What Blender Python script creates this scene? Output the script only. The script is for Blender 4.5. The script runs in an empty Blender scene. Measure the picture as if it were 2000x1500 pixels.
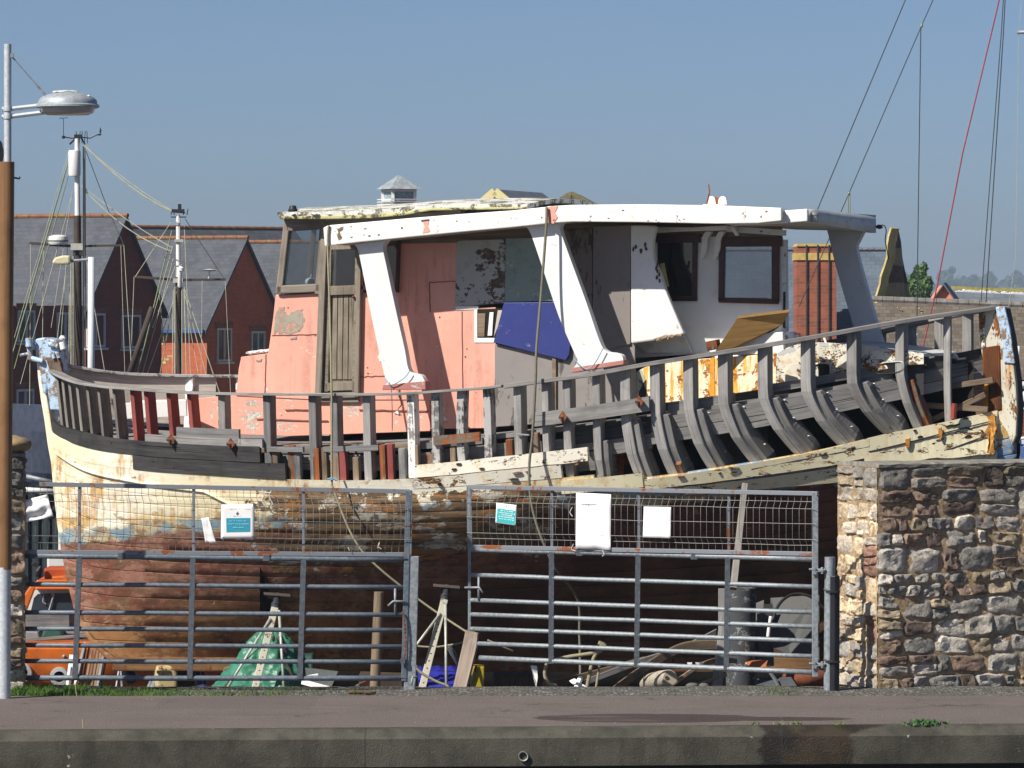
import bpy, bmesh, math, random
from mathutils import Vector, Matrix, noise as mnoise
random.seed(7)
rnd = random.random
def uni(a, b): return a + (b - a) * random.random()
V = Vector
scene = bpy.context.scene
COL = scene.collection

# ---------------------------------------------------------------- camera model (photo pixels -> world at a real depth)
F, HZ, HC = 10000.0, 590.0, 3.8
def P(px, py, Y):
    return V(((px - 1000.0) / F * Y, Y, HC - (py - HZ) / F * Y))

# ---------------------------------------------------------------- mesh builder
class MB:
    def __init__(s):
        s.v, s.f, s.uv, s.col = [], [], [], None
    def add(s, pts):
        i = len(s.v); s.v.extend([V(p) for p in pts]); return i
    def face(s, idx, uv=None):
        s.f.append(tuple(idx))
        s.uv.append(uv if uv else [(0, 0)] * len(idx))
    def hexa(s, a, b, L=None, flat=None):
        """two 4-rings a (start) and b (end) joined as a box; u runs from a to b"""
        i = s.add(list(a) + list(b))
        L = L if L is not None else (V(b[0]) - V(a[0])).length
        off = rnd() * 7
        for k in range(4):
            k2 = (k + 1) % 4
            w = (V(a[k2]) - V(a[k])).length
            v0 = off + k * .37
            s.face((i + k, i + k2, i + 4 + k2, i + 4 + k), [(off, v0), (off, v0 + w), (off + L, v0 + w), (off + L, v0)])
        s.face((i + 3, i + 2, i + 1, i), [(off, off), (off + .1, off), (off + .1, off + .1), (off, off + .1)])
        s.face((i + 4, i + 5, i + 6, i + 7), [(off, off), (off + .1, off), (off + .1, off + .1), (off, off + .1)])
    def beam(s, p0, p1, w, d, side=None, w1=None, d1=None):
        p0, p1 = V(p0), V(p1)
        t = (p1 - p0).normalized()
        if side is None:
            side = V((0, 1, 0)) if abs(t.y) < .8 else V((1, 0, 0))
        ax = V(side) - t * t.dot(V(side)); ax.normalize()
        ay = t.cross(ax)
        w1 = w if w1 is None else w1; d1 = d if d1 is None else d1
        ring = lambda p, w, d: [p + ax * (sx * w / 2) + ay * (sy * d / 2) for sx, sy in ((-1, -1), (1, -1), (1, 1), (-1, 1))]
        s.hexa(ring(p0, w, d), ring(p1, w1, d1))
        return s
    def box(s, c, sx, sy, sz, rot=0):
        c = V(c); R = Matrix.Rotation(rot, 3, 'Z')
        ax, ay, az = R @ V((sx / 2, 0, 0)), R @ V((0, sy / 2, 0)), V((0, 0, sz / 2))
        dims = sorted([(sx, 0), (sy, 1), (sz, 2)])
        A = [ax, ay, az]; L = A[dims[2][1]]; a = A[dims[0][1]]; b = A[dims[1][1]]
        if a.cross(b).dot(L) < 0: a = -a
        r = lambda o: [c + o - a - b, c + o + a - b, c + o + a + b, c + o - a + b]
        s.hexa(r(-L), r(L)); return s
    def tube(s, pts, r, n=8, cap=True):
        pts = [V(p) for p in pts]; m = len(pts)
        rr = r if isinstance(r, (list, tuple)) else [r] * m
        prev = None; rings = []; L = 0
        for i, p in enumerate(pts):
            t = (pts[min(i + 1, m - 1)] - pts[max(i - 1, 0)]).normalized()
            if prev is None:
                ref = V((0, 0, 1)) if abs(t.z) < .9 else V((1, 0, 0))
                ax = t.cross(ref).normalized()
            else:
                ax = (prev - t * t.dot(prev)).normalized()
            prev = ax; ay = t.cross(ax)
            if i: L += (p - pts[i - 1]).length
            k = s.add([p + (ax * math.cos(2 * math.pi * j / n) + ay * math.sin(2 * math.pi * j / n)) * rr[i] for j in range(n)])
            rings.append((k, L))
        for (k0, l0), (k1, l1) in zip(rings, rings[1:]):
            for j in range(n):
                j2 = (j + 1) % n
                c = 2 * math.pi * max(rr) / n
                s.face((k0 + j, k0 + j2, k1 + j2, k1 + j), [(l0, j * c), (l0, j * c + c), (l1, j * c + c), (l1, j * c)])
        if cap:
            s.face([rings[0][0] + j for j in reversed(range(n))]); s.face([rings[-1][0] + j for j in range(n)])
        return s
    def lathe(s, base, prof, n=24, axis='Z'):
        base = V(base); ks = []
        for r, h in prof:
            pts = []
            for j in range(n):
                c, q = math.cos(2 * math.pi * j / n) * r, math.sin(2 * math.pi * j / n) * r
                pts.append(base + (V((c, q, h)) if axis == 'Z' else V((c, h, q)) if axis == 'Y' else V((h, c, q))))
            ks.append(s.add(pts))
        for (k0, (r0, h0)), (k1, (r1, h1)) in zip(zip(ks, prof), zip(ks[1:], prof[1:])):
            for j in range(n):
                j2 = (j + 1) % n
                s.face((k0 + j, k0 + j2, k1 + j2, k1 + j), [(h0, j / n), (h0, (j + 1) / n), (h1, (j + 1) / n), (h1, j / n)])
        if prof[0][0] > 1e-4: s.face([ks[0] + j for j in reversed(range(n))])
        if prof[-1][0] > 1e-4: s.face([ks[-1] + j for j in range(n)])
        return s
    def slab(s, front, dvec, uvs=None):
        """front: outline points (any winding); dvec: thickness vector pointing away from the viewer"""
        front = [V(p) for p in front]; n = len(front); dvec = V(dvec)
        nrm = V((0, 0, 0))
        for i in range(n): nrm += front[i].cross(front[(i + 1) % n])
        if nrm.dot(dvec) > 0:
            front.reverse()
            if uvs: uvs = list(reversed(uvs))
        if uvs is None:
            h = V((nrm.y, -nrm.x, 0)); h = h.normalized() if h.length > 1e-6 else V((1, 0, 0))
            if h.x < 0: h = -h
            if abs(dvec.normalized().z) > .8:
                uvs = [(p.x, p.y) for p in front]
            else:
                uvs = [(p.dot(h), p.z) for p in front]
        i = s.add(front); j = s.add([p + dvec for p in front])
        s.face([i + k for k in range(n)], uvs)
        s.face([j + k for k in reversed(range(n))], list(reversed(uvs)))
        for k in range(n):
            k2 = (k + 1) % n
            u0, u1 = uvs[k], uvs[k2]
            s.face((i + k2, i + k, j + k, j + k2), [u1, u0, (u0[0] + .03, u0[1] + .03), (u1[0] + .03, u1[1] + .03)])
        return s
    def grid(s, rows, uvs=None, flip=False, closeu=False):
        nr, nc = len(rows), len(rows[0])
        k = s.add([p for r in rows for p in r])
        for i in range(nr - 1):
            for j in range(nc - 1):
                q = [k + i * nc + j, k + i * nc + j + 1, k + (i + 1) * nc + j + 1, k + (i + 1) * nc + j]
                u = [uvs[i][j], uvs[i][j + 1], uvs[i + 1][j + 1], uvs[i + 1][j]] if uvs else None
                if flip: q.reverse(); u = u and list(reversed(u))
                s.face(q, u)
        return s
    def sweep(s, pts, ax, dp, w, d):
        """rectangular section swept along pts; ax = width axis list/vector, dp = depth axis list (section runs from pt to pt+dp*d)"""
        m = len(pts); L = 0; off = rnd() * 9; prev = None
        W = w if isinstance(w, (list, tuple)) else [w] * m
        D = d if isinstance(d, (list, tuple)) else [d] * m
        for i, p in enumerate(pts):
            a = V(ax[i] if isinstance(ax, list) else ax); q = V(dp[i] if isinstance(dp, list) else dp)
            p = V(p)
            ring = [p - a * W[i] / 2, p + a * W[i] / 2, p + a * W[i] / 2 + q * D[i], p - a * W[i] / 2 + q * D[i]]
            k = s.add(ring)
            if prev is not None:
                L1 = L + (p - pl).length
                for j in range(4):
                    j2 = (j + 1) % 4; wd = (ring[j2] - ring[j]).length; v0 = off + j * .31
                    s.face((prev + j, prev + j2, k + j2, k + j), [(off + L, v0), (off + L, v0 + wd), (off + L1, v0 + wd), (off + L1, v0)])
                L = L1
            else:
                s.face((k + 3, k + 2, k + 1, k), [(off, off)] * 4)
            prev = k; pl = p
        s.face((prev, prev + 1, prev + 2, prev + 3), [(off, off)] * 4)
        return s
    def blob(s, c, r, sub=3, amp=.15, sc=3., seed=0):
        bm = bmesh.new(); bmesh.ops.create_icosphere(bm, subdivisions=sub, radius=1)
        k = len(s.v); c = V(c); r = V(r)
        for v in bm.verts:
            q = v.co * (1 + amp * mnoise.noise(v.co * sc + V((seed * 7.1, seed * 3.3, 0))))
            s.v.append(c + V((q.x * r.x, q.y * r.y, q.z * r.z)))
        for f in bm.faces: s.face([k + v.index for v in f.verts], [(v.co.x * r.x, v.co.z * r.z) for v in f.verts])
        bm.free(); return s

WORLD = {}
def obj(name, mb, mat, parent=None, bevel=0, smooth=False, origin=None, seg=2, recalc=True):
    me = bpy.data.meshes.new(name)
    if parent is not None: o0 = WORLD[parent.name]
    elif origin is not None: o0 = V(origin)
    else:
        xs = [p.x for p in mb.v]; ys = [p.y for p in mb.v]; zs = [p.z for p in mb.v]
        o0 = V(((min(xs) + max(xs)) / 2, (min(ys) + max(ys)) / 2, min(zs)))
    me.from_pydata([p - o0 for p in mb.v], [], mb.f)
    uvl = me.uv_layers.new(name='UVMap')
    flat = [c for f in mb.uv for u in f for c in u]
    uvl.data.foreach_set('uv', flat)
    if mb.col is not None:
        at = me.color_attributes.new('Col', 'FLOAT_COLOR', 'POINT')
        at.data.foreach_set('color', [c for q in mb.col for c in (q[0], q[1], q[2], 1)])
    if recalc:
        bm = bmesh.new(); bm.from_mesh(me); bmesh.ops.recalc_face_normals(bm, faces=bm.faces); bm.to_mesh(me); bm.free()
    me.materials.append(mat)
    if smooth:
        me.polygons.foreach_set('use_smooth', [True] * len(me.polygons))
    o = bpy.data.objects.new(name, me); COL.objects.link(o)
    if parent is not None:
        o.parent = parent; WORLD[o.name] = o0
    else:
        o.location = o0; WORLD[o.name] = o0.copy()
    if smooth == 'auto':
        try: me.set_sharp_from_angle(angle=math.radians(38))
        except Exception: pass
    if bevel:
        b = o.modifiers.new('Bevel', 'BEVEL'); b.width = bevel; b.segments = seg; b.limit_method = 'ANGLE'; b.angle_limit = math.radians(35)
    return o
def tag(o, label, cat, group=None, kind=None):
    if label: o['label'] = label
    if cat: o['category'] = cat
    if group: o['group'] = group
    if kind: o['kind'] = kind
    return o
def thing(name, label, cat, loc, group=None):
    o = bpy.data.objects.new(name, None); COL.objects.link(o); o.location = loc; o.empty_display_size = .2
    WORLD[o.name] = V(loc)
    return tag(o, label, cat, group)
def solo(name, mb, mat, label, cat, group=None, **k):
    return tag(obj(name, mb, mat, **k), label, cat, group)
def struct(name, mb, mat, **k):
    o = obj(name, mb, mat, **k); o['kind'] = 'structure'; return o

def curve(pts):
    """smooth y(x) through points (finite-difference Hermite)"""
    pts = sorted(pts); xs = [p[0] for p in pts]; ys = [p[1] for p in pts]; n = len(xs)
    sl = [(ys[i + 1] - ys[i]) / (xs[i + 1] - xs[i]) for i in range(n - 1)]
    tg = [sl[0]] + [(sl[i - 1] * (xs[i + 1] - xs[i]) + sl[i] * (xs[i] - xs[i - 1])) / (xs[i + 1] - xs[i - 1]) for i in range(1, n - 1)] + [sl[-1]]
    def fn(x):
        if x <= xs[0]: return ys[0] + tg[0] * (x - xs[0])
        if x >= xs[-1]: return ys[-1] + tg[-1] * (x - xs[-1])
        i = 0
        while xs[i + 1] < x: i += 1
        h = xs[i + 1] - xs[i]; t = (x - xs[i]) / h
        return ((1 + 2 * t) * (1 - t) ** 2 * ys[i] + t * (1 - t) ** 2 * h * tg[i] + t * t * (3 - 2 * t) * ys[i + 1] + t * t * (t - 1) * h * tg[i + 1])
    return fn
def sag(p0, p1, n=10, d=0.1):
    p0, p1 = V(p0), V(p1)
    return [p0.lerp(p1, i / n) - V((0, 0, d * 4 * (i / n) * (1 - i / n))) for i in range(n + 1)]
def smoothpath(pts, n=6):
    pts = [V(p) for p in pts]; out = []
    for i in range(len(pts) - 1):
        p0, p1, p2, p3 = pts[max(i - 1, 0)], pts[i], pts[i + 1], pts[min(i + 2, len(pts) - 1)]
        for k in range(n):
            t = k / n
            out.append(.5 * ((2 * p1) + (p2 - p0) * t + (2 * p0 - 5 * p1 + 4 * p2 - p3) * t * t + (3 * p1 - p0 - 3 * p2 + p3) * t ** 3))
    return out + [pts[-1]]

# ---------------------------------------------------------------- material helpers
class Mat:
    def __init__(s, name, rough=.8, metal=0., spec=.3):
        s.m = bpy.data.materials.new(name); s.m.use_nodes = True; s.t = s.m.node_tree
        s.N = s.t.nodes; s.L = s.t.links
        s.b = s.N['Principled BSDF']
        s.b.inputs['Roughness'].default_value = rough; s.b.inputs['Metallic'].default_value = metal
        s.b.inputs['Specular IOR Level'].default_value = spec
        s._tc = None
    def put(s, sock, val):
        if val is None: return
        if isinstance(val, bpy.types.NodeSocket): s.L.new(val, sock)
        elif isinstance(val, (tuple, list)) and len(val) == 3 and sock.type == 'RGBA': sock.default_value = (*val, 1)
        else: sock.default_value = val
    def tc(s, which):
        if s._tc is None: s._tc = s.N.new('ShaderNodeTexCoord')
        return s._tc.outputs[which]
    def rand(s): return s.N.new('ShaderNodeObjectInfo').outputs['Random']
    def vm(s, op, a, b=None):
        n = s.N.new('ShaderNodeVectorMath'); n.operation = op; s.put(n.inputs[0], a)
        if b is not None:
            if op == 'SCALE': s.put(n.inputs['Scale'], b)
            else: s.put(n.inputs[1], b)
        return n.outputs['Vector']
    def ocoord(s, jit=True):
        v = s.tc('Object')
        return s.vm('ADD', v, s.vm('SCALE', (13.1, 7.7, 5.3), s.rand())) if jit else v
    def scale(s, v, sc): return s.vm('MULTIPLY', v, sc if isinstance(sc, tuple) else (sc, sc, sc))
    def noise(s, vec, scale=1., det=5., rough=.6, dist=0., out='Fac'):
        n = s.N.new('ShaderNodeTexNoise'); s.put(n.inputs['Vector'], vec)
        n.inputs['Scale'].default_value = scale; n.inputs['Detail'].default_value = det
        n.inputs['Roughness'].default_value = rough; n.inputs['Distortion'].default_value = dist
        return n.outputs[out]
    def vor(s, vec, scale, feat='F1', out='Distance', rndm=1.):
        n = s.N.new('ShaderNodeTexVoronoi'); n.feature = feat; s.put(n.inputs['Vector'], vec); n.inputs['Scale'].default_value = scale
        n.inputs['Randomness'].default_value = rndm
        return n.outputs[out]
    def mth(s, op, a, b=None, c=None, clamp=False):
        n = s.N.new('ShaderNodeMath'); n.operation = op; n.use_clamp = clamp
        s.put(n.inputs[0], a); s.put(n.inputs[1], b)
        if c is not None: s.put(n.inputs[2], c)
        return n.outputs[0]
    def step(s, x, lo, hi, a=0., b=1.):
        n = s.N.new('ShaderNodeMapRange'); n.interpolation_type = 'SMOOTHSTEP'; s.put(n.inputs[0], x)
        s.put(n.inputs[1], lo); s.put(n.inputs[2], hi); s.put(n.inputs[3], a); s.put(n.inputs[4], b)
        return n.outputs[0]
    def mix(s, fac, a, b, blend='MIX'):
        n = s.N.new('ShaderNodeMix'); n.data_type = 'RGBA'; n.blend_type = blend
        s.put(n.inputs[0], fac); s.put(n.inputs[6], a); s.put(n.inputs[7], b)
        return n.outputs[2]
    def ramp(s, fac, stops):
        n = s.N.new('ShaderNodeValToRGB'); s.put(n.inputs[0], fac); e = n.color_ramp.elements
        while len(e) < len(stops): e.new(.5)
        for el, (p, c) in zip(e, stops):
            el.position = p; el.color = (*c, 1) if len(c) == 3 else c
        return n.outputs[0]
    def sep(s, v):
        n = s.N.new('ShaderNodeSeparateXYZ'); s.put(n.inputs[0], v); return n.outputs
    def bump(s, h, strength=.5, dist=.02):
        n = s.N.new('ShaderNodeBump'); n.inputs['Strength'].default_value = strength; n.inputs['Distance'].default_value = dist
        s.put(n.inputs['Height'], h); s.L.new(n.outputs[0], s.b.inputs['Normal']); return n
    def col(s, c): s.put(s.b.inputs['Base Color'], c); return s
    def rough(s, r): s.put(s.b.inputs['Roughness'], r); return s

def m_paint(name, base, under=(.25, .2, .15), peel=.35, sc=4., dirt=(.3, .25, .18), dirtamt=.35, rough=.55, under2=None, streak=0., streakcol=(.35, .15, .04), bump=.4, var=.1, aniso=(1, 1, 1), spatch=(.40, .58)):
    """weathered paint: chips down to `under`, patchy grime, optional rust runs"""
    m = Mat(name, rough)
    v = m.ocoord()
    va = m.scale(v, aniso)
    a = m.noise(va, sc, 8, .72, .5); b = m.noise(va, sc * 9, 5, .7); lo = m.noise(v, sc * .35, 3, .5)
    k = m.mth('ADD', m.mth('MULTIPLY', a, .72), m.mth('MULTIPLY', b, .28))
    thr = .5 + (.5 - peel) * .34
    mask = m.step(k, thr, thr + .02)
    c = m.mix(m.step(lo, .3, .7), base, tuple(x * (1 - var) for x in base))
    c = m.mix(m.mth('MULTIPLY', m.step(m.noise(v, sc * 1.7, 6, .7), .5, .75), dirtamt), c, dirt)
    if streak:
        st = m.noise(m.scale(v, (14, 14, 1.3)), 1., 4, .6)
        patch = m.step(m.noise(v, sc * .6, 4, .6), *spatch)
        c = m.mix(m.mth('MULTIPLY', m.mth('MULTIPLY', m.step(st, .45, .62), patch), streak), c, m.mix(m.step(b, .4, .6), streakcol, tuple(x * .55 for x in streakcol)))
    u = m.mix(m.step(b, .4, .6), under, under2 or tuple(x * .55 for x in under))
    m.col(m.mix(mask, c, u))
    m.rough(m.mth('ADD', rough, m.mth('MULTIPLY', mask, .3)))
    if bump: m.bump(m.mth('ADD', m.mth('MULTIPLY', mask, -1.), m.mth('MULTIPLY', b, .4)), bump, .006)
    return m.m
def m_wood(name, dark, light, across=28., along=1.3, paint=None, paintamt=.4, rust=0., vert=False, rough=.85, var=.35, bump=.5, nails=0):
    """weathered timber, grain along u (or along v when vert)"""
    m = Mat(name, rough, spec=.2)
    uv = m.tc('UV'); uv = m.vm('ADD', uv, m.vm('SCALE', (3.1, 5.7, 1.3), m.rand()))
    sc = (across, along, 1) if vert else (along, across, 1)
    g = m.noise(m.scale(uv, sc), 1., 6, .65, .6)
    g2 = m.noise(m.scale(uv, tuple(x * 3.3 for x in sc)), 1., 3, .5)
    crack = m.step(m.noise(m.scale(uv, (sc[0] * (.5 if not vert else 1.6), sc[1] * (1.6 if not vert else .5), 1)), 1., 4, .55, .3), .63, .7)
    blot = m.noise(uv, 2.4, 4, .6)
    c = m.ramp(m.mth('ADD', m.mth('MULTIPLY', g, .7), m.mth('MULTIPLY', g2, .3)), [(.3, dark), (.7, light)])
    c = m.mix(m.mth('MULTIPLY', m.step(blot, .45, .75), .55), c, tuple(x * .6 for x in dark))
    c = m.mix(m.mth('MULTIPLY', crack, .8), c, tuple(x * .2 for x in dark))
    if paint:
        o = m.ocoord()
        pk = m.mth('ADD', m.mth('MULTIPLY', m.noise(o, 7, 6, .7), .6), m.mth('MULTIPLY', g, .4))
        c = m.mix(m.step(pk, .56 - paintamt * .2, .6 - paintamt * .2), c, paint)
    if rust:
        o = m.ocoord()
        rk = m.noise(m.scale(o, (9, 9, 3)), 1., 5, .6)
        c = m.mix(m.mth('MULTIPLY', m.step(rk, .62 - rust * .2, .72 - rust * .2), .9), c, m.mix(m.step(g, .4, .6), (.30, .085, .02), (.10, .035, .015)))
    c = m.mix(1., c, m.mix(m.rand(), (1 - var,) * 3, (1 + var,) * 3), 'MULTIPLY')
    if nails:
        c = m.mix(m.mth('MULTIPLY', m.step(m.vor(uv, nails), .09, .06), .9), c, (.012, .011, .01))
    m.col(c)
    if bump: m.bump(m.mth('ADD', m.mth('MULTIPLY', g, .6), m.mth('MULTIPLY', crack, -1.)), bump, .006)
    return m.m
def m_plain(name, c, rough=.6, metal=0., var=.2, sc=8., bump=0., spec=.3, dirt=None):
    m = Mat(name, rough, metal, spec); v = m.ocoord()
    n = m.noise(v, sc, 5, .65)
    cc = m.mix(m.step(n, .25, .75), tuple(x * (1 - var) for x in c), tuple(min(1, x * (1 + var)) for x in c))
    if dirt: cc = m.mix(m.mth('MULTIPLY', m.step(m.noise(v, sc * .4, 6, .7), .48, .7), .7), cc, dirt)
    m.col(cc)
    if bump: m.bump(n, bump, .02)
    return m.m
# ================================================================ camera, light, air
cam = bpy.data.cameras.new('camera'); co = bpy.data.objects.new('camera', cam); COL.objects.link(co)
co.location = (0, 0, HC); co.rotation_euler = (math.radians(90), 0, 0)
cam.sensor_width = 36; cam.lens = 36 * F / 2000; cam.shift_y = -(750 - HZ) / 2000.0
cam.clip_start = 1; cam.clip_end = 30000
scene.camera = co
SAZ, SEL = math.radians(50), math.radians(43)          # sun: left of the viewer's back, 43 deg high
SUN = V((-math.sin(SAZ) * math.cos(SEL), -math.cos(SAZ) * math.cos(SEL), math.sin(SEL)))
sl = bpy.data.lights.new('sun', 'SUN'); sl.energy = 4.8; sl.angle = math.radians(.53); sl.color = (1, .94, .84)
so = bpy.data.objects.new('sun', sl); COL.objects.link(so); so.rotation_euler = SUN.to_track_quat('Z', 'Y').to_euler(); so.location = (-40, -30, 60)
w = bpy.data.worlds.new('World'); scene.world = w; w.use_nodes = True
nt = w.node_tree; bg = nt.nodes['Background']; sky = nt.nodes.new('ShaderNodeTexSky'); sky.sky_type = 'NISHITA'
sky.sun_disc = False; sky.sun_elevation = SEL
sky.sun_rotation = math.atan2(SUN.x, SUN.y)
sky.altitude = 0; sky.air_density = .5; sky.dust_density = .75; sky.ozone_density = 6.0
hs = nt.nodes.new('ShaderNodeMix'); hs.data_type = 'RGBA'; hs.blend_type = 'MULTIPLY'; hs.inputs[0].default_value = 1
hs.inputs[7].default_value = (1.10, 1.02, .97, 1)
nt.links.new(sky.outputs[0], hs.inputs[6]); nt.links.new(hs.outputs[2], bg.inputs[0]); bg.inputs[1].default_value = .066
scene.view_settings.view_transform = 'Standard'; scene.view_settings.look = 'None'; scene.view_settings.exposure = .45; scene.view_settings.gamma = 1
scene.cycles.use_denoising = True; scene.cycles.max_bounces = 6; scene.cycles.transparent_max_bounces = 12
scene.cycles.volume_bounces = 0
scene.cycles.use_adaptive_sampling = True; scene.cycles.adaptive_threshold = .015

# ================================================================ setting materials
M = {}
def mk_tarmac():
    m = Mat('road_tarmac', .85); v = m.ocoord(False)
    f = m.noise(v, 90, 4, .7); g = m.noise(v, 1.1, 5, .6); sp = m.vor(v, 70)
    c = m.mix(m.step(f, .3, .7), (.106, .086, .078), (.188, .157, .143))
    c = m.mix(m.mth('MULTIPLY', m.step(g, .4, .7), .4), c, (.10, .086, .081))
    c = m.mix(m.mth('MULTIPLY', m.step(m.noise(v, 40, 2, .5), .70, .76), .8), c, (.42, .40, .37))
    # wet patch: a soaked stain along the quay edge
    x, y, z = m.sep(v)
    e = m.mth('ADD', m.mth('POWER', m.mth('DIVIDE', m.mth('SUBTRACT', x, 1.25), 1.05), 2.), m.mth('POWER', m.mth('DIVIDE', m.mth('SUBTRACT', y, 46.62), .46), 2.))
    wet = m.step(m.mth('ADD', e, m.mth('MULTIPLY', m.noise(v, 5, 3), .5)), 1.15, 1.35, 1, 0)
    e2 = m.mth('ADD', m.mth('POWER', m.mth('DIVIDE', m.mth('SUBTRACT', x, 2.4), .75), 2.), m.mth('POWER', m.mth('DIVIDE', m.mth('SUBTRACT', y, 46.55), .22), 2.))
    wet = m.mth('MAXIMUM', wet, m.step(m.mth('ADD', e2, m.mth('MULTIPLY', m.noise(v, 5, 3), .6)), 1.1, 1.3, 1, 0))
    c = m.mix(m.mth('MULTIPLY', wet, .8), c, (.035, .018, .018))
    # hairline cracks, an old trench patch and tyre-polished streaks
    ck = m.vor(m.vm('ADD', m.scale(v, (1., 1.6, 1)), m.scale(m.noise(v, 3, 4, .6, out='Color'), .35)), .55, 'DISTANCE_TO_EDGE')
    c = m.mix(m.mth('MULTIPLY', m.step(ck, .004, .012, 1, 0), m.mth('MULTIPLY', m.step(g, .48, .6), .75)), c, (.05, .042, .04))
    pt = m.mth('MULTIPLY', m.step(m.mth('ABSOLUTE', m.mth('ADD', x, 2.6)), .74, .75, 1, 0), m.step(y, 47.6, 47.62))
    c = m.mix(m.mth('MULTIPLY', pt, .35), c, (.10, .092, .09))
    c = m.mix(m.mth('MULTIPLY', m.step(m.noise(m.scale(v, (.5, 3., 1)), 1., 5, .65), .55, .72), .35), c, (.21, .185, .17))
    m.col(c); m.rough(m.step(wet, 0, 1, .88, .4)); m.bump(m.mth('ADD', f, sp), .6, .012)
    return m.m
def mk_gravel():
    m = Mat('gravel_ground', .9); v = m.ocoord(False)
    cell = m.vor(v, 34, out='Color'); d = m.vor(v, 34); g = m.noise(v, 1.6, 5, .6)
    t = m.sep(cell)[0]
    c = m.ramp(t, [(.0, (.10, .10, .095)), (.5, (.19, .185, .17)), (1., (.32, .31, .29))])
    c = m.mix(m.mth('MULTIPLY', m.step(g, .42, .66), .5), c, (.12, .105, .085))
    c = m.mix(m.mth('MULTIPLY', m.step(d, .25, .45), .6), c, (.05, .045, .04))
    m.col(c); m.bump(d, .8, .03); return m.m
def mk_concrete():
    m = Mat('quay_concrete', .85); v = m.ocoord(False)
    x, y, z = m.sep(v)
    f = m.noise(v, 60, 4, .7); g = m.noise(v, 2.2, 6, .65)
    st = m.noise(m.scale(v, (5, 5, .9)), 1., 5, .65)
    c = m.mix(m.step(g, .3, .7), (.042, .040, .031), (.094, .088, .070))
    c = m.mix(m.mth('MULTIPLY', m.step(st, .45, .7), .5), c, (.03, .028, .022))
    c = m.mix(m.mth('MULTIPLY', m.step(f, .62, .7), .7), c, (.22, .21, .18))
    c = m.mix(m.mth('MULTIPLY', m.step(m.vor(v, 24), .12, .06), .6), c, (.03, .028, .024))
    # lime and lichen spots
    c = m.mix(m.mth('MULTIPLY', m.step(m.noise(v, 5.5, 4, .6), .70, .74), .9), c, (.5, .49, .44))
    # seeping water: a dark wet run of its own outline
    xx = m.mth('ADD', x, m.mth('MULTIPLY', m.mth('SUBTRACT', m.noise(m.scale(v, (3, 3, 7)), 1., 4), .5), .35))
    wet = m.mth('MULTIPLY', m.step(xx, 2.18, 2.24), m.step(xx, 3.32, 3.45, 1, 0))
    dry = m.mth('MULTIPLY', m.step(xx, 3.02, 3.08), m.step(m.mth('SUBTRACT', z, m.mth('MULTIPLY', xx, .25)), -.83, -.80, 1, 0))
    wet = m.mth('MULTIPLY', wet, m.mth('SUBTRACT', 1., m.mth('MULTIPLY', dry, .8)))
    c = m.mix(m.mth('MULTIPLY', wet, .93), c, m.mix(m.step(g, .45, .65), (.016, .013, .009), (.045, .032, .018)))
    # cast joints
    jx = m.mth('ABSOLUTE', m.mth('SUBTRACT', m.mth('MODULO', m.mth('ADD', x, 50.), 3.7), .6))
    c = m.mix(m.mth('MULTIPLY', m.step(jx, .004, .012, 1, 0), .6), c, (.03, .028, .025))
    m.col(c); m.rough(m.step(wet, 0, 1, .9, .45)); m.bump(m.mth('ADD', f, g), .7, .014)
    return m.m
def mk_brick(name, c1, c2, mort, sc=1., band=None):
    m = Mat(name, .85); uv = m.tc('UV')
    b = m.N.new('ShaderNodeTexBrick'); m.put(b.inputs['Vector'], uv)
    b.inputs['Scale'].default_value = sc; b.inputs['Brick Width'].default_value = .225; b.inputs['Row Height'].default_value = .075
    b.inputs['Mortar Size'].default_value = .007; b.inputs['Color1'].default_value = (*c1, 1); b.inputs['Color2'].default_value = (*c2, 1); b.inputs['Mortar'].default_value = (*mort, 1)
    n = m.noise(uv, 1.3, 4, .6)
    c = m.mix(m.mth('MULTIPLY', m.step(n, .4, .7), .35), b.outputs[0], tuple(x * .5 for x in c1))
    m.col(c); return m.m
def mk_slate(name, c, var=.3, w=.3, h=.22, moss=None):
    m = Mat(name, .7, spec=.3); uv = m.tc('UV')
    b = m.N.new('ShaderNodeTexBrick'); m.put(b.inputs['Vector'], uv); b.inputs['Scale'].default_value = 1
    b.inputs['Brick Width'].default_value = w; b.inputs['Row Height'].default_value = h; b.inputs['Mortar Size'].default_value = .007
    b.inputs['Color1'].default_value = (*[x * (1 - var) for x in c], 1); b.inputs['Color2'].default_value = (*[x * (1 + var) for x in c], 1); b.inputs['Mortar'].default_value = (*[x * .6 for x in c], 1)
    n = m.noise(uv, 1.1, 5, .65)
    cc = m.mix(m.mth('MULTIPLY', m.step(n, .45, .7), .5), b.outputs[0], moss or tuple(x * 1.5 for x in c))
    m.col(cc); return m.m
def mk_water():
    m = Mat('dock_water', .08, spec=.5); m.col((.006, .009, .008)); m.bump(m.noise(m.ocoord(False), 3, 3), .3, .05); return m.m
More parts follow.
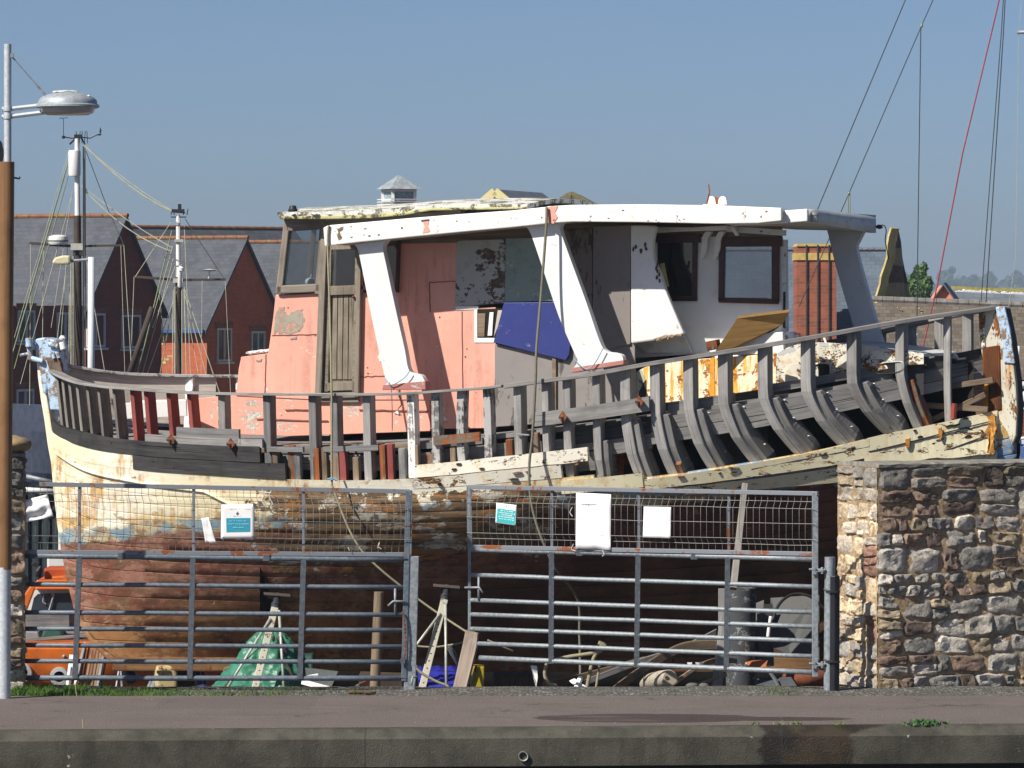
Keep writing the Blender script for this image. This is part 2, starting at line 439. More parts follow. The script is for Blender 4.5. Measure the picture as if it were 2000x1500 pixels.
def mk_stone():
    m = Mat('rubble_stone', .85); a = m.N.new('ShaderNodeAttribute'); a.attribute_name = 'Col'
    v = m.ocoord(False); f = m.noise(v, 30, 6, .7); g = m.noise(v, 9, 4, .65)
    c = m.mix(1., a.outputs['Color'], m.mix(m.step(f, .25, .75), (.55, .55, .55), (1.35, 1.32, 1.25)), 'MULTIPLY')
    c = m.mix(m.mth('MULTIPLY', m.step(g, .58, .72), .55), c, (.05, .045, .04))
    z = m.sep(v)[2]
    # black algae staining that hangs from the coping
    al = m.mth('MULTIPLY', m.step(m.mth('ADD', z, m.mth('MULTIPLY', m.noise(m.scale(v, (1.6, 1.6, .6)), 1., 5, .65), 1.3)), 2.35, 2.8), .5)
    c = m.mix(al, c, (.022, .02, .016))
    m.col(c); m.bump(m.mth('ADD', f, m.mth('MULTIPLY', g, .7)), .9, .02); return m.m
M['tarmac'] = mk_tarmac(); M['gravel'] = mk_gravel(); M['concrete'] = mk_concrete(); M['water'] = mk_water(); M['stone'] = mk_stone()
M['brick'] = mk_brick('red_brick', (.23, .046, .026), (.18, .036, .022), (.16, .075, .05))  # colour lowered so that the shade on the gables is painted in
M['brick_brown'] = mk_brick('brown_brick', (.26, .085, .05), (.17, .055, .04), (.22, .17, .13))
M['slate'] = mk_slate('grey_slate', (.066, .073, .088), .18, .24, .15)
M['slate_blue'] = mk_slate('blue_slate', (.095, .12, .155), .1, .2, .13)
M['brick_lit'] = mk_brick('sunlit_red_brick', (.50, .115, .045), (.40, .085, .04), (.32, .15, .09))  # brighter copy of the house brick, with sunlight painted into its colour
M['slate_brown'] = mk_slate('stone_slate', (.125, .105, .085), .3, .15, .10, (.17, .14, .10))
M['ridge'] = m_plain('terracotta_ridge', (.22, .095, .05), .8, dirt=(.25, .2, .05))
M['lichen_stone'] = m_plain('lichen_stone', (.46, .36, .17), .9, sc=3, var=.35, bump=.4, dirt=(.2, .17, .1))
M['mortar'] = m_plain('lime_mortar', (.36, .24, .125), .95, sc=14, var=.3, bump=.8, dirt=(.22, .16, .1))

# ================================================================ ground, road, quay, water
def strip(ys, zs, x0=-60, x1=60, n=1):
    mb = MB(); rows = []
    for y, z in zip(ys, zs): rows.append([V((x0 + (x1 - x0) * i / n, y, z)) for i in range(n + 1)])
    mb.grid(rows, [[(p.x, p.y) for p in r] for r in rows]); return mb
# one ground sheet: gravelled threshold, a lower yard, the low land beyond and the far hill
gy, gz, rows = [], [], []
prof = [(49.15, -.004), (49.6, .0), (50.0, .012), (50.35, .02), (50.7, -.02), (51.2, -.14), (52.2, -.33), (53.5, -.44), (55, -.75), (57, -1.0), (70, -1.1), (100, -1.6), (300, -1.6), (700, -1.4), (1500, -1), (2200, 3.), (2800, 9.5), (3400, 14.5), (4000, 17), (6000, 14)]
for y, z in prof:
    nx = 80; wdt = 30 if y < 80 else y * .9
    rows.append([V((-wdt + 2 * wdt * i / nx, y, z + (.03 * mnoise.noise(V((-wdt + 2 * wdt * i / nx, y * 3, 0))) if 49.7 < y < 60 else (2.2 * mnoise.noise(V(((i - 40) * .12, y * .002, 3))) if y > 2000 else 0)))) for i in range(nx + 1)])
mb = MB(); mb.grid(rows, [[(p.x, p.y) for p in r] for r in rows])
def mk_ground():
    m = Mat('ground_mix', .9); v = m.ocoord(False)
    gm = M['gravel']
    cell = m.vor(v, 26, out='Color'); d = m.vor(v, 26); g = m.noise(v, 1.6, 5, .6)
    c = m.ramp(m.sep(cell)[0], [(.0, (.075, .075, .07)), (.55, (.15, .145, .135)), (1., (.34, .33, .31))])
    c = m.mix(m.mth('MULTIPLY', m.step(g, .42, .66), .6), c, (.12, .10, .075))
    c = m.mix(m.mth('MULTIPLY', m.step(d, .25, .5), .6), c, (.05, .045, .04))
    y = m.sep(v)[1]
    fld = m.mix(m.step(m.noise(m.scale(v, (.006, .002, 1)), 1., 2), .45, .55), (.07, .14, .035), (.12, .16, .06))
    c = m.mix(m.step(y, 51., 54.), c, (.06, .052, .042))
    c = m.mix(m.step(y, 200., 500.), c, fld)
    m.col(c); m.bump(d, .8, .03); return m.m
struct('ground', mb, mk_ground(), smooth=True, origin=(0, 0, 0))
QY = lambda x: 45.42 + .075 * x                      # quay edge runs slightly away to the right
mb = MB()
rows = []
for k in range(9):
    t = k / 8
    rows.append([V((x, QY(x) * (1 - t) + .30 * (1 - t) + 49.35 * t, .004 + .012 * math.sin(t * 3.14))) for x in [-30 + i * 1.0 for i in range(61)]])
mb.grid(rows, [[(p.x, p.y) for p in r] for r in rows])
struct('road', mb, M['tarmac'], origin=(0, 0, 0))
mb = MB(); xs = [-30 + i * .5 for i in range(121)]
def edge(x): return .012 * mnoise.noise(V((x * 3, 0, 0))) + .008 * mnoise.noise(V((x * 11, 3, 0)))
rows = [[V((x, QY(x) + dy + edge(x) * q, z)) for x in xs] for dy, z, q in ((.34, .008, 0), (.17, .014, 0), (.13, .006, 1), (.0, -.07, 1), (.0, -.20, .6), (.004, -.318, .6), (.06, -.33, .4), (.45, -.335, 0))]
mb.grid(rows, [[(p.x, p.z) for p in r] for r in rows])
q = struct('quay_edge', mb, M['concrete'], origin=(0, 0, 0))
mb = MB(); rows = [[V((x, QY(x) + .45, z)) for x in (-30, 30)] for z in (-.32, -2.2)]
mb.grid(rows); struct('quay_wall', mb, m_plain('shaded_quay_wall', (.02, .018, .015), .6), origin=(0, 0, 0))  # near-black colour paints in the shade below the overhanging edge
mb = MB(); mb.grid([[V((x, y, -1.5)) for x in (-60, 60)] for y in (-40, 46)]); struct('water', mb, M['water'])
# far bank the viewer stands on
mb = MB(); mb.slab([V((-60, 6, 2.1)), V((60, 6, 2.1)), V((60, 6, -2)), V((-60, 6, -2))], (0, -60, 0)); struct('far_bank', mb, M['concrete'], origin=(0, 0, 0))

# drain pipe in the quay face
pc = P(1022, 1477, QY(.1) - .012)
mb = MB(); mb.lathe(pc, [(.034, .10), (.034, -.012), (.043, -.016), (.045, .0), (.045, .1)], 20, 'Y')
solo('drain_pipe', mb, m_plain('dull_pipe', (.3, .3, .28), .5, .3), 'short round drain pipe set in the concrete quay face', 'pipe', smooth='auto')
mb2 = MB(); mb2.lathe(pc + V((0, .03, 0)), [(.034, 0), (.0001, .0)], 20, 'Y')
dp = bpy.data.objects['drain_pipe']; obj('pipe_bore', mb2, m_plain('pipe_black', (.01, .01, .01), .9), dp)

# ================================================================ rubble stone walls
def stone_wall(mb, cols, O, D, L, Ht, outn, seed, hmin=.11, hmax=.27, wmin=.13, wmax=.46, palette=None, quoin=False):
    """stones set on a mortar plane: O bottom corner, D along, outn outward"""
    rs = random.Random(seed); O, D, outn = V(O), V(D).normalized(), V(outn).normalized()
    zb = [0.]
    while zb[-1] < Ht - hmin: zb.append(zb[-1] + rs.uniform(hmin, hmax))
    zb[-1] = Ht
    if len(zb) > 2 and zb[-1] - zb[-2] < .06: zb.pop(-2)
    def zrow(i, x):
        if i <= 0: return 0.
        if i >= len(zb) - 1: return Ht
        return zb[i] + .05 * mnoise.noise(V((x * 2.2, i * 9.1, seed)))
    def stone(c4, pr):
        n = 8; cc = palette(rs)
        amp = rs.uniform(.012, .028); tilt = (rs.uniform(-.016, .016), rs.uniform(-.014, .014)); sd = rs.uniform(0, 99)
        rows = []
        ctr = (V((c4[0][0] + c4[1][0] + c4[2][0] + c4[3][0], c4[0][1] + c4[1][1] + c4[2][1] + c4[3][1], 0))) / 4
        for j in range(n + 1):
            r = []
            for i in range(n + 1):
                u, v = i / n, j / n
                # squeeze towards rounded outline
                U, W = 2 * u - 1, 2 * v - 1
                rr = max(abs(U), abs(W)); q = (abs(U) ** 8 + abs(W) ** 8) ** (1 / 8) if rr > 0 else 1
                k = rr / q if rr > .02 else 1
                uu, vv = (U * k + 1) / 2, (W * k + 1) / 2
                x = (c4[0][0] * (1 - uu) + c4[1][0] * uu) * (1 - vv) + (c4[3][0] * (1 - uu) + c4[2][0] * uu) * vv
                z = (c4[0][1] * (1 - uu) + c4[1][1] * uu) * (1 - vv) + (c4[3][1] * (1 - uu) + c4[2][1] * uu) * vv
                wob = V((mnoise.noise(V((x * 9, z * 9, sd))), mnoise.noise(V((x * 9, z * 9, sd + 40))), 0)) * .016
                x += wob.x; z += wob.y
                e = max(0, 1 - rr ** 11)
                h = -.001 + e * (pr + amp * .6) + e * (tilt[0] * U + tilt[1] * W)
                h += e * .016 * mnoise.noise(V((x * 14, z * 14, sd))) + e * .016 * mnoise.noise(V((x * 33, z * 33, sd)))
                # chiselled facets
                h += e * .014 * round(1.6 * mnoise.noise(V((x * 7, z * 7, sd + 9))))
                r.append(O + D * x + V((0, 0, max(z, -.01))) + outn * h)
                cols.append([c * (1 + .25 * mnoise.noise(V((x * 6, z * 6, sd)))) for c in cc])
            rows.append(r)
        mb.grid(rows, [[(p.x, p.z) for p in r] for r in rows])
    for i in range(len(zb) - 1):
        x = rs.uniform(-.05, 0) if not quoin else 0
        first = True
        while x < L - .03:
            hh = zb[i + 1] - zb[i]
            wd = rs.uniform(max(wmin, hh * .7), min(wmax, hh * 2.6))
            if L - x - wd < wmin * .7: wd = L - x
            g = .0028; j = lambda a=.03: rs.uniform(-a, a)
            x0, x1 = max(x, 0) + g, min(x + wd, L) - g
            if x1 - x0 > .03:
                jl = 0 if (first or x1 > L - .05) else 1
                c4 = [(x0 + j() * jl, zrow(i, x0) + g), (x1 + j() * jl, zrow(i, x1) + g), (x1 + j() * jl, zrow(i + 1, x1) - g), (x0 + j() * jl, zrow(i + 1, x0) - g)]
                if hh > .18 and rs.random() < .33:
                    m_ = rs.uniform(.4, .6)
                    la = (c4[0][0], c4[0][1] * (1 - m_) + c4[3][1] * m_); ra = (c4[1][0], c4[1][1] * (1 - m_) + c4[2][1] * m_)
                    stone([c4[0], c4[1], (ra[0], ra[1] - g), (la[0], la[1] - g)], rs.uniform(.008, .03))
                    stone([(la[0], la[1] + g), (ra[0], ra[1] + g), c4[2], c4[3]], rs.uniform(.008, .03))
                else:
                    stone(c4, rs.uniform(.006, .022))
            x += wd; first = False
    # mortar plane (its own colour), gently rough
    rows = []; nx, nz = max(2, int(L / .04)), max(2, int(Ht / .04))
    for b in range(nz + 1):
        r = []
        for a in range(nx + 1):
            x, z = L * a / nx, Ht * b / nz
            r.append(O + D * x + V((0, 0, z)) + outn * (.006 * mnoise.noise(V((x * 12, z * 12, seed))) + .006))
            k = .8 + .35 * mnoise.noise(V((x * 5, z * 5, seed + 5)))
            cols.append([.50 * k, .36 * k, .22 * k])
        rows.append(r)
    mb.grid(rows, [[(p.x, p.z) for p in r] for r in rows])
def haze_box():
    mb = MB(); mb.box(V((0, 3020, 14)), 12400, 6240, 1)
    zs = (-3.4, 26.)
    mb.v = [V((p.x, p.y, zs[0] if p.z < 14 else zs[1])) for p in mb.v]
    m = bpy.data.materials.new('haze_air'); m.use_nodes = True; t = m.node_tree; t.nodes.remove(t.nodes['Principled BSDF'])
    v = t.nodes.new('ShaderNodeVolumePrincipled'); v.inputs['Color'].default_value = (.50, .63, .80, 1); v.inputs['Density'].default_value = .00028; v.inputs['Anisotropy'].default_value = 0
    t.links.new(v.outputs[0], t.nodes['Material Output'].inputs['Volume'])
    o = obj('haze', mb, m); o['kind'] = 'stuff'; o['label'] = 'thin blue summer haze over the far hill'; o['category'] = 'haze'
haze_box()
def pal(rs):
    t = rs.random()
    if t < .28: c = (.17, .165, .155)
    elif t < .48: c = (.27, .255, .235)
    elif t < .60: c = (.19, .135, .105)
    elif t < .76: c = (.26, .215, .15)
    elif t < .90: c = (.40, .37, .33)
    else: c = (.12, .09, .075)
    k = rs.uniform(1.0, 1.75); return [x * k for x in c]
def pal_end(rs):
    t = rs.random()
    if t < .4: c = (.36, .32, .27)
    elif t < .6: c = (.26, .245, .23)
    elif t < .78: c = (.21, .125, .095)
    else: c = (.47, .38, .27)
    k = rs.uniform(1.15, 1.75); return [x * k for x in c]
def build_wall(name, A, D, L, T, Ht, label, seed, endleft=True):
    """A: bottom corner shared by the front face and the end face nearest the gateway"""
    A = V(A); D = V(D).normalized(); nf = V((D.y, -D.x, 0))
    if nf.y > 0: nf = -nf
    mb = MB(); cols = []
    stone_wall(mb, cols, A, D, L, Ht, nf, seed, palette=pal)
    stone_wall(mb, cols, A, -nf, T, Ht, -D, seed + 1, palette=pal_end, hmin=.13, hmax=.22, wmin=.16, wmax=.3, quoin=True)
    mb.col = cols
    root = thing(name, label, 'wall', A)
    obj('stonework', mb, M['stone'], root, smooth='auto')
    core = MB(); Q = [A + D * .006 - nf * .02, A + D * L - nf * .02, A + D * L - nf * T, A + D * .006 - nf * T]
    core.slab([q + V((0, 0, Ht - .02)) for q in Q], (0, 0, -Ht)); obj('core', core, M['mortar'], root)
    cp = MB(); n = 40; rr = []
    for k, (o, z) in enumerate(((.025, -.004), (.030, .026), (.0, .040), (-T * .5, .048), (-T - .01, .03), (-T - .02, -.004))):
        rr.append([A + D * (.0 + L * i / n) + nf * (o + .008 * mnoise.noise(V((i * .7, k, seed)))) + V((0, 0, Ht + z + .008 * mnoise.noise(V((i * .5, k * 3, seed))))) for i in range(n + 1)])
    cp.grid(rr, [[(p.x, p.z) for p in r] for r in rr])
    cp.face([0, (n + 1), 2 * (n + 1), 3 * (n + 1), 4 * (n + 1), 5 * (n + 1)])
    obj('coping', cp, m_plain('coping_mortar', (.24, .225, .19), .9, sc=10, var=.35, bump=.7, dirt=(.07, .065, .055)), root)
    return root
RW = P(1714, 1347, 50.2); RW.z = -.02
dW = V((math.cos(math.radians(23)), math.sin(math.radians(23)), 0))
build_wall('stone_wall', RW, dW, 3.2, .86, 2.20, 'tall rubble stone wall with pale mortar beside the right gate post', 3)
LW = P(48, 1350, 49.9); LW.z = -.02
dL = V((-math.cos(math.radians(24)), -math.sin(math.radians(24)), 0))
build_wall('stone_wall', LW, dL, 1.6, .5, 2.32, 'dark narrow end of a stone wall behind the lamp post', 21)
# rounded sandstone cap on the left pier
mb = MB(); mb.blob(LW + V((-.14, .12, 2.43)), (.2, .26, .09), 3, .12, 3, 2)
solo('cap_stone', mb, m_plain('dull_sandstone', (.26, .19, .10), .9, sc=6, var=.4, bump=.5, dirt=(.10, .085, .06)), 'rounded sandstone cap on the stone pier behind the lamp post', 'stone', smooth=True)
# ================================================================ the wrecked fishing boat
TH = math.radians(20); CT, ST = math.cos(TH), math.sin(TH)
AX = V((CT, -ST, 0)); NO = V((-ST, -CT, 0))            # along the boat (left to right); outboard, towards the viewer
Y0 = 55.6
def bw(s, h, z): return V((CT * s - ST * h, Y0 - ST * s - CT * h, z))
def BS(px, h):
    k = (px - 1000.0) / F
    return (k * (Y0 - CT * h) + ST * h) / (CT + k * ST)
def B(px, py, h):
    p = bw(BS(px, h), h, 0); p.z = HC - (py - HZ) / F * p.y; return p
def proj(p): return (1000 + F * p.x / p.y, HZ + F * (HC - p.z) / p.y)

cR = curve([(80, 700), (95, 722), (112, 733), (130, 741), (200, 755), (250, 759), (350, 766), (450, 769), (600, 770), (720, 770), (800, 768), (870, 763), (950, 757), (1060, 742), (1150, 730), (1260, 710), (1400, 688), (1500, 672), (1600, 655), (1700, 637), (1800, 620), (1900, 606), (1950, 599)])
cA = curve([(80, 795), (95, 812), (110, 826), (150, 840), (200, 852), (300, 863), (400, 869), (500, 872), (650, 872), (800, 865), (1000, 846), (1150, 828), (1260, 812), (1400, 792), (1600, 760), (1800, 722), (1950, 690)])
cC = curve([(95, 868), (150, 896), (261, 916), (400, 927), (560, 936), (700, 938), (810, 934), (1000, 916), (1150, 901), (1260, 884), (1400, 862), (1600, 824), (1800, 782), (1950, 748)])
cE = curve([(100, 895), (150, 925), (261, 948), (400, 960), (560, 968), (810, 968), (1000, 958), (1150, 946), (1263, 936), (1400, 917), (1460, 907), (1612, 879), (1700, 857), (1837, 830), (1947, 807)])
STEM = curve([(690, 78), (770, 86), (810, 93), (868, 101), (900, 107), (1000, 116), (1040, 122), (1130, 138), (1180, 150), (1230, 170), (1262, 195), (1288, 228)])
YK = 1288.0
RIGHT = curve([(0, 1952), (.12, 1985), (.25, 1975), (.4, 1930), (.6, 1840), (.8, 1740), (1, 1640)])
BM = 1.95
TOPS = [(cR, 88, 1952, 1.0), (cA, 94, 1955, .985), (cC, 101, 1956, .965), (cE, 107, 1952, .93)]
def fplan(u, t=0.):
    u = min(max(u, 0), 1); ur = .52 - .26 * min(t * 1.6, 1)
    return min(1 - (1 - u / .45) ** 2.3 if u < .45 else 1., 1. if u < ur else 1 - ((u - ur) / (1 - ur)) ** (2.6 - .9 * min(t * 2, 1)))
def sm01(a, b, x):
    x = min(max((x - a) / (b - a), 0), 1); return x * x * (3 - 2 * x)
HE = .07
def sext(rho):
    if rho <= 3:
        i = min(int(rho), 2); f = rho - i
        xl = TOPS[i][1] * (1 - f) + TOPS[i + 1][1] * f; xr = TOPS[i][2] * (1 - f) + TOPS[i + 1][2] * f
    else:
        t = rho - 3
        yl = cE(107) * (1 - t) + YK * t; xl = STEM(yl); xr = RIGHT(t)
    return BS(xl, HE), BS(xr, HE)
def hullpt(rho, s, off=0., side=1):
    s0, s1 = sext(rho); u = min(max((s - s0) / (s1 - s0), 0), 1); s = s0 + u * (s1 - s0)
    if rho <= 3:
        i = min(int(rho), 2); f = rho - i
        t = 0.; g = TOPS[i][3] * (1 - f) + TOPS[i + 1][3] * f - .05 * sm01(.5, .8, u) * (max(0, rho - 1) / 2) ** 1.4
    else:
        t = rho - 3; g = (.93 - .05 * sm01(.5, .8, u)) * max(0, 1 - t ** (1.5 - .35 * sm01(.4, .75, u)))
    h = HE + BM * g * fplan(u, t)
    p = bw(s, h, 0); px = 1000 + F * p.x / p.y
    if rho <= 3: py = TOPS[i][0](px) * (1 - f) + TOPS[i + 1][0](px) * f
    else:
        se0, se1 = sext(3); ue = s0 * 0 + se0 + u * (se1 - se0)
        pe = bw(ue, HE + BM * (.93 - .05 * sm01(.5, .8, u)) * fplan(u), 0)
        py = cE(1000 + F * pe.x / pe.y) * (1 - t) + YK * t
        if u > .8: py += 0
    z = HC - (py - HZ) / F * p.y
    if side < 0:
        q = sm01(.42, .6, u); z += (.07 + .07 * (h / BM)) * (1 - q) + .05 * (h / BM) * q; h2 = -(h - off)
    else: h2 = h - off
    return bw(s, h2, z)
def s_at(px, rho):
    s0, s1 = sext(rho); a, b = s0, s1
    for _ in range(30):
        c = (a + b) / 2
        if proj(hullpt(rho, c))[0] < px: a = c
        else: b = c
    return (a + b) / 2
PUV = lambda p: (proj(p)[0] / 1000, proj(p)[1] / 1000)

def mk_hull():
    """cream topsides, worn blue boot-top, oxide antifouling and bare planks; the bands are painted level along the side (UV = side elevation)"""
    m = Mat('hull_paint', .7, spec=.25); uv = m.tc('UV'); x, y, _ = m.sep(uv)
    wl = m.mth('SUBTRACT', y, m.mth('SUBTRACT', 1.062, m.mth('MULTIPLY', x, .083)))
    wl = m.mth('ADD', wl, m.step(x, 1.15, 1.5, 0, .022))
    n1 = m.noise(uv, 9, 7, .68); n2 = m.noise(uv, 45, 5, .65); g = m.noise(m.scale(uv, (7, 70, 1)), 1., 5, .6)
    lo = m.noise(uv, 3.2, 4, .6)
    wl2 = m.mth('ADD', wl, m.mth('ADD', m.mth('MULTIPLY', m.mth('SUBTRACT', n1, .5), .05), m.mth('MULTIPLY', m.mth('SUBTRACT', n2, .5), .03)))
    cream = m.mix(m.step(lo, .35, .65), (.86, .83, .71), (.82, .73, .50))
    cream = m.mix(m.step(x, .9, 1.35), cream, m.mix(m.step(lo, .35, .65), (.62, .56, .36), (.58, .47, .22)))
    cream = m.mix(m.mth('MULTIPLY', m.step(m.noise(m.scale(uv, (14, 34, 1)), 1., 8, .75), .53, .62), .45), cream, (.60, .46, .22))
    cream = m.mix(m.mth('MULTIPLY', m.step(n2, .55, .75), .3), cream, (.45, .33, .16))
    run = m.noise(m.scale(uv, (48, 8, 1)), 1., 6, .7, .4)
    rp = m.step(m.noise(uv, 9, 5, .65), .45, .57)
    cream = m.mix(m.mth('MULTIPLY', m.mth('MULTIPLY', m.step(run, .44, .60), rp), .85), cream, m.mix(m.step(n2, .4, .6), (.55, .30, .08), (.34, .15, .04)))
    cream = m.mix(m.mth('MULTIPLY', m.step(m.mth('ADD', n1, m.mth('MULTIPLY', m.step(y, .98, 1.04), .12)), .56, .64), .6), cream, (.62, .42, .15))
    cream = m.mix(m.mth('MULTIPLY', m.step(m.noise(m.scale(uv, (25, 70, 1)), 1., 6, .75), .64, .67), .9), cream, (.13, .07, .03))
    blue = m.mix(m.step(n2, .35, .65), (.20, .29, .36), (.30, .38, .40))
    blue = m.mix(m.step(x, 1.2, 1.5), blue, (.20, .31, .45))
    n3 = m.noise(m.scale(uv, (15, 26, 1)), 1., 9, .78, .3)
    red = m.mix(m.step(n1, .44, .56), (.20, .075, .05), (.34, .165, .115))
    red = m.mix(m.mth('MULTIPLY', m.step(n3, .52, .57), .7), red, (.40, .235, .17))
    red = m.mix(m.mth('MULTIPLY', m.step(n3, .47, .43), .75), red, (.115, .065, .04))
    red = m.mix(m.mth('MULTIPLY', m.step(m.noise(m.scale(uv, (14, 30, 1)), 1., 6, .7), .48, .62), .75), red, (.16, .095, .045))
    red = m.mix(m.mth('MULTIPLY', m.step(n2, .63, .72), .7), red, (.42, .30, .2))
    red = m.mix(m.mth('MULTIPLY', m.step(m.noise(uv, 30, 6, .75), .60, .66), .7), red, (.05, .03, .02))
    wood = m.mix(m.step(g, .32, .68), (.09, .055, .03), (.30, .20, .11))
    wood = m.mix(m.mth('MULTIPLY', m.step(m.noise(m.scale(uv, (12, 40, 1)), 1., 6, .7), .55, .585), .85), wood, (.36, .15, .035))
    wood = m.mix(m.mth('MULTIPLY', m.step(m.noise(m.scale(uv, (9, 26, 1)), 1., 7, .7), .545, .575), .85), wood, m.mix(m.step(n2, .4, .6), (.34, .32, .28), (.60, .56, .47)))
    wood = m.mix(m.mth('MULTIPLY', m.step(m.noise(m.scale(uv, (10, 130, 1)), 1., 5, .6), .62, .67), .9), wood, (.035, .022, .014))
    low = m.mix(m.step(n1, .4, .62), (.20, .085, .04), (.36, .18, .07))
    low = m.mix(m.mth('MULTIPLY', m.step(m.noise(m.scale(uv, (20, 34, 1)), 1., 7, .75), .52, .60), .75), low, (.07, .04, .025))
    low = m.mix(m.mth('MULTIPLY', m.step(m.noise(uv, 26, 5, .8), .62, .66), .7), low, (.42, .28, .16))
    low = m.mix(m.mth('MULTIPLY', m.step(n3, .52, .56), .55), low, (.44, .27, .13))
    low = m.mix(m.step(x, .6, .95), low, m.mix(m.step(n1, .4, .62), (.07, .035, .022), (.13, .065, .035)))  # low and red bands darken rightwards: underside shade painted into the colour
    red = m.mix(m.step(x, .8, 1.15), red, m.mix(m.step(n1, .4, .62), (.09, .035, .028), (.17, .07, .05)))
    blue = m.mix(m.step(n3, .50, .53), blue, m.mix(m.step(n2, .45, .55), (.52, .44, .28), (.30, .20, .11)))
    cream = m.mix(m.mth('MULTIPLY', m.step(m.mth('ADD', n3, m.mth('MULTIPLY', m.step(wl2, -.07, -.01), .05)), .59, .62), .8), cream, m.mix(m.step(n2, .45, .55), (.60, .40, .15), (.36, .20, .08)))
    c = m.mix(m.step(wl2, -.018, -.012), cream, blue)
    wr = m.mth('SUBTRACT', wl2, m.step(x, 1.0, 1.35, 0, .032))
    c = m.mix(m.step(wr, .004, .012), c, red)
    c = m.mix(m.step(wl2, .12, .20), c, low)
    # bare timber where the paint has gone: mostly amidships above the waterline
    bx = m.mth('MULTIPLY', m.step(x, .40, .60), m.step(x, 1.25, 1.0))
    by = m.mth('MULTIPLY', m.step(y, .948, .962), m.step(wl, .16, .06))
    bias = m.mth('ADD', m.mth('MULTIPLY', m.mth('MULTIPLY', bx, by), .17), m.mth('ADD', m.mth('MULTIPLY', n1, .65), m.mth('MULTIPLY', n2, .35)))
    bare = m.step(bias, .60, .625)
    c = m.mix(m.mth('MULTIPLY', bare, m.step(wl, .2, .1)), c, wood)
    dk = m.step(m.mth('ADD', bias, 0.), .715, .735)
    c = m.mix(m.mth('MULTIPLY', m.mth('MULTIPLY', dk, m.step(wl, .06, .02)), .85), c, (.06, .03, .015))
    m.col(c); m.rough(m.mth('ADD', .6, m.mth('MULTIPLY', bare, .3)))
    m.bump(m.mth('ADD', m.mth('ADD', m.mth('MULTIPLY', bare, -.8), m.mth('MULTIPLY', g, .5)), m.mth('MULTIPLY', n2, .6)), .8, .012)
    return m.m
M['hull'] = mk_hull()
M['w_grey'] = m_wood('grey_timber', (.15, .148, .148), (.40, .385, .37), var=.2)
M['w_greyd'] = m_wood('dull_timber', (.10, .10, .105), (.28, .272, .265), var=.2)
M['w_dbl'] = m_wood('futtock_timber', (.10, .098, .10), (.31, .30, .29), var=.12)
M['w_dark'] = m_wood('tarred_plank', (.022, .022, .024), (.085, .082, .08), rough=.7, var=.15, nails=6.)
M['w_bow'] = m_wood('bow_rib_timber', (.12, .105, .095), (.33, .305, .28), var=.15)
M['w_red'] = m_wood('red_primed_timber', (.20, .05, .045), (.33, .09, .08), var=.15)
M['w_peel'] = m_wood('peeling_timber', (.13, .12, .115), (.30, .285, .27), paint=(.62, .61, .60), paintamt=.55)
M['w_rust'] = m_wood('rust_stained_timber', (.09, .065, .05), (.27, .22, .17), rust=.9)
M['w_brown'] = m_wood('brown_timber', (.12, .085, .055), (.30, .23, .165))
M['w_door'] = m_wood('bare_door_timber', (.15, .125, .09), (.36, .315, .25), vert=True, var=.1)
M['w_frame'] = m_wood('bare_frame_timber', (.13, .11, .085), (.32, .28, .235), var=.1)
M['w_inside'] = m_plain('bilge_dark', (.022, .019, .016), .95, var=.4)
M['white'] = m_paint('white_gloss', (.78, .78, .77), (.40, .37, .33), .17, 6., (.50, .46, .40), .3, .45, bump=.25)
M['white_dirty'] = m_paint('grimy_white', (.62, .63, .62), (.24, .19, .14), .2, 4., (.33, .3, .24), .5, .55, bump=.3)
M['white_chip'] = m_paint('chipped_white', (.83, .82, .80), (.30, .24, .19), .2, 5., (.5, .42, .28), .4, .5)
M['pink'] = m_paint('salmon_paint', (.79, .40, .31), (.42, .37, .30), .11, 4., (.66, .30, .22), .6, .6, bump=.3, under2=(.75, .72, .68), streak=.4, streakcol=(.55, .25, .17), var=.14)
M['pink_worn'] = m_paint('worn_salmon_paint', (.80, .37, .28), (.33, .30, .25), .36, 3.2, (.62, .30, .22), .5, .65, bump=.5, under2=(.62, .58, .52))
M['blue'] = m_paint('navy_board', (.030, .042, .20), (.55, .56, .6), .17, 9., (.05, .06, .17), .5, .5, bump=.3)
M['ply_grey'] = m_paint('grey_ply', (.27, .25, .24), (.19, .175, .165), .42, 2., (.20, .18, .17), .6, .8, bump=.05, aniso=(1, 1, .35))
M['mottle'] = m_paint('mouldy_panel', (.44, .46, .43), (.15, .11, .085), .46, 2.6, (.26, .17, .13), .8, .8, bump=.1)
M['mottle_green'] = m_paint('mouldy_green_panel', (.28, .36, .325), (.10, .12, .11), .45, 3.4, (.16, .19, .17), .7, .8, under2=(.42, .47, .44))
def mk_rusty():
    m = Mat('rust_streaked_white', .6); v = m.ocoord(False)
    a = m.noise(v, 4.5, 8, .7, .6); st = m.noise(m.scale(v, (16, 16, 1.1)), 1., 5, .65, .3); b = m.noise(v, 24, 6, .75); f = m.noise(m.scale(v, (34, 34, 5)), 1., 4, .6)
    c = m.mix(m.step(b, .4, .65), (.86, .80, .64), (.80, .66, .38))
    c = m.mix(m.mth('MULTIPLY', m.step(st, .47, .56), m.step(m.noise(v, 2.2, 3), .34, .46)), c, m.mix(m.step(f, .42, .58), (.74, .33, .03), (.80, .48, .10)))
    k = m.mth('ADD', m.mth('MULTIPLY', a, .75), m.mth('MULTIPLY', b, .25))
    c = m.mix(m.step(k, .535, .55), c, m.mix(m.step(b, .42, .58), (.58, .23, .02), (.30, .10, .02)))
    c = m.mix(m.step(k, .60, .61), c, (.70, .36, .06)); c = m.mix(m.step(k, .65, .66), c, (.07, .03, .018))
    m.col(c); m.bump(m.mth('ADD', m.mth('MULTIPLY', m.step(k, .535, .55), -1.), b), .7, .008); return m.m
M['rusty'] = mk_rusty()
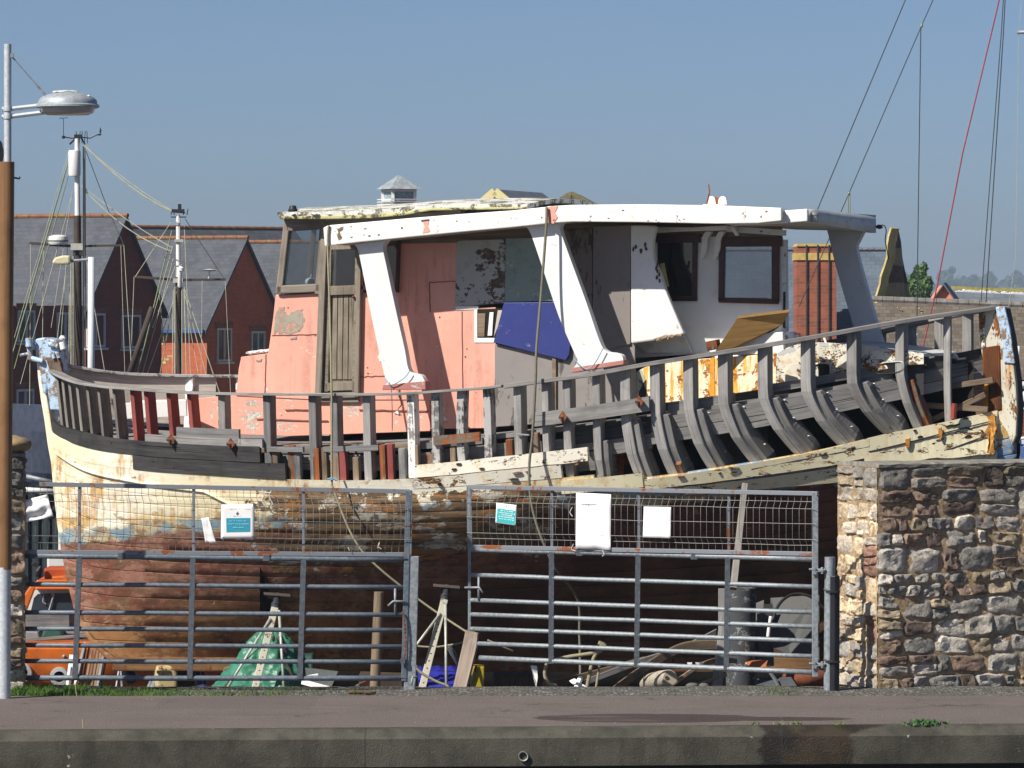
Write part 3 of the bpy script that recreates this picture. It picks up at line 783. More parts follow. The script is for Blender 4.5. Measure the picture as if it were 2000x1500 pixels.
M['rusty_pale'] = m_paint('flaking_white_steel', (.84, .80, .68), (.42, .18, .04), .48, 5., (.62, .38, .11), .9, .6, under2=(.10, .06, .035), bump=.9)
M['cream_plank'] = m_paint('cream_plank', (.86, .82, .70), (.27, .13, .045), .36, 3.6, (.64, .42, .13), .95, .6, under2=(.08, .045, .02), bump=.5, aniso=(1, 1, 2.2))
M['bluepaint'] = m_paint('sky_blue_paint', (.42, .57, .74), (.30, .20, .13), .45, 13., (.60, .66, .70), .5, .5)
M['cream_rust'] = m_paint('cream_rust', (.78, .72, .50), (.22, .095, .03), .33, 3.4, (.60, .38, .11), .9, .65, under2=(.06, .035, .02), bump=.6, aniso=(1, 1, 3.))
M['rust'] = m_plain('rust_iron', (.20, .065, .025), .9, var=.5, sc=30, bump=.6)
M['steelbolt'] = m_plain('bolt_steel', (.30, .30, .30), .5, .5)
M['brownframe'] = m_plain('varnished_mahogany', (.055, .018, .012), .35, var=.3)
M['ceiling'] = m_paint('cream_ceiling', (.52, .49, .41), (.28, .2, .12), .2, 3., (.4, .33, .2), .4, .7)
def mk_glass(name, tint, refl):
    m = Mat(name); t = m.N.new('ShaderNodeBsdfTransparent'); t.inputs[0].default_value = (*tint, 1)
    g = m.N.new('ShaderNodeBsdfGlossy'); g.inputs['Roughness'].default_value = .02; g.inputs[0].default_value = (.9, .95, 1, 1)
    f = m.N.new('ShaderNodeFresnel'); f.inputs[0].default_value = 1.45
    mx = m.N.new('ShaderNodeMixShader')
    m.L.new(m.mth('ADD', m.mth('MULTIPLY', f.outputs[0], .9), refl), mx.inputs[0]); m.L.new(t.outputs[0], mx.inputs[1]); m.L.new(g.outputs[0], mx.inputs[2])
    m.L.new(mx.outputs[0], m.N['Material Output'].inputs[0]); return m.m
M['glass'] = mk_glass('dusty_glass', (.50, .56, .61), .03)
M['glass_dark'] = m_plain('dark_glass', (.012, .014, .017), .06, spec=.6)

boat = thing('fishing_boat', 'derelict wooden fishing boat with pink deckhouse and bare ribs propped up ashore', 'boat', bw(0, 0, -.3))
def part(name, mb, mat, parent=None, label=None, **k):
    o = obj(name, mb, mat, parent or boat, **k)
    if label: o['label'] = label
    return o

# ---- planking below the missing strakes: one skin with caulked, slightly proud strakes
def hull_skin(side, t0=0., mat=None, name='hull_planking'):
    mb = MB(); edges = [0, .045, .10, .165, .23, .295, .36, .43, .50, .575, .65, .73, .81, .90, 1.]
    rho = []
    for i, e in enumerate(edges):
        if i: rho.append((3 + e - .0035, 0))
        if i < len(edges) - 1:
            rho.append((3 + e, .014 if i else 0)); rho.append((3 + e + .0035, 0)); rho.append((3 + e + (edges[i + 1] - e) * .5, -.004))
    rho.append((4., 0)); N = 150; rows = []
    for i, (r, off) in enumerate(rho):
        s0, s1 = sext(r); row = []
        for k in range(N + 1):
            u = k / N; s = s0 + (s1 - s0) * u
            o = off + .010 * mnoise.noise(V((s * 1.3, r * 5, 0))) + .005 * mnoise.noise(V((s * 6, r * 14, 4)))
            row.append(hullpt(r, s, o, side))
        rows.append(row)
    uvs = [[PUV(p) for p in r] for r in rows]
    mb.grid(rows, uvs, flip=side > 0)
    return part(name, mb, mat or M['hull'], smooth='auto', recalc=False)
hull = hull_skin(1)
sm = hull.modifiers.new('Solidify', 'SOLIDIFY'); sm.thickness = .05; sm.offset = -1
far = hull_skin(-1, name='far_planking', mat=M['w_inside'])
# keel, stem and sternpost
def rail_path(rho, s0, s1, n, off=0, side=1): return [hullpt(rho, s0 + (s1 - s0) * i / n, off, side) for i in range(n + 1)]
mb = MB(); s0, s1 = sext(4.)
pts = [bw(s0 - .05 + (s1 + .3 - s0) * i / 24, 0, hullpt(4, s0 + (s1 - s0) * i / 24).z + .03 + .015 * mnoise.noise(V((i * .9, 2, 0)))) for i in range(25)]
mb.sweep(pts, NO, V((0, 0, -1)), .20, .16); part('keel', mb, m_wood('keel_timber', (.12, .06, .03), (.34, .19, .08), rust=.5), bevel=.02)
mb = MB(); pts = []
for y in (668, 700, 740, 780, 820, 868, 900, 960, 1020, 1080, 1130, 1180, 1220, 1250, 1275, 1290):
    pts.append(B(STEM(y) + 10, y, 0))
dp = []
for i in range(len(pts)):
    t = (pts[min(i + 1, len(pts) - 1)] - pts[max(i - 1, 0)]).normalized(); d = NO.cross(t); d = d if d.dot(AX) < 0 else -d
    dp.append(d.normalized())
mb.sweep(pts, NO, dp, [.15] * len(pts), [.085] * len(pts))
mb.uv = [[(PUV(mb.v[i])) for i in f] for f in mb.f]
part('stem', mb, M['hull'], bevel=.02)

# individual strakes that remain above the open side
def plank(name, mat, ra, rb, xa, xb, n=None, thick=.055, out=0., taper_end=0, rag=.0, label=None, flare=0.):
    """plank between two rows; ra/rb are rho values (numbers or functions of px), xa..xb photo columns along the row"""
    fa = ra if callable(ra) else (lambda u, q=ra: q); fb = rb if callable(rb) else (lambda u, q=rb: q)
    sa, sb = s_at(xa, (fa(0) + fb(0)) / 2), s_at(xb, (fa(1) + fb(1)) / 2)
    n = n or max(6, int((xb - xa) / 16)); mb = MB()
    O = [[], [], [], []]
    for i in range(n + 1):
        u = i / n; s = sa + (sb - sa) * u
        q = rag * mnoise.noise(V((s * 5, xa, 1))); q2 = rag * mnoise.noise(V((s * 5, xa, 7)))
        for r, k, off in ((fa(u) + q, 0, -out), (fb(u) + q2, 1, -out - flare), (fb(u) + q2, 2, thick - out - flare), (fa(u) + q, 3, thick - out)):
            O[k].append(hullpt(r, s, off))
    wob = lambda p: p
    def UV(rw, v): return [((p - O[0][0]).length, v) for p in rw]
    a = rnd() * 5
    hgt = (O[0][0] - O[1][0]).length
    mb.grid([O[0], O[1]], [UV(O[0], a), UV(O[1], a + hgt)]); mb.grid([O[2], O[3]], [UV(O[2], a), UV(O[3], a + hgt)])
    mb.grid([O[3], O[0]], [UV(O[3], a), UV(O[0], a + .05)]); mb.grid([O[1], O[2]], [UV(O[1], a), UV(O[2], a + .05)])
    for k in (0, n):
        i = mb.add([O[0][k], O[1][k], O[2][k], O[3][k]]); mb.face((i, i + 1, i + 2, i + 3), [(0, 0)] * 4)
    if mat is M['hull']:
        mb.uv = [[PUV(mb.v[i]) for i in f] for f in mb.f]
    return part(name, mb, mat, label=label, bevel=.006)
plank('strake', M['w_dark'], 1.0, lambda u: 1.50 if u > .1 else 1.45, 103, 508, out=.012, label='dark tarred plank')
plank('strake', M['w_dark'], lambda u: 1.52, 2.0, 260, 558, out=.012, label='dark tarred plank')
plank('strake', M['hull'], lambda u: 1.47, 2.0, 98, 259, rag=.0, label='cream painted plank')
plank('strake', M['hull'], 2.01, 2.99, 98, 806, rag=.012, label='cream painted plank')
plank('strake', M['cream_plank'], lambda u: 1.63 - .02 * u, lambda u: 1.985, 811, 1148, rag=.012, out=.01, label='cream plank with rust blotches')
plank('strake', M['cream_plank'], 2.0, lambda u: 2.60, 806, 1096, rag=.012, out=.004, label='cream plank with rust blotches')
plank('strake', M['hull'], 2.60, 2.99, 806, 1160, rag=.02)
plank('strake', M['cream_rust'], lambda u: 2.74 - .0 * u, lambda u: 3.04, 1098, 1256, rag=.01, out=.03, flare=.03, label='broken yellowed plank')
plank('strake', M['cream_rust'], lambda u: 3.0 - .02 * u, lambda u: 3.05 + .02 * u, 1262, 1700, rag=.004, out=.035, flare=.035, label='yellowed plank')
plank('strake', M['cream_rust'], lambda u: 2.95 - .04 * u, lambda u: 3.10 + .05 * u, 1690, 1948, rag=.012, out=.03, flare=.06, label='flaking cream plank at the post')
plank('strake', M['cream_rust'], lambda u: 3.06 + .04 * u, lambda u: 3.10 + .09 * u, 1340, 1948, rag=.004, out=.045, flare=.03)
# rubbing strake moulding near the bow
mb = MB(); pts = []; sa, sb = s_at(112, 2.6), s_at(470, 3.0)
mb.tube([hullpt(2.35 + .75 * (i / 30) ** .8, sa + (sb - sa) * i / 30, -.01) for i in range(31)], .018, 6)
mb.uv = [[PUV(mb.v[i]) for i in f] for f in mb.f]; part('rubbing_strake', mb, M['hull'], smooth=True)

# ---- ribs
def rib(px, mat, top=0.0, bot=3.5, w=.10, d=.11, rtop=0., label=None, kink=0., wl=1., cant=0., lean=0.):
    s = s_at(px, max(top, rtop)); N = 16; pts = []; dps = []
    for i in range(N + 1):
        r = top + (bot - top) * i / N
        pts.append(hullpt(r, s + kink * math.sin(3.14 * i / N) + cant * max(0, (r - .9) / 2.) ** 1.3 + lean * r, .055))
    mb = MB(); dq = []
    for i in range(N + 1):
        t = (pts[min(i + 1, N)] - pts[max(i - 1, 0)]).normalized(); q = AX.cross(t); q = q if q.dot(NO) < 0 else -q; dq.append(q.normalized())
    mb.sweep(pts, AX, dq, [w * (1 + .05 * mnoise.noise(V((i * .5, px, 0)))) for i in range(N + 1)], d)
    return part('rib', mb, mat, bevel=.007, label=label)
BOW = [(106, 'w_greyd'), (117, 'w_greyd'), (130, 'w_grey'), (145, 'w_grey'), (165, 'w_grey'), (187, 'w_grey'), (217, 'w_grey')]
for px, mt in BOW: rib(px, M['w_bow'], .02, 1.25, .034, .26, lean=.085 - .00025 * (px - 106))
for px in (253, 280, 324, 364): rib(px, M['w_red'], .02, 1.2, .05, .21, lean=.045, label='red primed rib')
rib(428, M['w_grey'], .02, 1.25, .08, .17)
for px in (516, 605, 647, 711): rib(px, M['w_greyd'] if px != 711 else M['w_grey'], .02, 2.1, .085, .17)
for px in (797, 845, 896, 946): rib(px, M['w_peel'], .02, 2.0, .085, .15, kink=uni(-.02, .02), label='rib with peeling white paint')
for px in (1006, 1061, 1102, 1160): rib(px, M['w_grey'], .02, 2.9, .085, .19)
def doubler(px, r0, r1, w=.125, d=.22, mat='w_dbl', cant=0.):
    s = s_at(px, r0); N = 14; pts = [hullpt(r0 + (r1 - r0) * i / N, s + cant * max(0, (r0 + (r1 - r0) * i / N - .9) / 2.) ** 1.3, .075) for i in range(N + 1)]; dq = []
    for i in range(N + 1):
        t = (pts[min(i + 1, N)] - pts[max(i - 1, 0)]).normalized(); q = AX.cross(t); q = q if q.dot(NO) < 0 else -q; dq.append(q.normalized())
    mb = MB(); mb.sweep(pts, AX, dq, [w * (.75 if i == 0 else 1) for i in range(N + 1)], [d * (.45 if i == 0 else 1) for i in range(N + 1)])
    part('futtock', mb, M[mat], bevel=.008)
    for r in (.12, .42, .72):
        i = int(r * N); p = pts[i] + AX * (w * .5 + .004) + dq[i] * d * .55
        bolts = MB(); bolts.tube([p, p + AX * .02], .0075, 6); part('frame_bolt', bolts, M['steelbolt'])
for px, dx in ((1217, 14), (1275, 16), (1340, 16), (1408, 16), (1486, 17), (1570, 17), (1660, 18)):
    ct = .10 + .2 * sm01(1200, 1500, px)
    rib(px, M['w_grey'], .02, 3.16, .11, .19, cant=ct)
    doubler(px + dx, 1.02 + .03 * rnd(), 3.16, cant=ct)
rib(1754, M['w_grey'], .02, 3.16, .095, .18, cant=.14); doubler(1770, 1.25, 3.16, .09, .16, 'w_rust', .14)
rib(1847, M['w_grey'], .02, 3.2, .075, .06)
doubler(1172, 1.5, 3.1)
# old broken frame heads between the new ones
for px, t, mt in ((532, 1.02, 'w_rust'), (563, .98, 'w_rust'), (575, 1.05, 'w_greyd'), (612, 1.02, 'w_rust'), (628, 1.0, 'w_brown'), (664, 1.05, 'w_red'), (742, 1.0, 'w_rust'), (757, 1.0, 'w_red'), (806, 1.0, 'w_brown'), (836, 1.35, 'w_rust'), (990, 1.1, 'w_rust'), (1042, 1.05, 'w_rust'), (690, 1.3, 'w_brown'), (880, 1.2, 'w_brown'), (780, 1.1, 'w_greyd'), (650, 1.25, 'w_brown')):
    rib(px, M[mt], t + uni(0, .08), 2.15 if px < 980 else 2.6, uni(.05, .075), .08, label='rotten frame head')
s_ = s_at(1322, 2.3); mb = MB(); mb.beam(hullpt(2.55, s_, .03), hullpt(3.2, s_ + .05, .03), .06, .05, AX, .09, .06); part('loose_timber', mb, M['w_rust'], bevel=.006)

# ---- cap rail (near and far), far bulwark
def rail(xa, xb, mat, side=1, up=.012, w=.13, th=.03, name='cap_rail', n=60, out=.015):
    sa, sb = s_at(xa, 0), s_at(xb, 0)
    pts = [hullpt(0, sa + (sb - sa) * i / n, 0, side) + V((0, 0, up)) for i in range(n + 1)]; ax = []
    for i in range(n + 1):
        t = (pts[min(i + 1, n)] - pts[max(i - 1, 0)]).normalized(); a = V((t.y, -t.x, 0)); a = a if a.dot(NO) > 0 else -a; ax.append(a.normalized())
    pts = [p + a * (out - w / 2) * side for p, a in zip(pts, ax)]
    mb = MB(); mb.sweep(pts, ax, V((0, 0, -1)), w, th); return part(name, mb, mat, bevel=.005)
rail(96, 980, M['w_grey'], th=.028); rail(984, 1946, M['w_grey'], th=.045)
rail(96, 900, M['w_peel'], -1, th=.035, name='far_cap_rail')
rail(1100, 1940, M['w_grey'], -1, th=.04, name='far_cap_rail')
mb = MB(); sa, sb = s_at(92, .3), s_at(255, .3); n = 20
for r0, r1 in ((.02, .33), (.35, .66), (.68, 1.0)):
    mb.grid([[hullpt(r0, sa + (sb - sa) * i / n, .04, -1) for i in range(n + 1)], [hullpt(r1, sa + (sb - sa) * i / n, .04, -1) for i in range(n + 1)]], [[(i * .08, r0) for i in range(n + 1)], [(i * .08, r1 * .5 + .01) for i in range(n + 1)]])
o = part('far_bulwark', mb, m_wood('bare_bulwark', (.30, .265, .23), (.60, .55, .49)))
o.modifiers.new('Solidify', 'SOLIDIFY').thickness = .03
for k in range(9):
    s = s_at(225 + k * 62, 0); mb = MB(); mb.beam(hullpt(0, s, .05, -1), hullpt(1.2, s, .05, -1), .1, .1, AX); part('far_rib', mb, M['w_peel'] if k < 4 else M['w_grey'], bevel=.006)
for k in range(8):
    s = s_at(1250 + k * 85, 0); mb = MB(); mb.beam(hullpt(0.02, s, .05, -1), hullpt(1.2, s, .05, -1), .1, .1, AX); part('far_rib', mb, M['w_grey'], bevel=.006)

# ---- deck, shelf, inner planking
mb = MB(); n = 60; sa, sb = sext(1); A_, B_ = [], []
for i in range(n + 1):
    s = sa + .1 + (sb - sa - .2) * i / n; p = hullpt(1.0, s, .22); q = hullpt(1.0, s, .22, -1)
    if (p - bw(s, 0, p.z)).dot(NO) < 0: p = bw(s, .02, p.z); q = bw(s, -.02, p.z)
    q.z = p.z + .03; A_.append(p + V((0, 0, .01))); B_.append(q)
mb.grid([A_, [a.lerp(b, .5) + V((0, 0, .05)) for a, b in zip(A_, B_)], B_], [[(i * .17, 0) for i in range(n + 1)], [(i * .17, 1.7) for i in range(n + 1)], [(i * .17, 3.4) for i in range(n + 1)]])
o = part('deck', mb, M['w_grey']); o.modifiers.new('Solidify', 'SOLIDIFY').thickness = .05
def inner(r0, r1, xa, xb, mat, off=.17, th=.05, name='inner_plank', rag=0):
    sa, sb = s_at(xa, (r0 + r1) / 2), s_at(xb, (r0 + r1) / 2); n = max(4, int((xb - xa) / 30)); mb = MB(); O = [[], [], [], []]
    for i in range(n + 1):
        s = sa + (sb - sa) * i / n
        for k, (r, o) in enumerate(((r0, off), (r1, off), (r1, off + th), (r0, off + th))): O[k].append(hullpt(r, s, o))
    a = rnd() * 4
    for k in range(4):
        k2 = (k + 1) % 4; mb.grid([O[k], O[k2]], [[(i * .16, a + k) for i in range(n + 1)], [(i * .16, a + k + .12) for i in range(n + 1)]])
    for k in (0, n):
        i = mb.add([O[q][k] for q in range(4)]); mb.face((i, i + 1, i + 2, i + 3))
    return part(name, mb, mat, bevel=.006)
inner(1.08, 1.44, 1262, 1962, M['w_grey'], name='shelf'); inner(1.46, 1.80, 1262, 1962, M['w_grey'], name='shelf')
inner(.80, 1.0, 1290, 1420, M['w_greyd'], .24); inner(.74, .90, 1480, 1800, M['w_greyd'], .24); inner(.98, 1.1, 1380, 1700, M['w_grey'], .3)
inner(.84, 1.0, 1660, 1790, M['w_greyd'], .22, .1); inner(.80, 1.0, 1800, 1930, M['w_dark'], .2, .1)
for a, b, x0, x1, mt in ((1.0, 1.22, 520, 700, 'w_greyd'), (1.02, 1.2, 706, 790, 'w_brown'), (1.03, 1.2, 800, 930, 'w_greyd'), (1.26, 1.72, 530, 690, 'w_grey'), (1.3, 1.75, 690, 830, 'w_greyd'), (1.24, 1.66, 830, 1000, 'w_grey'), (1.7, 2.1, 840, 1010, 'w_greyd'), (1.3, 1.7, 1010, 1250, 'w_greyd'), (1.74, 2.4, 1010, 1180, 'w_grey'), (1.02, 1.5, 1090, 1262, 'w_dark'), (1.5, 1.9, 1180, 1262, 'w_greyd'), (1.0, 1.25, 430, 530, 'w_brown')):
    inner(a, b, x0, x1, M[mt], uni(.17, .21))
# rails of bare timber bolted across the frames
inner(.64, .92, 1043, 1268, M['w_grey'], -.05 + .04, .05, 'batten'); inner(.86, 1.02, 283, 470, M['w_grey'], .0, .05, 'batten'); inner(.68, .92, 343, 465, M['w_greyd'], .02, .05, 'batten'); inner(.86, 1.04, 465, 512, M['w_grey'], .0, .05, 'batten')
inner(1.0, 1.16, 520, 590, M['w_greyd'], .02, .05, 'batten'); inner(1.0, 1.16, 628, 735, M['w_greyd'], .05, .05, 'batten'); inner(.9, 1.12, 845, 935, M['w_rust'], .02, .05, 'batten')
for px, r in ((1103, .80), (1252, .72), (338, .93), (455, .96)):
    c = hullpt(r, s_at(px, r), -.07); mb = MB(); q = [c + AX * dx + V((0, 0, dz)) for dx, dz in ((-.05, 0), (0, -.065), (.05, 0), (0, .065))]
    mb.slab(q, -NO * .012); o = part('bolt_plate', mb, M['rust']); mb = MB(); mb.tube([c, c + NO * .06 - AX * .03 + V((0, 0, .004))], .012, 8); obj('bolt', mb, M['steelbolt'], o)
mb = MB(); c = hullpt(.55, s_at(1022, 1.1), .06); mb.tube([B(1010, 848, 1.95), B(1034, 850, 2.05)], .01, 6); part('bolt', mb, M['steelbolt'])
# dark lining that closes the hold, and some timbers in it
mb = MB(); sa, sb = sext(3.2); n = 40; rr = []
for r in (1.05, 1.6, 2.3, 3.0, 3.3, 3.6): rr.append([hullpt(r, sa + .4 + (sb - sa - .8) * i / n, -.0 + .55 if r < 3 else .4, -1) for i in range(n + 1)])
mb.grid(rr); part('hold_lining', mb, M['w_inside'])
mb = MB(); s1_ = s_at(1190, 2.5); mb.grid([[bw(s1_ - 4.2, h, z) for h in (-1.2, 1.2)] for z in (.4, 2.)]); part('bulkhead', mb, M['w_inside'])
mb = MB(); mb.box(B(1207, 925, 1.1), .12, .3, .5); mb.box(B(1200, 900, 1.0), .3, .1, .1); part('engine_block', mb, m_plain('orange_primer', (.42, .12, .03), .7, sc=12, var=.4))
mb = MB(); mb.tube([B(1862, 818, .5), B(1863, 802, .5), B(1864, 788, .5)], .03, 8); part('red_pipe', mb, m_plain('red_pipe', (.30, .05, .035), .6))
for a, b in (((1790, 790), (1930, 800)), ((1800, 830), (1925, 770)), ((1820, 760), (1940, 742))):
    mb = MB(); mb.beam(B(*a, .3), B(*b, .2), .08, .06); part('loose_timber', mb, M['w_brown'], bevel=.006)

# ---- stem head with its rollers, sternpost
def outline(name, pts, h, d, mat, parent=None, bevel=.01, **k):
    mb = MB(); f = [B(x, y, h) for x, y in pts]; mb.slab(f, -NO * d, [(x / 180, y / 180) for x, y in pts]); return part(name, mb, mat, parent, bevel=bevel, **k)
sh = outline('stem_head', [(68, 662), (84, 659), (108, 664), (116, 678), (118, 706), (122, 722), (112, 732), (96, 722), (90, 770), (82, 768), (76, 720), (74, 700), (69, 690)], .13, .26, M['bluepaint'], bevel=.02)
outline('stem_timber', [(88, 698), (116, 698), (121, 722), (124, 742), (110, 734), (96, 722)], .145, .05, M['w_rust'], sh)
for x, y, h, r, l in ((57, 688, .2, .045, .05), (62, 692, .14, .035, .06)):
    mb = MB(); mb.lathe(B(x, y - 9, h), [(.03, 0), (r, .01), (.04, .05), (.04, .06), (r, .10), (.03, .11)], 14); obj('stem_roller', mb, M['bluepaint'], sh, smooth='auto')
mb = MB()
for (x0, y0), (x1, y1), r in (((57, 676), (60, 702), .03), ((40, 694), (60, 690), .018), ((62, 700), (84, 706), .03), ((121, 668), (124, 684), .03), ((103, 690), (106, 700), .022), ((112, 690), (115, 699), .022), ((96, 672), (114, 676), .03)):
    mb = MB(); mb.tube([B(x0, y0, .16), B(x1, y1, .16)], r, 10); obj('roller_arm', mb, M['bluepaint'], sh, smooth='auto')
mb = MB(); mb.tube([B(121, 668, .2), B(124, 682, .2)], .035, 12); mb.lathe(B(122, 664, .2), [(.03, 0), (.04, .02), (.02, .05)], 10); obj('roller_pin', mb, M['white_chip'], sh, smooth='auto')
mb = MB(); pts = [B(91 + (y - 720) * .13, y, .1) for y in (722, 760, 800)]; mb.sweep(pts, NO, AX, .1, .12); obj('stem_band', mb, M['bluepaint'], sh, bevel=.01)
sp = outline('sternpost', [(1911, 612), (1945, 599), (1962, 598), (1972, 640), (1984, 745), (1988, 800), (1986, 850), (1972, 888), (1958, 900), (1930, 900), (1946, 806), (1920, 806), (1924, 720), (1914, 680)], .10, .22, m_paint('rusting_post', (.62, .60, .50), (.34, .13, .03), .43, 4., (.55, .33, .10), .8, .65, under2=(.12, .06, .03), streak=.9, streakcol=(.55, .24, .04), bump=.7, aniso=(1.6, 1.6, .6)), bevel=.02)
outline('blue_cladding', [(1944, 600), (1962, 598), (1973, 645), (1982, 710), (1960, 709), (1956, 660), (1948, 620)], .122, .05, M['bluepaint'], sp)
outline('pale_cladding', [(1911, 613), (1918, 606), (1924, 618), (1922, 640), (1924, 678), (1916, 680), (1912, 645)], .122, .05, M['rusty_pale'], sp)
outline('orange_strip', [(1920, 738), (1930, 742), (1930, 806), (1916, 806), (1920, 770)], .118, .04, m_plain('orange_rust', (.62, .30, .05), .8, var=.4, sc=20, dirt=(.35, .14, .03)), sp)
outline('rotten_face', [(1918, 679), (1952, 674), (1956, 800), (1930, 806), (1930, 740), (1920, 736)], .116, .05, m_wood('rotten_post', (.05, .022, .014), (.22, .085, .03), vert=True, rust=.7), sp)
mb = MB(); mb.sweep([B(x, y, .0) for x, y in ((1964, 602), (1976, 660), (1987, 745), (1990, 800), (1987, 850), (1968, 895))], NO, AX, .2, .03); obj('post_shade_strip', mb, M['w_dark'], sp, bevel=.012)  # dark strip stands in for the shade on the post's right face
mb = MB(); mb.beam(B(1855, 703, .3), B(1888, 700, .3), .1, .02); part('far_plank', mb, M['w_dark'])
mb = MB(); mb.slab([B(1857, 700, .3), B(1864, 688, .3), B(1869, 697, .3), B(1870, 701, .3)], -NO * .1); part('white_offcut', mb, M['white_chip'])
# ================================================================ deckhouse
HW, HC_, HP = 1.05, 1.78, 1.66        # wall plane, canopy edge, pillar plane (metres from the centreline)
TI = -NO                              # inboard
M['wood_pile'] = M['w_brown']
def wall(name, pts, mat, h=HW, d=.06, parent=None, **k): return outline(name, pts, h, d, mat, parent, bevel=k.pop('bevel', .006), **k)
def ragged(pts, amp=3., seg=7, seed=0):
    out = []
    for (x0, y0), (x1, y1) in zip(pts, pts[1:] + pts[:1]):
        n = max(1, int(math.hypot(x1 - x0, y1 - y0) / seg))
        for i in range(n):
            x, y = x0 + (x1 - x0) * i / n, y0 + (y1 - y0) * i / n
            out.append((x + amp * mnoise.noise(V((x * .21, y * .21, seed))) * 1.6, y + amp * mnoise.noise(V((x * .21, y * .21, seed + 50))) * 1.6))
    return out
# lower trunk side and walls
wall('cabin_side', [(383, 846), (383, 778), (462, 771), (700, 779), (840, 779), (840, 842), (560, 852)], M['pink_worn'])
wall('deckhouse_wall', [(461, 773), (466, 720), (471, 697), (524, 690), (531, 640), (538, 577), (626, 572), (622, 781)], M['pink'], h=HW + .012, label='salmon pink wall below the wheelhouse window')
wall('deckhouse_wall', [(697, 781), (697, 571), (776, 571), (776, 468), (892, 468), (892, 603), (968, 600), (968, 836), (841, 838), (841, 781)], M['pink'], h=HW + .012, label='salmon pink wall behind the canopy pillar')
wall('bare_patch', ragged([(534, 650), (538, 618), (545, 600), (553, 598), (561, 616), (572, 608), (591, 604), (594, 622), (588, 644), (570, 653)], 4, 4), m_paint('scraped_patch', (.36, .34, .28), (.60, .36, .27), .46, 9., (.2, .19, .16), .6, .8), h=HW + .016, d=.02)
for k, (a, b) in enumerate((((531, 655), (621, 653)), ((519, 692), (517, 770)), ((700, 736), (752, 734)), ((838, 552), (890, 549)), ((838, 552), (840, 610)), ((902, 608), (904, 832)), ((700, 800), (838, 803)), ((556, 800), (612, 800)), ((500, 818), (640, 822)))):
    mb = MB(); p0, p1 = B(*a, HW + .019), B(*b, HW + .019); t = (p1 - p0).normalized(); w_ = NO.cross(t) * .004
    q = [p0.lerp(p1, i / 12) + w_ * (1 + .8 * mnoise.noise(V((i * 1.3, k, 0)))) + w_ * 2 * mnoise.noise(V((i * .6, k, 5))) for i in range(13)] + [p0.lerp(p1, i / 12) - w_ + w_ * 2 * mnoise.noise(V((i * .6, k, 5))) for i in range(12, -1, -1)]
    mb.slab(q, TI * .01); part('joint', mb, m_plain('open_joint', (.22, .09, .07), .9) if k == 0 else bpy.data.materials['open_joint'])
for k, pts in enumerate((((566, 660), (580, 658), (579, 664), (567, 665)), ((500, 703), (512, 702), (511, 706), (501, 707)), ((852, 804), (868, 798), (866, 812), (874, 820), (860, 822)), ((770, 806), (776, 800), (779, 810)), ((738, 694), (743, 690), (746, 704), (741, 708)))):
    wall('chip', ragged(list(pts), 2, 3, k), M['white_chip'] if k > 1 else M['ply_grey'], h=HW + .018, d=.015, bevel=0)
for k in range(26):
    x, y = uni(475, 955), uni(600, 830)
    if 622 < x < 700 or (x < 540 and y < 700): continue
    mb = MB(); mb.blob(B(x, y, HW + .016), (uni(.004, .012), .004, uni(.004, .012)), 1, .4); part('nail_head', mb, M['w_rust'] if k % 3 else M['white'])
mb = MB()
for i in range(14):
    mb.blob(B(490 + 34 * i / 13, 689 - 4 * i / 13, uni(.7, 1.)), (uni(.04, .08), .06, .02), 1, .4, 4, i)
part('flaked_edge', mb, M['white_chip'])
mb = MB(); mb.slab([B(461, 772, HW + .01), B(471, 697, HW + .01), bw(BS(471, HW), -HW, B(471, 697, HW).z), bw(BS(461, HW), -HW, B(461, 772, HW).z)], AX * .05); part('front_coaming', mb, M['pink'])
mb = MB(); mb.slab([B(471, 697, HW), B(527, 692, HW), bw(BS(527, HW), -HW, B(527, 692, HW).z), bw(BS(471, HW), -HW, B(471, 697, HW).z)], V((0, 0, -.04))); part('coaming_top', mb, M['white_chip'])
mb = MB(); mb.slab([B(524, 690, HW), B(540, 575, HW), bw(BS(540, HW), -HW, B(540, 575, HW).z), bw(BS(524, HW), -HW, B(524, 690, HW).z)], AX * .05); part('front_wall', mb, M['pink'])
# wheelhouse corner window (weathered frame, dusty pane)
wf = wall('window', [(541, 578), (557, 430), (655, 425), (650, 486), (628, 486), (624, 580)], M['w_frame'], h=HW + .03, d=.05)
bpy.data.objects.remove(wf)
mb = MB()
fr = lambda a, b, w, d=.07, h=HW + .03: mb.beam(B(*a, h), B(*b, h), w, d, NO.cross((B(*b, h) - B(*a, h)).normalized()))
fr((546, 574), (562, 432), .075); fr((541, 566), (628, 562), .09); fr((560, 443), (640, 438), .10); fr((622, 575), (633, 432), .07); fr((556, 430), (700, 424), .06)
win = part('window', mb, M['w_frame'], bevel=.012, label='leaning corner window in bare wooden frame')
mb = MB(); mb.slab([B(552, 560, HW + .01), B(567, 450, HW + .01), B(626, 446, HW + .01), B(618, 558, HW + .01)], TI * .006); obj('pane', mb, M['glass'], win)
mb = MB()
for (a, b) in (((546, 574), (562, 432)), ((541, 566), (620, 562)), ((560, 443), (640, 438))):
    pass
mb.box(bw(BS(560, HW), 0, B(560, 570, HW).z), .06, 2 * HW, .1, -TH); mb.box(bw(BS(566, HW), 0, B(566, 437, HW).z), .06, 2 * HW, .1, -TH)
for h in (-1.0, -.35, .35): mb.beam(bw(BS(554, HW), h, B(554, 570, HW).z), bw(BS(566, HW), h, B(566, 437, HW).z), .06, .06)
part('windscreen_frame', mb, M['w_frame'], bevel=.008)
mb = MB(); mb.blob(B(605, 551, .7), (.055, .055, .05), 2, .05); mb.tube([B(606, 548, .7), B(608, 536, .7)], .006, 5); part('float_ball', mb, M['white'], smooth=True)
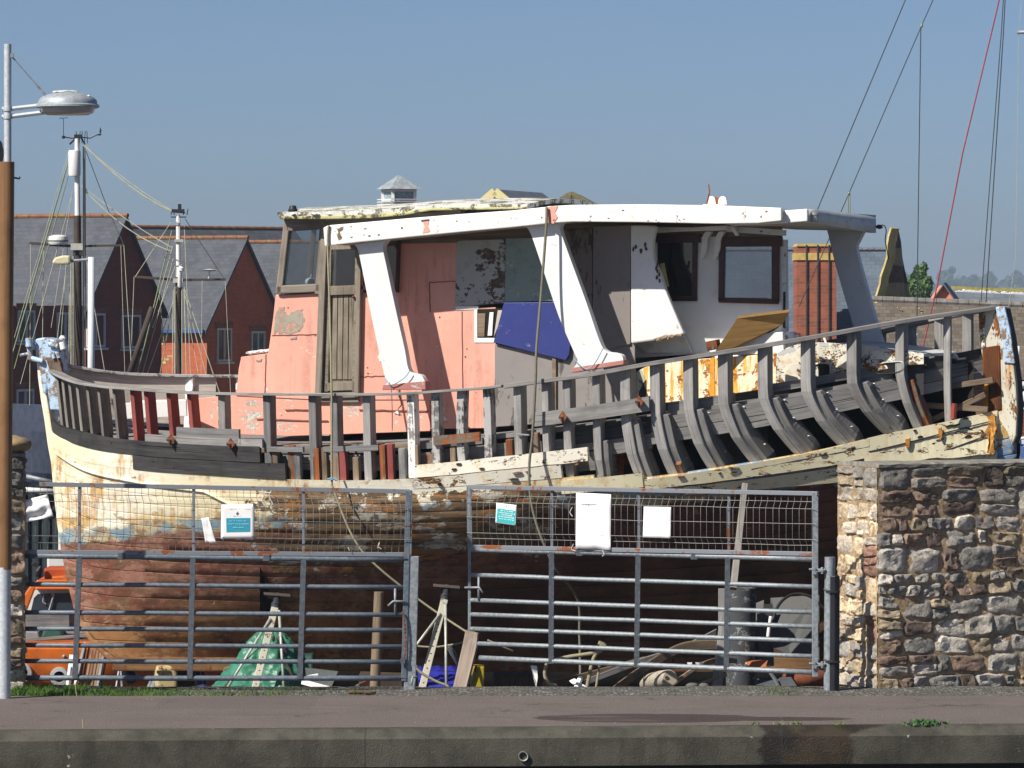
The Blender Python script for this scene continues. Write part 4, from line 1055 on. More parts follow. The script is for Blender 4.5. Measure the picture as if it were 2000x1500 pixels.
# door
mb = MB(); mb.slab([B(633, 772, HW - .01), B(637, 480, HW - .01), B(645, 480, HW - .01), B(645, 560, HW - .01), B(694, 560, HW - .01), B(696, 480, HW - .01), B(703, 480, HW - .01), B(694, 772, HW - .01)], TI * .04, [(x / 180, y / 180) for x, y in ((633, 772), (637, 480), (645, 480), (645, 560), (694, 560), (696, 480), (703, 480), (694, 772))])
door = part('door', mb, M['w_door'], bevel=.006, label='weathered plank door with a window')
mb = MB()
for i in range(4):
    x0 = 647 + i * 11; mb.slab([B(x0, 741, HW + .005), B(x0 + 3 - i * .3, 577, HW + .005), B(x0 + 12 - i * .3, 577, HW + .005), B(x0 + 10, 741, HW + .005)], TI * .012, [(x / 180 + i * .7, y / 180) for x, y in ((x0, 741), (x0 + 3, 577), (x0 + 12, 577), (x0 + 10, 741))])
obj('door_boards', mb, M['w_door'], door, bevel=.004)
mb = MB()
for a, b, w in (((638, 765), (645, 482), .05), ((692, 765), (699, 482), .04), ((636, 756), (694, 754), .09), ((640, 568), (696, 566), .1), ((645, 484), (698, 482), .05)): fr(a, b, w, .05, HW + .012)
obj('door_rails', mb, M['w_door'], door, bevel=.006)
mb = MB(); mb.slab([B(648, 558, HW - .005), B(651, 488, HW - .005), B(694, 487, HW - .005), B(692, 557, HW - .005)], TI * .006); obj('pane', mb, M['glass'], door)
mb = MB(); mb.blob(B(690, 580, HW + .05), (.016, .03, .016), 2, 0); obj('handle', mb, M['rust'], door, smooth=True)
mb = MB(); fr((624, 775), (636, 445), .075, .1); fr((699, 775), (705, 440), .05, .1); fr((626, 773), (700, 771), .06, .08)
part('door_frame', mb, M['w_frame'], bevel=.008)
wall('sill_board', [(620, 786), (622, 776), (700, 775), (700, 786)], M['w_frame'], h=HW + .04)
# dark side window half hidden by the pillar
mb = MB(); mb.slab([B(708, 571, HW - .02), B(708, 470, HW - .02), B(779, 470, HW - .02), B(774, 571, HW - .02)], TI * .02); wd = part('window', mb, M['glass_dark'], label='dark window behind the first pillar')
mb = MB(); fr((707, 571), (709, 470), .05); fr((776, 571), (780, 470), .03); fr((705, 562), (776, 562), .05); obj('frame', mb, M['brownframe'], wd)
# patch panels
wall('patch_panel', [(888, 598), (892, 470), (987, 467), (985, 592)], M['mottle'], h=HW + .04, d=.03, label='mould-mottled white panel')
wall('patch_panel', [(984, 590), (986, 466), (1110, 462), (1110, 587)], M['mottle_green'], h=HW + .03, d=.03, label='grey-green mouldy panel')
wall('blue_board', [(964, 669), (984, 591), (1096, 590), (1116, 640), (1112, 692), (1105, 704)], M['blue'], h=HW + .07, d=.03, label='navy blue loose board')
wall('ply_panel', [(966, 834), (966, 672), (1110, 700), (1126, 640), (1240, 660), (1240, 790), (1130, 812), (1050, 828)], M['ply_grey'], h=HW + .02, d=.04, label='grey weathered plywood')
wall('ply_panel', [(1085, 660), (1085, 450), (1157, 446), (1157, 686), (1130, 690)], m_paint('brown_ply', (.21, .175, .15), (.13, .105, .09), .42, 2., (.13, .11, .09), .7, .8, bump=.05, aniso=(1, 1, .35)), h=HW + .035, d=.03)
wall('ply_panel', [(1158, 690), (1158, 442), (1231, 440), (1231, 672)], m_paint('grey_ply_b', (.245, .22, .205), (.16, .14, .125), .42, 2., (.16, .14, .12), .7, .8, bump=.05, aniso=(1, 1, .35)), h=HW + .05, d=.03)
wall('ply_panel', [(1078, 812), (1078, 640), (1086, 640), (1086, 812)], M['w_brown'], h=HW + .05, d=.02)
wall('batten_end', [(1079, 604), (1079, 588), (1092, 588), (1092, 604)], M['w_brown'], h=HW + .06, d=.03)
# hole torn in the wall with pale lining showing
hole = wall('wall_hole', [(931, 661), (931, 604), (985, 602), (966, 661)], m_plain('hole_shadow', (.02, .016, .012), .95), h=HW + .018, d=.01)
for pts, mt, dd in ((((933, 658), (933, 612), (948, 612), (946, 658)), 'w_brown', .03), (((952, 656), (956, 610), (964, 610), (961, 656)), 'white_chip', .035), (((964, 660), (972, 606), (982, 606), (972, 640)), 'ceiling', .03)):
    wall('lining', pts, M[mt], h=HW + dd, d=.01, parent=hole)
for pts in (((926, 668), (926, 600), (932, 602), (932, 660)), ((926, 669), (932, 660), (966, 660), (964, 669)), ((890, 606), (890, 598), (934, 597), (934, 604))):
    wall('torn_edge', pts, M['white'], h=HW + .02, d=.01, parent=hole, bevel=0)
# pillars with flared feet
def pillar(name, pts, label=None, h=HP, d=.11, mat='white'):
    o = outline(name, pts, h, d, M[mat], bevel=.02); 
    if label: o['label'] = label
    return o
def spl(pts, n=5):
    q = smoothpath([V((x, y, 0)) for x, y in pts], n); return [(p.x, p.y) for p in q]
L1 = spl([(692, 478), (698, 486), (703, 505), (712, 550), (730, 640), (750, 730), (757, 745), (748, 756)]); R1 = spl([(830, 745), (822, 733), (805, 728), (797, 718), (790, 680), (772, 600), (755, 520), (748, 486), (752, 474), (760, 465)])
p1 = pillar('canopy_pillar', L1 + R1, 'white leaning pillar beside the door')
wall('foot_block', [(746, 762), (748, 752), (831, 744), (831, 761)], m_paint('red_block', (.42, .17, .15), (.6, .55, .5), .3, 7., (.3, .14, .12), .5, .7), h=HP + .02, d=.16, parent=p1)
L2 = spl([(1018, 438), (1030, 446), (1040, 466), (1060, 525), (1092, 620), (1122, 690), (1128, 705), (1118, 722)]); R2 = spl([(1218, 706), (1214, 694), (1200, 689), (1185, 686), (1172, 668), (1145, 590), (1112, 500), (1096, 455), (1094, 442), (1102, 431)])
p2 = pillar('canopy_pillar', L2 + R2, 'white leaning pillar behind the hanging rope')
wall('foot_block', [(1116, 728), (1118, 718), (1218, 703), (1218, 712)], m_paint('red_block_b', (.45, .19, .17), (.6, .55, .5), .3, 7., (.3, .14, .12), .5, .7), h=HP + .02, d=.16, parent=p2)
L3 = [(1232, 671), (1231, 440), (1262, 440)]; R3 = spl([(1282, 442), (1276, 470), (1278, 505), (1290, 535), (1300, 566), (1318, 610), (1336, 652)])
p3 = pillar('broken_pillar', L3 + R3 + [(1320, 658), (1300, 656), (1284, 664), (1262, 667)], 'broken white pillar with a torn foot', h=1.12, d=.09)
mb = MB()
for i in range(16):
    x = 1280 + 54 * i / 15; mb.blob(B(x, 664 - 10 * i / 15 + uni(-2, 2), 1.11), (uni(.02, .045), .04, uni(.012, .03)), 1, .5, 5, i)
obj('torn_edge', mb, M['w_brown'], p3)
mb = MB()
for i in range(7): mb.blob(B(1282 + uni(-3, 4) + i * .6, 512 + i * 6, 1.13), (.012, .02, .025), 1, .5, 5, i)
for x, y in ((1237, 487), (1242, 482), (1260, 478), (1262, 486), (1252, 490)): mb.blob(B(x, y, 1.125), (uni(.008, .02), .01, uni(.02, .035)), 1, .5, 5, x)
obj('paint_scar', mb, m_plain('bare_scar', (.10, .075, .06), .9, bump=.3), p3)
mb = MB(); mb.beam(B(1293, 515, .8), B(1302, 560, .8), .09, .05); part('yellow_block', mb, m_plain('yellow_foam', (.55, .48, .2), .8))
# canopy: fascia boards, roof sheet, ceiling
def fascia(name, top, bot, h, mat, d=.06, **k): return outline(name, list(top) + list(reversed(bot)), h, d, mat, bevel=.01, **k)
fascia('canopy_fascia', [(631, 445), (640, 440), (700, 435), (800, 426), (900, 418), (1000, 411), (1066, 404)], [(634, 481), (700, 473), (800, 463), (900, 453), (1000, 444), (1066, 437)], HC_, M['white'], label='white canopy board rising to the right')
fascia('canopy_fascia', [(1067, 403), (1120, 400), (1250, 399), (1400, 401), (1526, 406)], [(1067, 436), (1120, 433), (1250, 434), (1400, 437), (1480, 436), (1526, 431)], HC_ - .002, M['white_chip'], label='white canopy board over the plywood')
for pts in (((1069, 404), (1090, 402), (1084, 414), (1088, 424), (1083, 436), (1070, 436)), ((822, 430), (838, 428), (836, 440), (840, 452), (826, 455), (828, 440))): wall('pink_patch', ragged(list(pts), 1.5, 4), M['pink_worn'], h=HC_ + .004, d=.02, bevel=0)
wall('dark_notch', ragged([(655, 446), (671, 443), (670, 449), (664, 452), (667, 462), (662, 470), (658, 460), (660, 452)], 2, 3), M['w_brown'], h=HC_ + .004, d=.02, bevel=0); wall('dark_notch', [(822, 430), (838, 428), (838, 431), (823, 433)], M['w_dark'], h=HC_ + .006, d=.02, bevel=0)
def roofsheet(name, edge, h0, h1, mat, th=.03, crown=.06, dz=0, n=6):
    """sheet from the near edge (photo points at h0) across to h1"""
    mb = MB(); rows = []
    for k in range(n + 1):
        h = h0 + (h1 - h0) * k / n; r = []
        for x, y in edge:
            p = B(x, y, h0); s = BS(x, h0); r.append(bw(s, h, p.z + dz + crown * (1 - ((h - (h0 + h1) / 2) / ((h1 - h0) / 2)) ** 2)))
        rows.append(r)
    mb.grid(rows, [[(p.x, p.y) for p in r] for r in rows]); o = part(name, mb, mat); sm = o.modifiers.new('Solidify', 'SOLIDIFY'); sm.thickness = th; sm.offset = 0; return o
roofsheet('canopy_roof', [(634, 446), (700, 440), (800, 431), (900, 423), (1000, 416), (1066, 410)], HC_ - .02, -HC_, M['white_dirty'], crown=.0)
roofsheet('canopy_roof', [(1066, 409), (1120, 406), (1250, 405), (1400, 407), (1526, 412)], HC_ - .02, -HC_, M['white_dirty'], crown=.0)
roofsheet('ceiling', [(640, 478), (700, 471), (800, 461), (900, 451), (1000, 442), (1066, 435), (1120, 431), (1250, 432), (1400, 435), (1524, 430)], HC_ - .07, -HC_ + .1, M['ceiling'], crown=.0, dz=.012)
fascia('far_fascia', [(640, 452), (1066, 412), (1526, 412)], [(640, 480), (1066, 437), (1526, 435)], -HC_, M['white_dirty'])
for k in range(24):
    x = uni(650, 1510); yt = (436 - (x - 700) * .079 if x < 1066 else 404); y = yt + uni(5, 30)
    mb = MB(); mb.blob(B(x, y, HC_ + .001), (uni(.006, .03), .004, uni(.004, .012)), 1, .6, 5, k); part('ding', mb, M['mottle'] if k % 3 else M['w_brown'])
# ceiling battens and dark strip at the wall head
wall('wall_head', [(700, 486), (700, 470), (900, 452), (1100, 436), (1235, 436), (1235, 452), (1100, 462), (892, 474), (780, 476)], M['w_brown'], h=HW + .02, d=.05)
# wheelhouse roof at the left, peeling, above the canopy
roofsheet('wheelhouse_roof', [(545, 421), (580, 420), (640, 418), (700, 416), (760, 412), (800, 408), (860, 405), (940, 403), (1030, 404)], 1.32, -1.32, m_paint('flaking_roof', (.66, .66, .62), (.23, .21, .14), .45, 5., (.30, .29, .17), .7, .85, bump=.6), th=.05, crown=.09)
fascia('roof_edge', [(546, 422), (640, 421), (720, 419), (780, 414), (840, 406), (1030, 404)], [(546, 428), (640, 428), (720, 426), (780, 421), (840, 411), (1034, 408)], 1.33, m_paint('lichened_edge', (.50, .47, .24), (.12, .11, .07), .45, 8., (.28, .26, .14), .7, .9), d=.04)
fascia('wheelhouse_head', [(560, 428), (700, 425), (800, 417), (900, 410)], [(557, 440), (660, 437), (800, 430), (900, 424)], 1.1, M['w_frame'], d=.08)
mb = MB(); mb.lathe(B(572, 415, 1.15), [(.05, 0), (.052, .03), (.04, .045), (.038, .065), (.03, .075)], 14); mb.box(B(566, 418, 1.15), .22, .16, .035, -TH); part('stern_light', mb, m_plain('black_lamp', (.018, .02, .024), .5), smooth='auto')
mb = MB(); mb.blob(B(705, 408, .3), (.06, .05, .03), 2, .3); mb.slab([B(775, 407, .4), B(880, 402, .4), B(880, 404, .4), B(775, 410, .4)], TI * .4); part('roof_scrap', mb, M['white'])
mb = MB()
for i in range(46): mb.blob(B(548 + i * 5.4 + uni(-3, 3), 420 - i * .08 + uni(-2, 1), uni(1.0, 1.34)), (uni(.02, .06), uni(.03, .08), uni(.006, .018)), 1, .5, 5, i)
part('paint_flakes', mb, M['white_chip'])
# right-hand wheelhouse: white wall, two windows, bracket, end roof
HB = .64
wh = wall('wheelhouse_wall', [(1232, 700), (1232, 440), (1282, 440), (1282, 588), (1360, 588), (1360, 462), (1404, 462), (1404, 590), (1520, 592), (1520, 470), (1530, 470), (1532, 690), (1400, 700), (1380, 690)], m_paint('chalky_white', (.74, .75, .75), (.35, .3, .25), .12, 3.5, (.45, .42, .36), .4, .65, bump=.2), h=HB, label='white wheelhouse wall with brown-framed windows')
wall('wheelhouse_head', [(1232, 466), (1232, 436), (1526, 434), (1526, 470)], M['w_brown'], h=HB - .002, d=.05)
wall('wheelhouse_head', [(1280, 455), (1280, 443), (1350, 444), (1420, 440), (1420, 450), (1330, 452)], M['white_chip'], h=HB + .08, d=.05)
mb = MB(); mb.slab([B(1278, 586, HB - .04), B(1278, 460, HB - .04), B(1362, 460, HB - .04), B(1362, 588, HB - .04)], TI * .02); wd = part('window', mb, M['glass_dark'], label='dark window with dark brown frame')
mb = MB(); fr((1357, 587), (1358, 466), .05, .05, HB + .012); fr((1300, 582), (1362, 583), .05, .05, HB + .012); fr((1280, 466), (1368, 466), .085, .05, HB + .015); obj('frame', mb, M['brownframe'], wd, bevel=.004)
mb = MB(); fr((1409, 588), (1411, 470), .055, .06, HB + .015); fr((1405, 586), (1520, 589), .055, .06, HB + .015); fr((1515, 590), (1515, 470), .075, .06, HB + .015); fr((1405, 473), (1528, 472), .10, .06, HB + .018)
wd = part('window', mb, M['brownframe'], bevel=.004, label='clear window in a dark brown frame')
mb = MB(); mb.slab([B(1411, 586, HB), B(1411, 474, HB), B(1513, 474, HB), B(1513, 588, HB)], TI * .006); obj('pane', mb, M['glass'], wd)
for x in (1372, 1398):
    o = outline('bracket', spl([(x + 6, 452), (x, 462), (x - 2, 478), (x - 6, 502), (x - 3, 506), (x + 2, 502), (x + 8, 484), (x + 10, 466), (x + 18, 452)]), HB + .08, .08, M['white'], bevel=.008)
wall('corner_post', [(1526, 690), (1524, 468), (1534, 468), (1536, 690)], M['white_dirty'], h=HB + .01, d=.1)
mb = MB(); mb.tube([B(1531, 640, HB + .03), B(1532, 570, HB + .03)], .014, 6); part('black_cable', mb, m_plain('black_rubber', (.012, .012, .013), .6))
wall('kick_panel', [(1262, 690), (1240, 672), (1330, 640), (1352, 690)], M['white_dirty'], h=HB + .06, d=.04)
# far side of the house (seen through the panes) : low wall, posts
mb = MB()
zt = B(1400, 590, HB).z
for x0, x1 in ((470, 760), (1130, 1385)):
    mb.slab([bw(BS(x0, HW), -HW, 1.4), bw(BS(x1, HW), -HW, 1.4), bw(BS(x1, HW), -HW, zt + .05), bw(BS(x0, HW), -HW, zt + .05)], NO * .05)
for x in (545, 640, 705): mb.beam(bw(BS(x, HW), -HW, zt), bw(BS(x, HW), -HW, 4.62), .1, .06)
mb.slab([bw(BS(705, HW), -HW, 1.4), bw(BS(1240, HW), -HW, 1.4), bw(BS(1240, HW), -HW, 4.62), bw(BS(705, HW), -HW, 4.5)], NO * .05)
part('far_wall', mb, M['ceiling'])
for x, zz, hh in ((720, 4.4, .95), (1340, 4.5, .6)):
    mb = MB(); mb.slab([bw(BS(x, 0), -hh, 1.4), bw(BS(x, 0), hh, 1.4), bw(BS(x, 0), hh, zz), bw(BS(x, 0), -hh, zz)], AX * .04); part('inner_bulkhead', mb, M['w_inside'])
mb = MB(); mb.slab([bw(BS(1531, HB), HB, 1.4), bw(BS(1531, HB), -HB, 1.4), bw(BS(1531, HB), -HB, zt - .1), bw(BS(1531, HB), HB, zt - .1)], -AX * .05); pass
# end roof: step, lit side, rounded end face
ER = 1.12
fascia('roof_end_fascia', [(1527, 411), (1545, 410), (1577, 408)], [(1430, 441), (1530, 436), (1577, 432)], 1.66, M['white'], d=.05)
ectop = [(1.65, 1577, 408, 433), (1.35, 1594, 409, 435), (.8, 1618, 411, 439), (.4, 1646, 414.5, 444), (0., 1672, 418, 449), (-.4, 1694, 421, 453), (-.7, 1706, 424, 455), (-.88, 1711, 427, 455), (-1.0, 1707, 430, 454), (-1.05, 1690, 432, 452)]
endp = []
TP = [B(x, a, h) for h, x, a, b in ectop]; BT = [B(x, b, h) for h, x, a, b in ectop]; endp = [(BS(1711, -.88), -.88)]
z1 = TP[0].z
mb = MB(); mb.grid([TP, BT], [[(i * .2, 0) for i in range(len(TP))], [(i * .2, .15) for i in range(len(TP))]]); o = part('roof_end_face', mb, m_paint('grey_white_edge', (.66, .68, .68), (.22, .19, .16), .25, 6., (.35, .33, .3), .5, .6), smooth=True); sm = o.modifiers.new('Solidify', 'SOLIDIFY'); sm.thickness = .04
s0_ = BS(1430, 1.3)
q0 = bw(s0_, 1.6, B(1430, 430, 1.3).z); q1 = bw(s0_, -1.0, q0.z - .02)
def fan(name, ring, z0_, mat, dz):
    mb = MB(); ctr = [q.copy() for q in ring]; a = V((q0.x, q0.y, z0_)); b = V((q1.x, q1.y, z0_ - .02)); n = len(ring)
    back = [a.lerp(b, i / (n - 1)) for i in range(n)]; mid = [r.lerp(k, .5) for r, k in zip(ring, back)]
    mb.grid([[p + V((0, 0, dz)) for p in r] for r in (ring, mid, back)], [[(p.x, p.y) for p in r] for r in (ring, mid, back)]); return part(name, mb, mat)
fan('end_roof', TP, B(1530, 412, 1.32).z, M['white_dirty'], -.006); fan('ceiling', BT, B(1440, 440, 1.32).z, M['ceiling'], .006)
mb = MB(); mb.beam(B(1420, 447, 1.05), B(1535, 455, 1.0), .04, .06); mb.beam(B(1430, 440, 1.2), B(1440, 456, 1.0), .04, .05); part('roof_bearer', mb, M['white_dirty'])
mb = MB(); mb.lathe(B(1591, 434, 1.5), [(.048, 0), (.05, .07), (.056, .075), (.054, .095), (.035, .11), (.0, .112)], 18); part('deck_lamp', mb, m_plain('lamp_zinc', (.38, .38, .38), .4, .6), smooth='auto')
mb = MB(); mb.blob(B(1717, 443, -.9), (.04, .03, .025), 2, .2); mb.tube(smoothpath([B(1716, 441, -.95), B(1726, 440, -.95), B(1731, 450, -.95), B(1729, 470, -.95), B(1733, 490, -.95), B(1735, 505, -.95)]), .006, 5); part('cable_end', mb, m_plain('black_plug', (.015, .015, .016), .5))
# far-side pillar seen past the end of the house
hp = -.92
pillar('canopy_pillar', spl([(1612, 438), (1620, 470), (1632, 520), (1655, 600), (1672, 660), (1680, 700)]) + spl([(1735, 700), (1728, 680), (1715, 640), (1692, 560), (1674, 490), (1678, 470), (1694, 440)]), 'shaded white pillar at the far right corner', h=hp, d=.1)
# swivel block on the roof, aerial wire
mb = MB()
for dx in (0, 22):
    mb.slab([B(1380 + dx, 402, .9)] + [B(1389 + dx + 8 * math.cos(t), 391 - 8 * math.sin(t), .9) for t in (math.pi, 2.4, 1.9, 1.57, 1.2, .7, 0)] + [B(1398 + dx, 402, .9)], TI * .03)
mb.box(B(1398, 402, .95), .24, .16, .03, -TH); rb = part('roof_block', mb, M['white_chip'], bevel=.006)
mb = MB(); mb.lathe(B(1398, 394, .88), [(.05, 0), (.05, .06)], 16, 'Y'); obj('sheave', mb, m_plain('rusty_sheave', (.30, .10, .04), .8), rb)
mb = MB(); mb.tube([B(1380, 400, .9), B(1386, 375, .9), B(1384, 360, .9)], .008, 5); part('aerial_wire', mb, M['rust'])
# rust-streaked trunk cabin under the right-hand windows
HT = .98
tk = wall('trunk_cabin', [(1226, 800), (1226, 735), (1262, 716), (1283, 706), (1400, 700), (1516, 690), (1516, 756), (1400, 774), (1290, 788)], M['rusty'], h=HT + .05, d=.05, label='white steel trunk streaked orange with rust')
wall('rust_hole', [(1246, 790), (1248, 764), (1258, 745), (1262, 742), (1262, 790)], M['w_dark'], h=HT + .056, d=.02, parent=tk, bevel=0)
wall('pale_streak', [(1228, 790), (1228, 735), (1252, 722), (1260, 742), (1248, 764)], m_paint('pale_green_steel', (.45, .50, .42), (.2, .14, .09), .3, 7., (.3, .26, .18), .5, .7), h=HT + .058, d=.02, parent=tk, bevel=0)
wall('bright_runs', [(1386, 778), (1387, 699), (1395, 698), (1396, 776)], m_paint('orange_run', (.70, .33, .04), (.35, .12, .02), .4, 7., (.5, .2, .03), .5, .6), h=HT + .056, d=.01, parent=tk, bevel=0)
def bend(x): return HT + .05 - .0013 * max(0, x - 1516)
tp = curve([(1516, 690), (1535, 680), (1560, 672), (1640, 671), (1700, 676), (1760, 684), (1804, 690)]); bt = curve([(1516, 756), (1600, 742), (1700, 727), (1765, 714), (1804, 711)])
xs = [1516 + 288 * i / 24 for i in range(25)]
mb = MB(); mb.grid([[B(x, tp(x) + (bt(x) - tp(x)) * k / 4, bend(x) + .012 * mnoise.noise(V((x * .05, k, 0)))) for x in xs] for k in range(5)], [[(x / 180, k * .08) for x in xs] for k in range(5)])
mbc = MB(); mbc.grid([[B(x, bt(x) - 6, bend(x) - .07) for x in xs], [B(x, bt(x) + 60, bend(x) - .07) for x in xs]]); part('trunk_coaming', mbc, M['w_dark'])
mbc = MB(); mbc.slab([B(1226, 770, HT - .04), B(1516, 745, HT - .04), B(1516, 820, HT - .04), B(1226, 850, HT - .04)], TI * .04); part('trunk_coaming', mbc, M['w_dark'])
fw = part('trunk_front', mb, M['rusty_pale'], label='flaking rusty trunk front with portholes'); sm = fw.modifiers.new('Solidify', 'SOLIDIFY'); sm.thickness = .04
mb = MB(); mb.slab([B(x, tp(x) + 1, bend(x)) for x in xs[::3]] + [bw(BS(x, bend(x)), -bend(x), B(x, tp(x), bend(x)).z) for x in reversed(xs[::3])], V((0, 0, -.03))); part('trunk_top', mb, M['white_dirty'])
mb = MB(); mb.slab([B(1283, 707, HT), B(1516, 690, HT), bw(BS(1516, HT), -HT, B(1516, 690, HT).z), bw(BS(1283, HT), -HT, B(1283, 707, HT).z)], V((0, 0, -.03))); part('trunk_top', mb, M['white_dirty'])
def porthole(x0, x1, y0, y1, dy):
    cx, cy = (x0 + x1) / 2, (y0 + y1) / 2; rx, ry = (x1 - x0) / 2, (y1 - y0) / 2
    sup = lambda t, k: (cx + rx * k * abs(math.cos(t)) ** .55 * (1 if math.cos(t) > 0 else -1), cy + dy * math.cos(t) + ry * k * abs(math.sin(t)) ** .55 * (1 if math.sin(t) > 0 else -1))
    n = 28; hh = bend(cx)
    mb = MB(); ro = [B(*sup(6.2832 * i / n, 1.), hh + .02) for i in range(n + 1)]; ri = [B(*sup(6.2832 * i / n, .84), hh + .03) for i in range(n + 1)]; rk = [p + TI * .05 for p in ri]
    mb.grid([ro, ri, rk]); o = part('porthole', mb, m_plain('porthole_rim', (.40, .43, .38), .5, .2), label='oblong porthole')
    mb = MB(); mb.slab([B(*sup(6.2832 * i / n, .85), hh + .006) for i in range(n)], TI * .01); obj('pane', mb, M['glass_dark'], o)
porthole(1580, 1624, 708, 742, -2); porthole(1708, 1766, 706, 730, -4)
# things lying on the trunk top: white crate and a propped brown board
mb = MB(); mb.slab([B(1420, 694, 1.0), B(1424, 657, 1.0), B(1529, 648, 1.0), B(1531, 690, 1.0)], TI * .5)
solo('white_crate', mb, M['white'], 'white wooden box standing below the brown-framed boat window', 'box', bevel=.008)
mb = MB(); mb.slab([B(1388, 700, 1.22), B(1440, 622, 1.18), B(1540, 610, 1.05), B(1528, 634, 1.0), B(1512, 646, .9), B(1424, 655, .95)], V((.02, .03, .03)), [(0, 0), (0, .5), (.55, .5), (.55, .35), (.5, .3), (.1, .1)])
solo('propped_board', mb, m_wood('varnished_ply', (.16, .09, .03), (.33, .20, .07), var=.05), 'brown plywood board propped on the white box', 'board')
mb = MB(); mb.beam(B(1383, 676, 1.15), B(1404, 672, 1.15), .13, .1); solo('short_offcut', mb, M['w_rust'], 'short rotten wood block behind the propped brown board', 'block', bevel=.006)
mb = MB(); mb.tube([B(1536, 655, .9), B(1536, 690, .9)], .02, 8); mb.tube([B(1540, 652, .6), B(1562, 652, .6), B(1562, 690, .6)], .012, 6); part('small_rail', mb, m_plain('steel_tube', (.3, .32, .33), .4, .6))
mb = MB(); mb.beam(B(240, 803, -.2), B(365, 797, -.4), .07, .18); mb.beam(B(255, 793, -.25), B(362, 790, -.5), .05, .12); solo('white_plank', mb, M['white'], 'white painted planks lying across the foredeck behind red ribs', 'plank', bevel=.006)
mb = MB(); mb.tube([B(1608, 655, .7), B(1614, 672, .75)], .012, 6); part('white_stub', mb, M['white'])

# ropes hanging over the boat
M['rope_tan'] = m_plain('tan_rope', (.30, .27, .18), .9, sc=60, bump=.4); M['rope_dark'] = m_plain('weathered_rope', (.17, .16, .12), .9, sc=60, bump=.4); M['rope_blue'] = m_plain('blue_twine', (.25, .42, .55), .8)
r = smoothpath([B(1068, 405, HC_ + .03), B(1067, 440, HC_ + .05), B(1058, 560, HC_ + .12), B(1048, 680, 2.06), B(1046, 742, 2.1), B(1040, 850, 2.1), B(1034, 905, 2.1), B(1035, 960, 2.08), B(1044, 1010, 2.06), B(1062, 1062, 2.04), B(1088, 1115, 1.9), B(1128, 1170, 1.5), B(1132, 1240, 1.4), B(1134, 1340, 1.45)])
mb = MB(); mb.tube(r, .0145, 7); solo('hanging_rope', mb, M['rope_dark'], 'thick grey rope hanging from the canopy over the middle of the boat', 'rope', smooth=True)
r = smoothpath([B(642, 440, HC_ + .02), B(640, 480, HC_ + .03), B(644, 600, HC_ + .1), B(647, 740, 2.04), B(648, 800, 2.06), B(648, 930, 2.08), B(653, 960, 2.08), B(690, 1050, 2.06), B(735, 1105, 2.0), B(830, 1180, 1.8), B(920, 1240, 1.8)])
mb = MB(); mb.tube(r, .012, 7); solo('hanging_rope', mb, M['rope_tan'], 'tan rope running down past the plank door and under the hull', 'rope', smooth=True)
mb = MB()
for i in range(5): mb.tube([B(638 + uni(0, 4), 934 + uni(-3, 3), 2.1), B(648, 936 + uni(-4, 4), 2.13), B(656 + uni(0, 5), 937 + uni(-4, 4), 2.1)], .006, 4)
solo('twine_knot', mb, M['rope_blue'], 'pale blue twine knotted round the tan rope', 'twine')
def twine(pts, lab, r=.006, mat='rope_blue', h=HP + .05):
    mb = MB(); mb.tube(smoothpath([B(x, y, h) for x, y in pts], 3), r, 5); solo('twine', mb, M[mat], lab, 'twine')
twine([(752, 738), (764, 752), (790, 738), (800, 724)], 'blue twine tied round the left pillar foot'); twine([(1120, 700), (1142, 720), (1160, 712), (1178, 680)], 'blue twine tied round the foot of the second pillar')
twine([(764, 752), (766, 800), (766, 842)], 'thin dark cord hanging below the left pillar foot', .005, 'rope_dark'); twine([(779, 772), (784, 790), (777, 800), (784, 812)], 'loose loop of brown cord beside the peeling ribs', .006, 'rope_dark', 1.5)

# rot holes and open butts along the remaining strakes
rs = random.Random(3)
for k in range(26):
    if k < 17: px = rs.uniform(1280, 1935); r = 3.0 + rs.uniform(.0, .05) + (.05 if px > 1720 else 0) * rs.random(); o = .045
    else: px = rs.uniform(830, 1140); r = rs.uniform(1.68, 2.5); o = .014
    s_ = s_at(px, r); c = hullpt(r, s_, -o - .012)
    a = rs.uniform(.012, .06); mb = MB()
    t = (hullpt(r, s_ + .05, -o - .012) - c).normalized(); up = V((0, 0, 1)); n_ = 9
    mb.slab([c + t * (a * math.cos(i * 6.2832 / n_) * rs.uniform(.6, 1.1)) + up * (.009 * math.sin(i * 6.2832 / n_) * rs.uniform(.6, 1.6)) for i in range(n_)], TI * .03)
    part('rot_hole', mb, M['w_inside'] if k % 3 else M['w_rust'])

# seams and a rust stain where the strakes meet the post
def onside(px, py, off):
    a, b = 2.6, 3.6
    for _ in range(24):
        c = (a + b) / 2
        if proj(hullpt(c, s_at(px, c)))[1] < py: a = c
        else: b = c
    return hullpt((a + b) / 2, s_at(px, (a + b) / 2), -off)
for k, pts in enumerate((((1700, 882), (1760, 868), (1830, 850), (1900, 832), (1948, 820)), ((1800, 892), (1860, 876), (1915, 856), (1950, 842)), ((1470, 916), (1560, 899), (1640, 884), (1700, 872)))):
    mb = MB(); mb.tube([onside(x, y, .058 if k < 2 else .044) for x, y in pts], .007, 5); part('open_seam', mb, M['w_dark'])
for k, pts in enumerate(([(1932, 814), (1946, 808), (1949, 835), (1944, 862), (1947, 886), (1930, 890), (1936, 862), (1928, 842), (1938, 828)], [(1836, 838), (1842, 834), (1846, 850), (1840, 860), (1836, 850)], [(1772, 858), (1782, 856), (1780, 872), (1774, 876)])):
    mb = MB(); mb.slab([onside(x, y, .086) for x, y in ragged(pts, 2, 5, k)], TI * .03); part('rust_stain', mb, m_plain('ochre_rust', (.52, .24, .05), .8, var=.5, sc=25, dirt=(.16, .06, .02)) if k == 0 else bpy.data.materials['ochre_rust'])
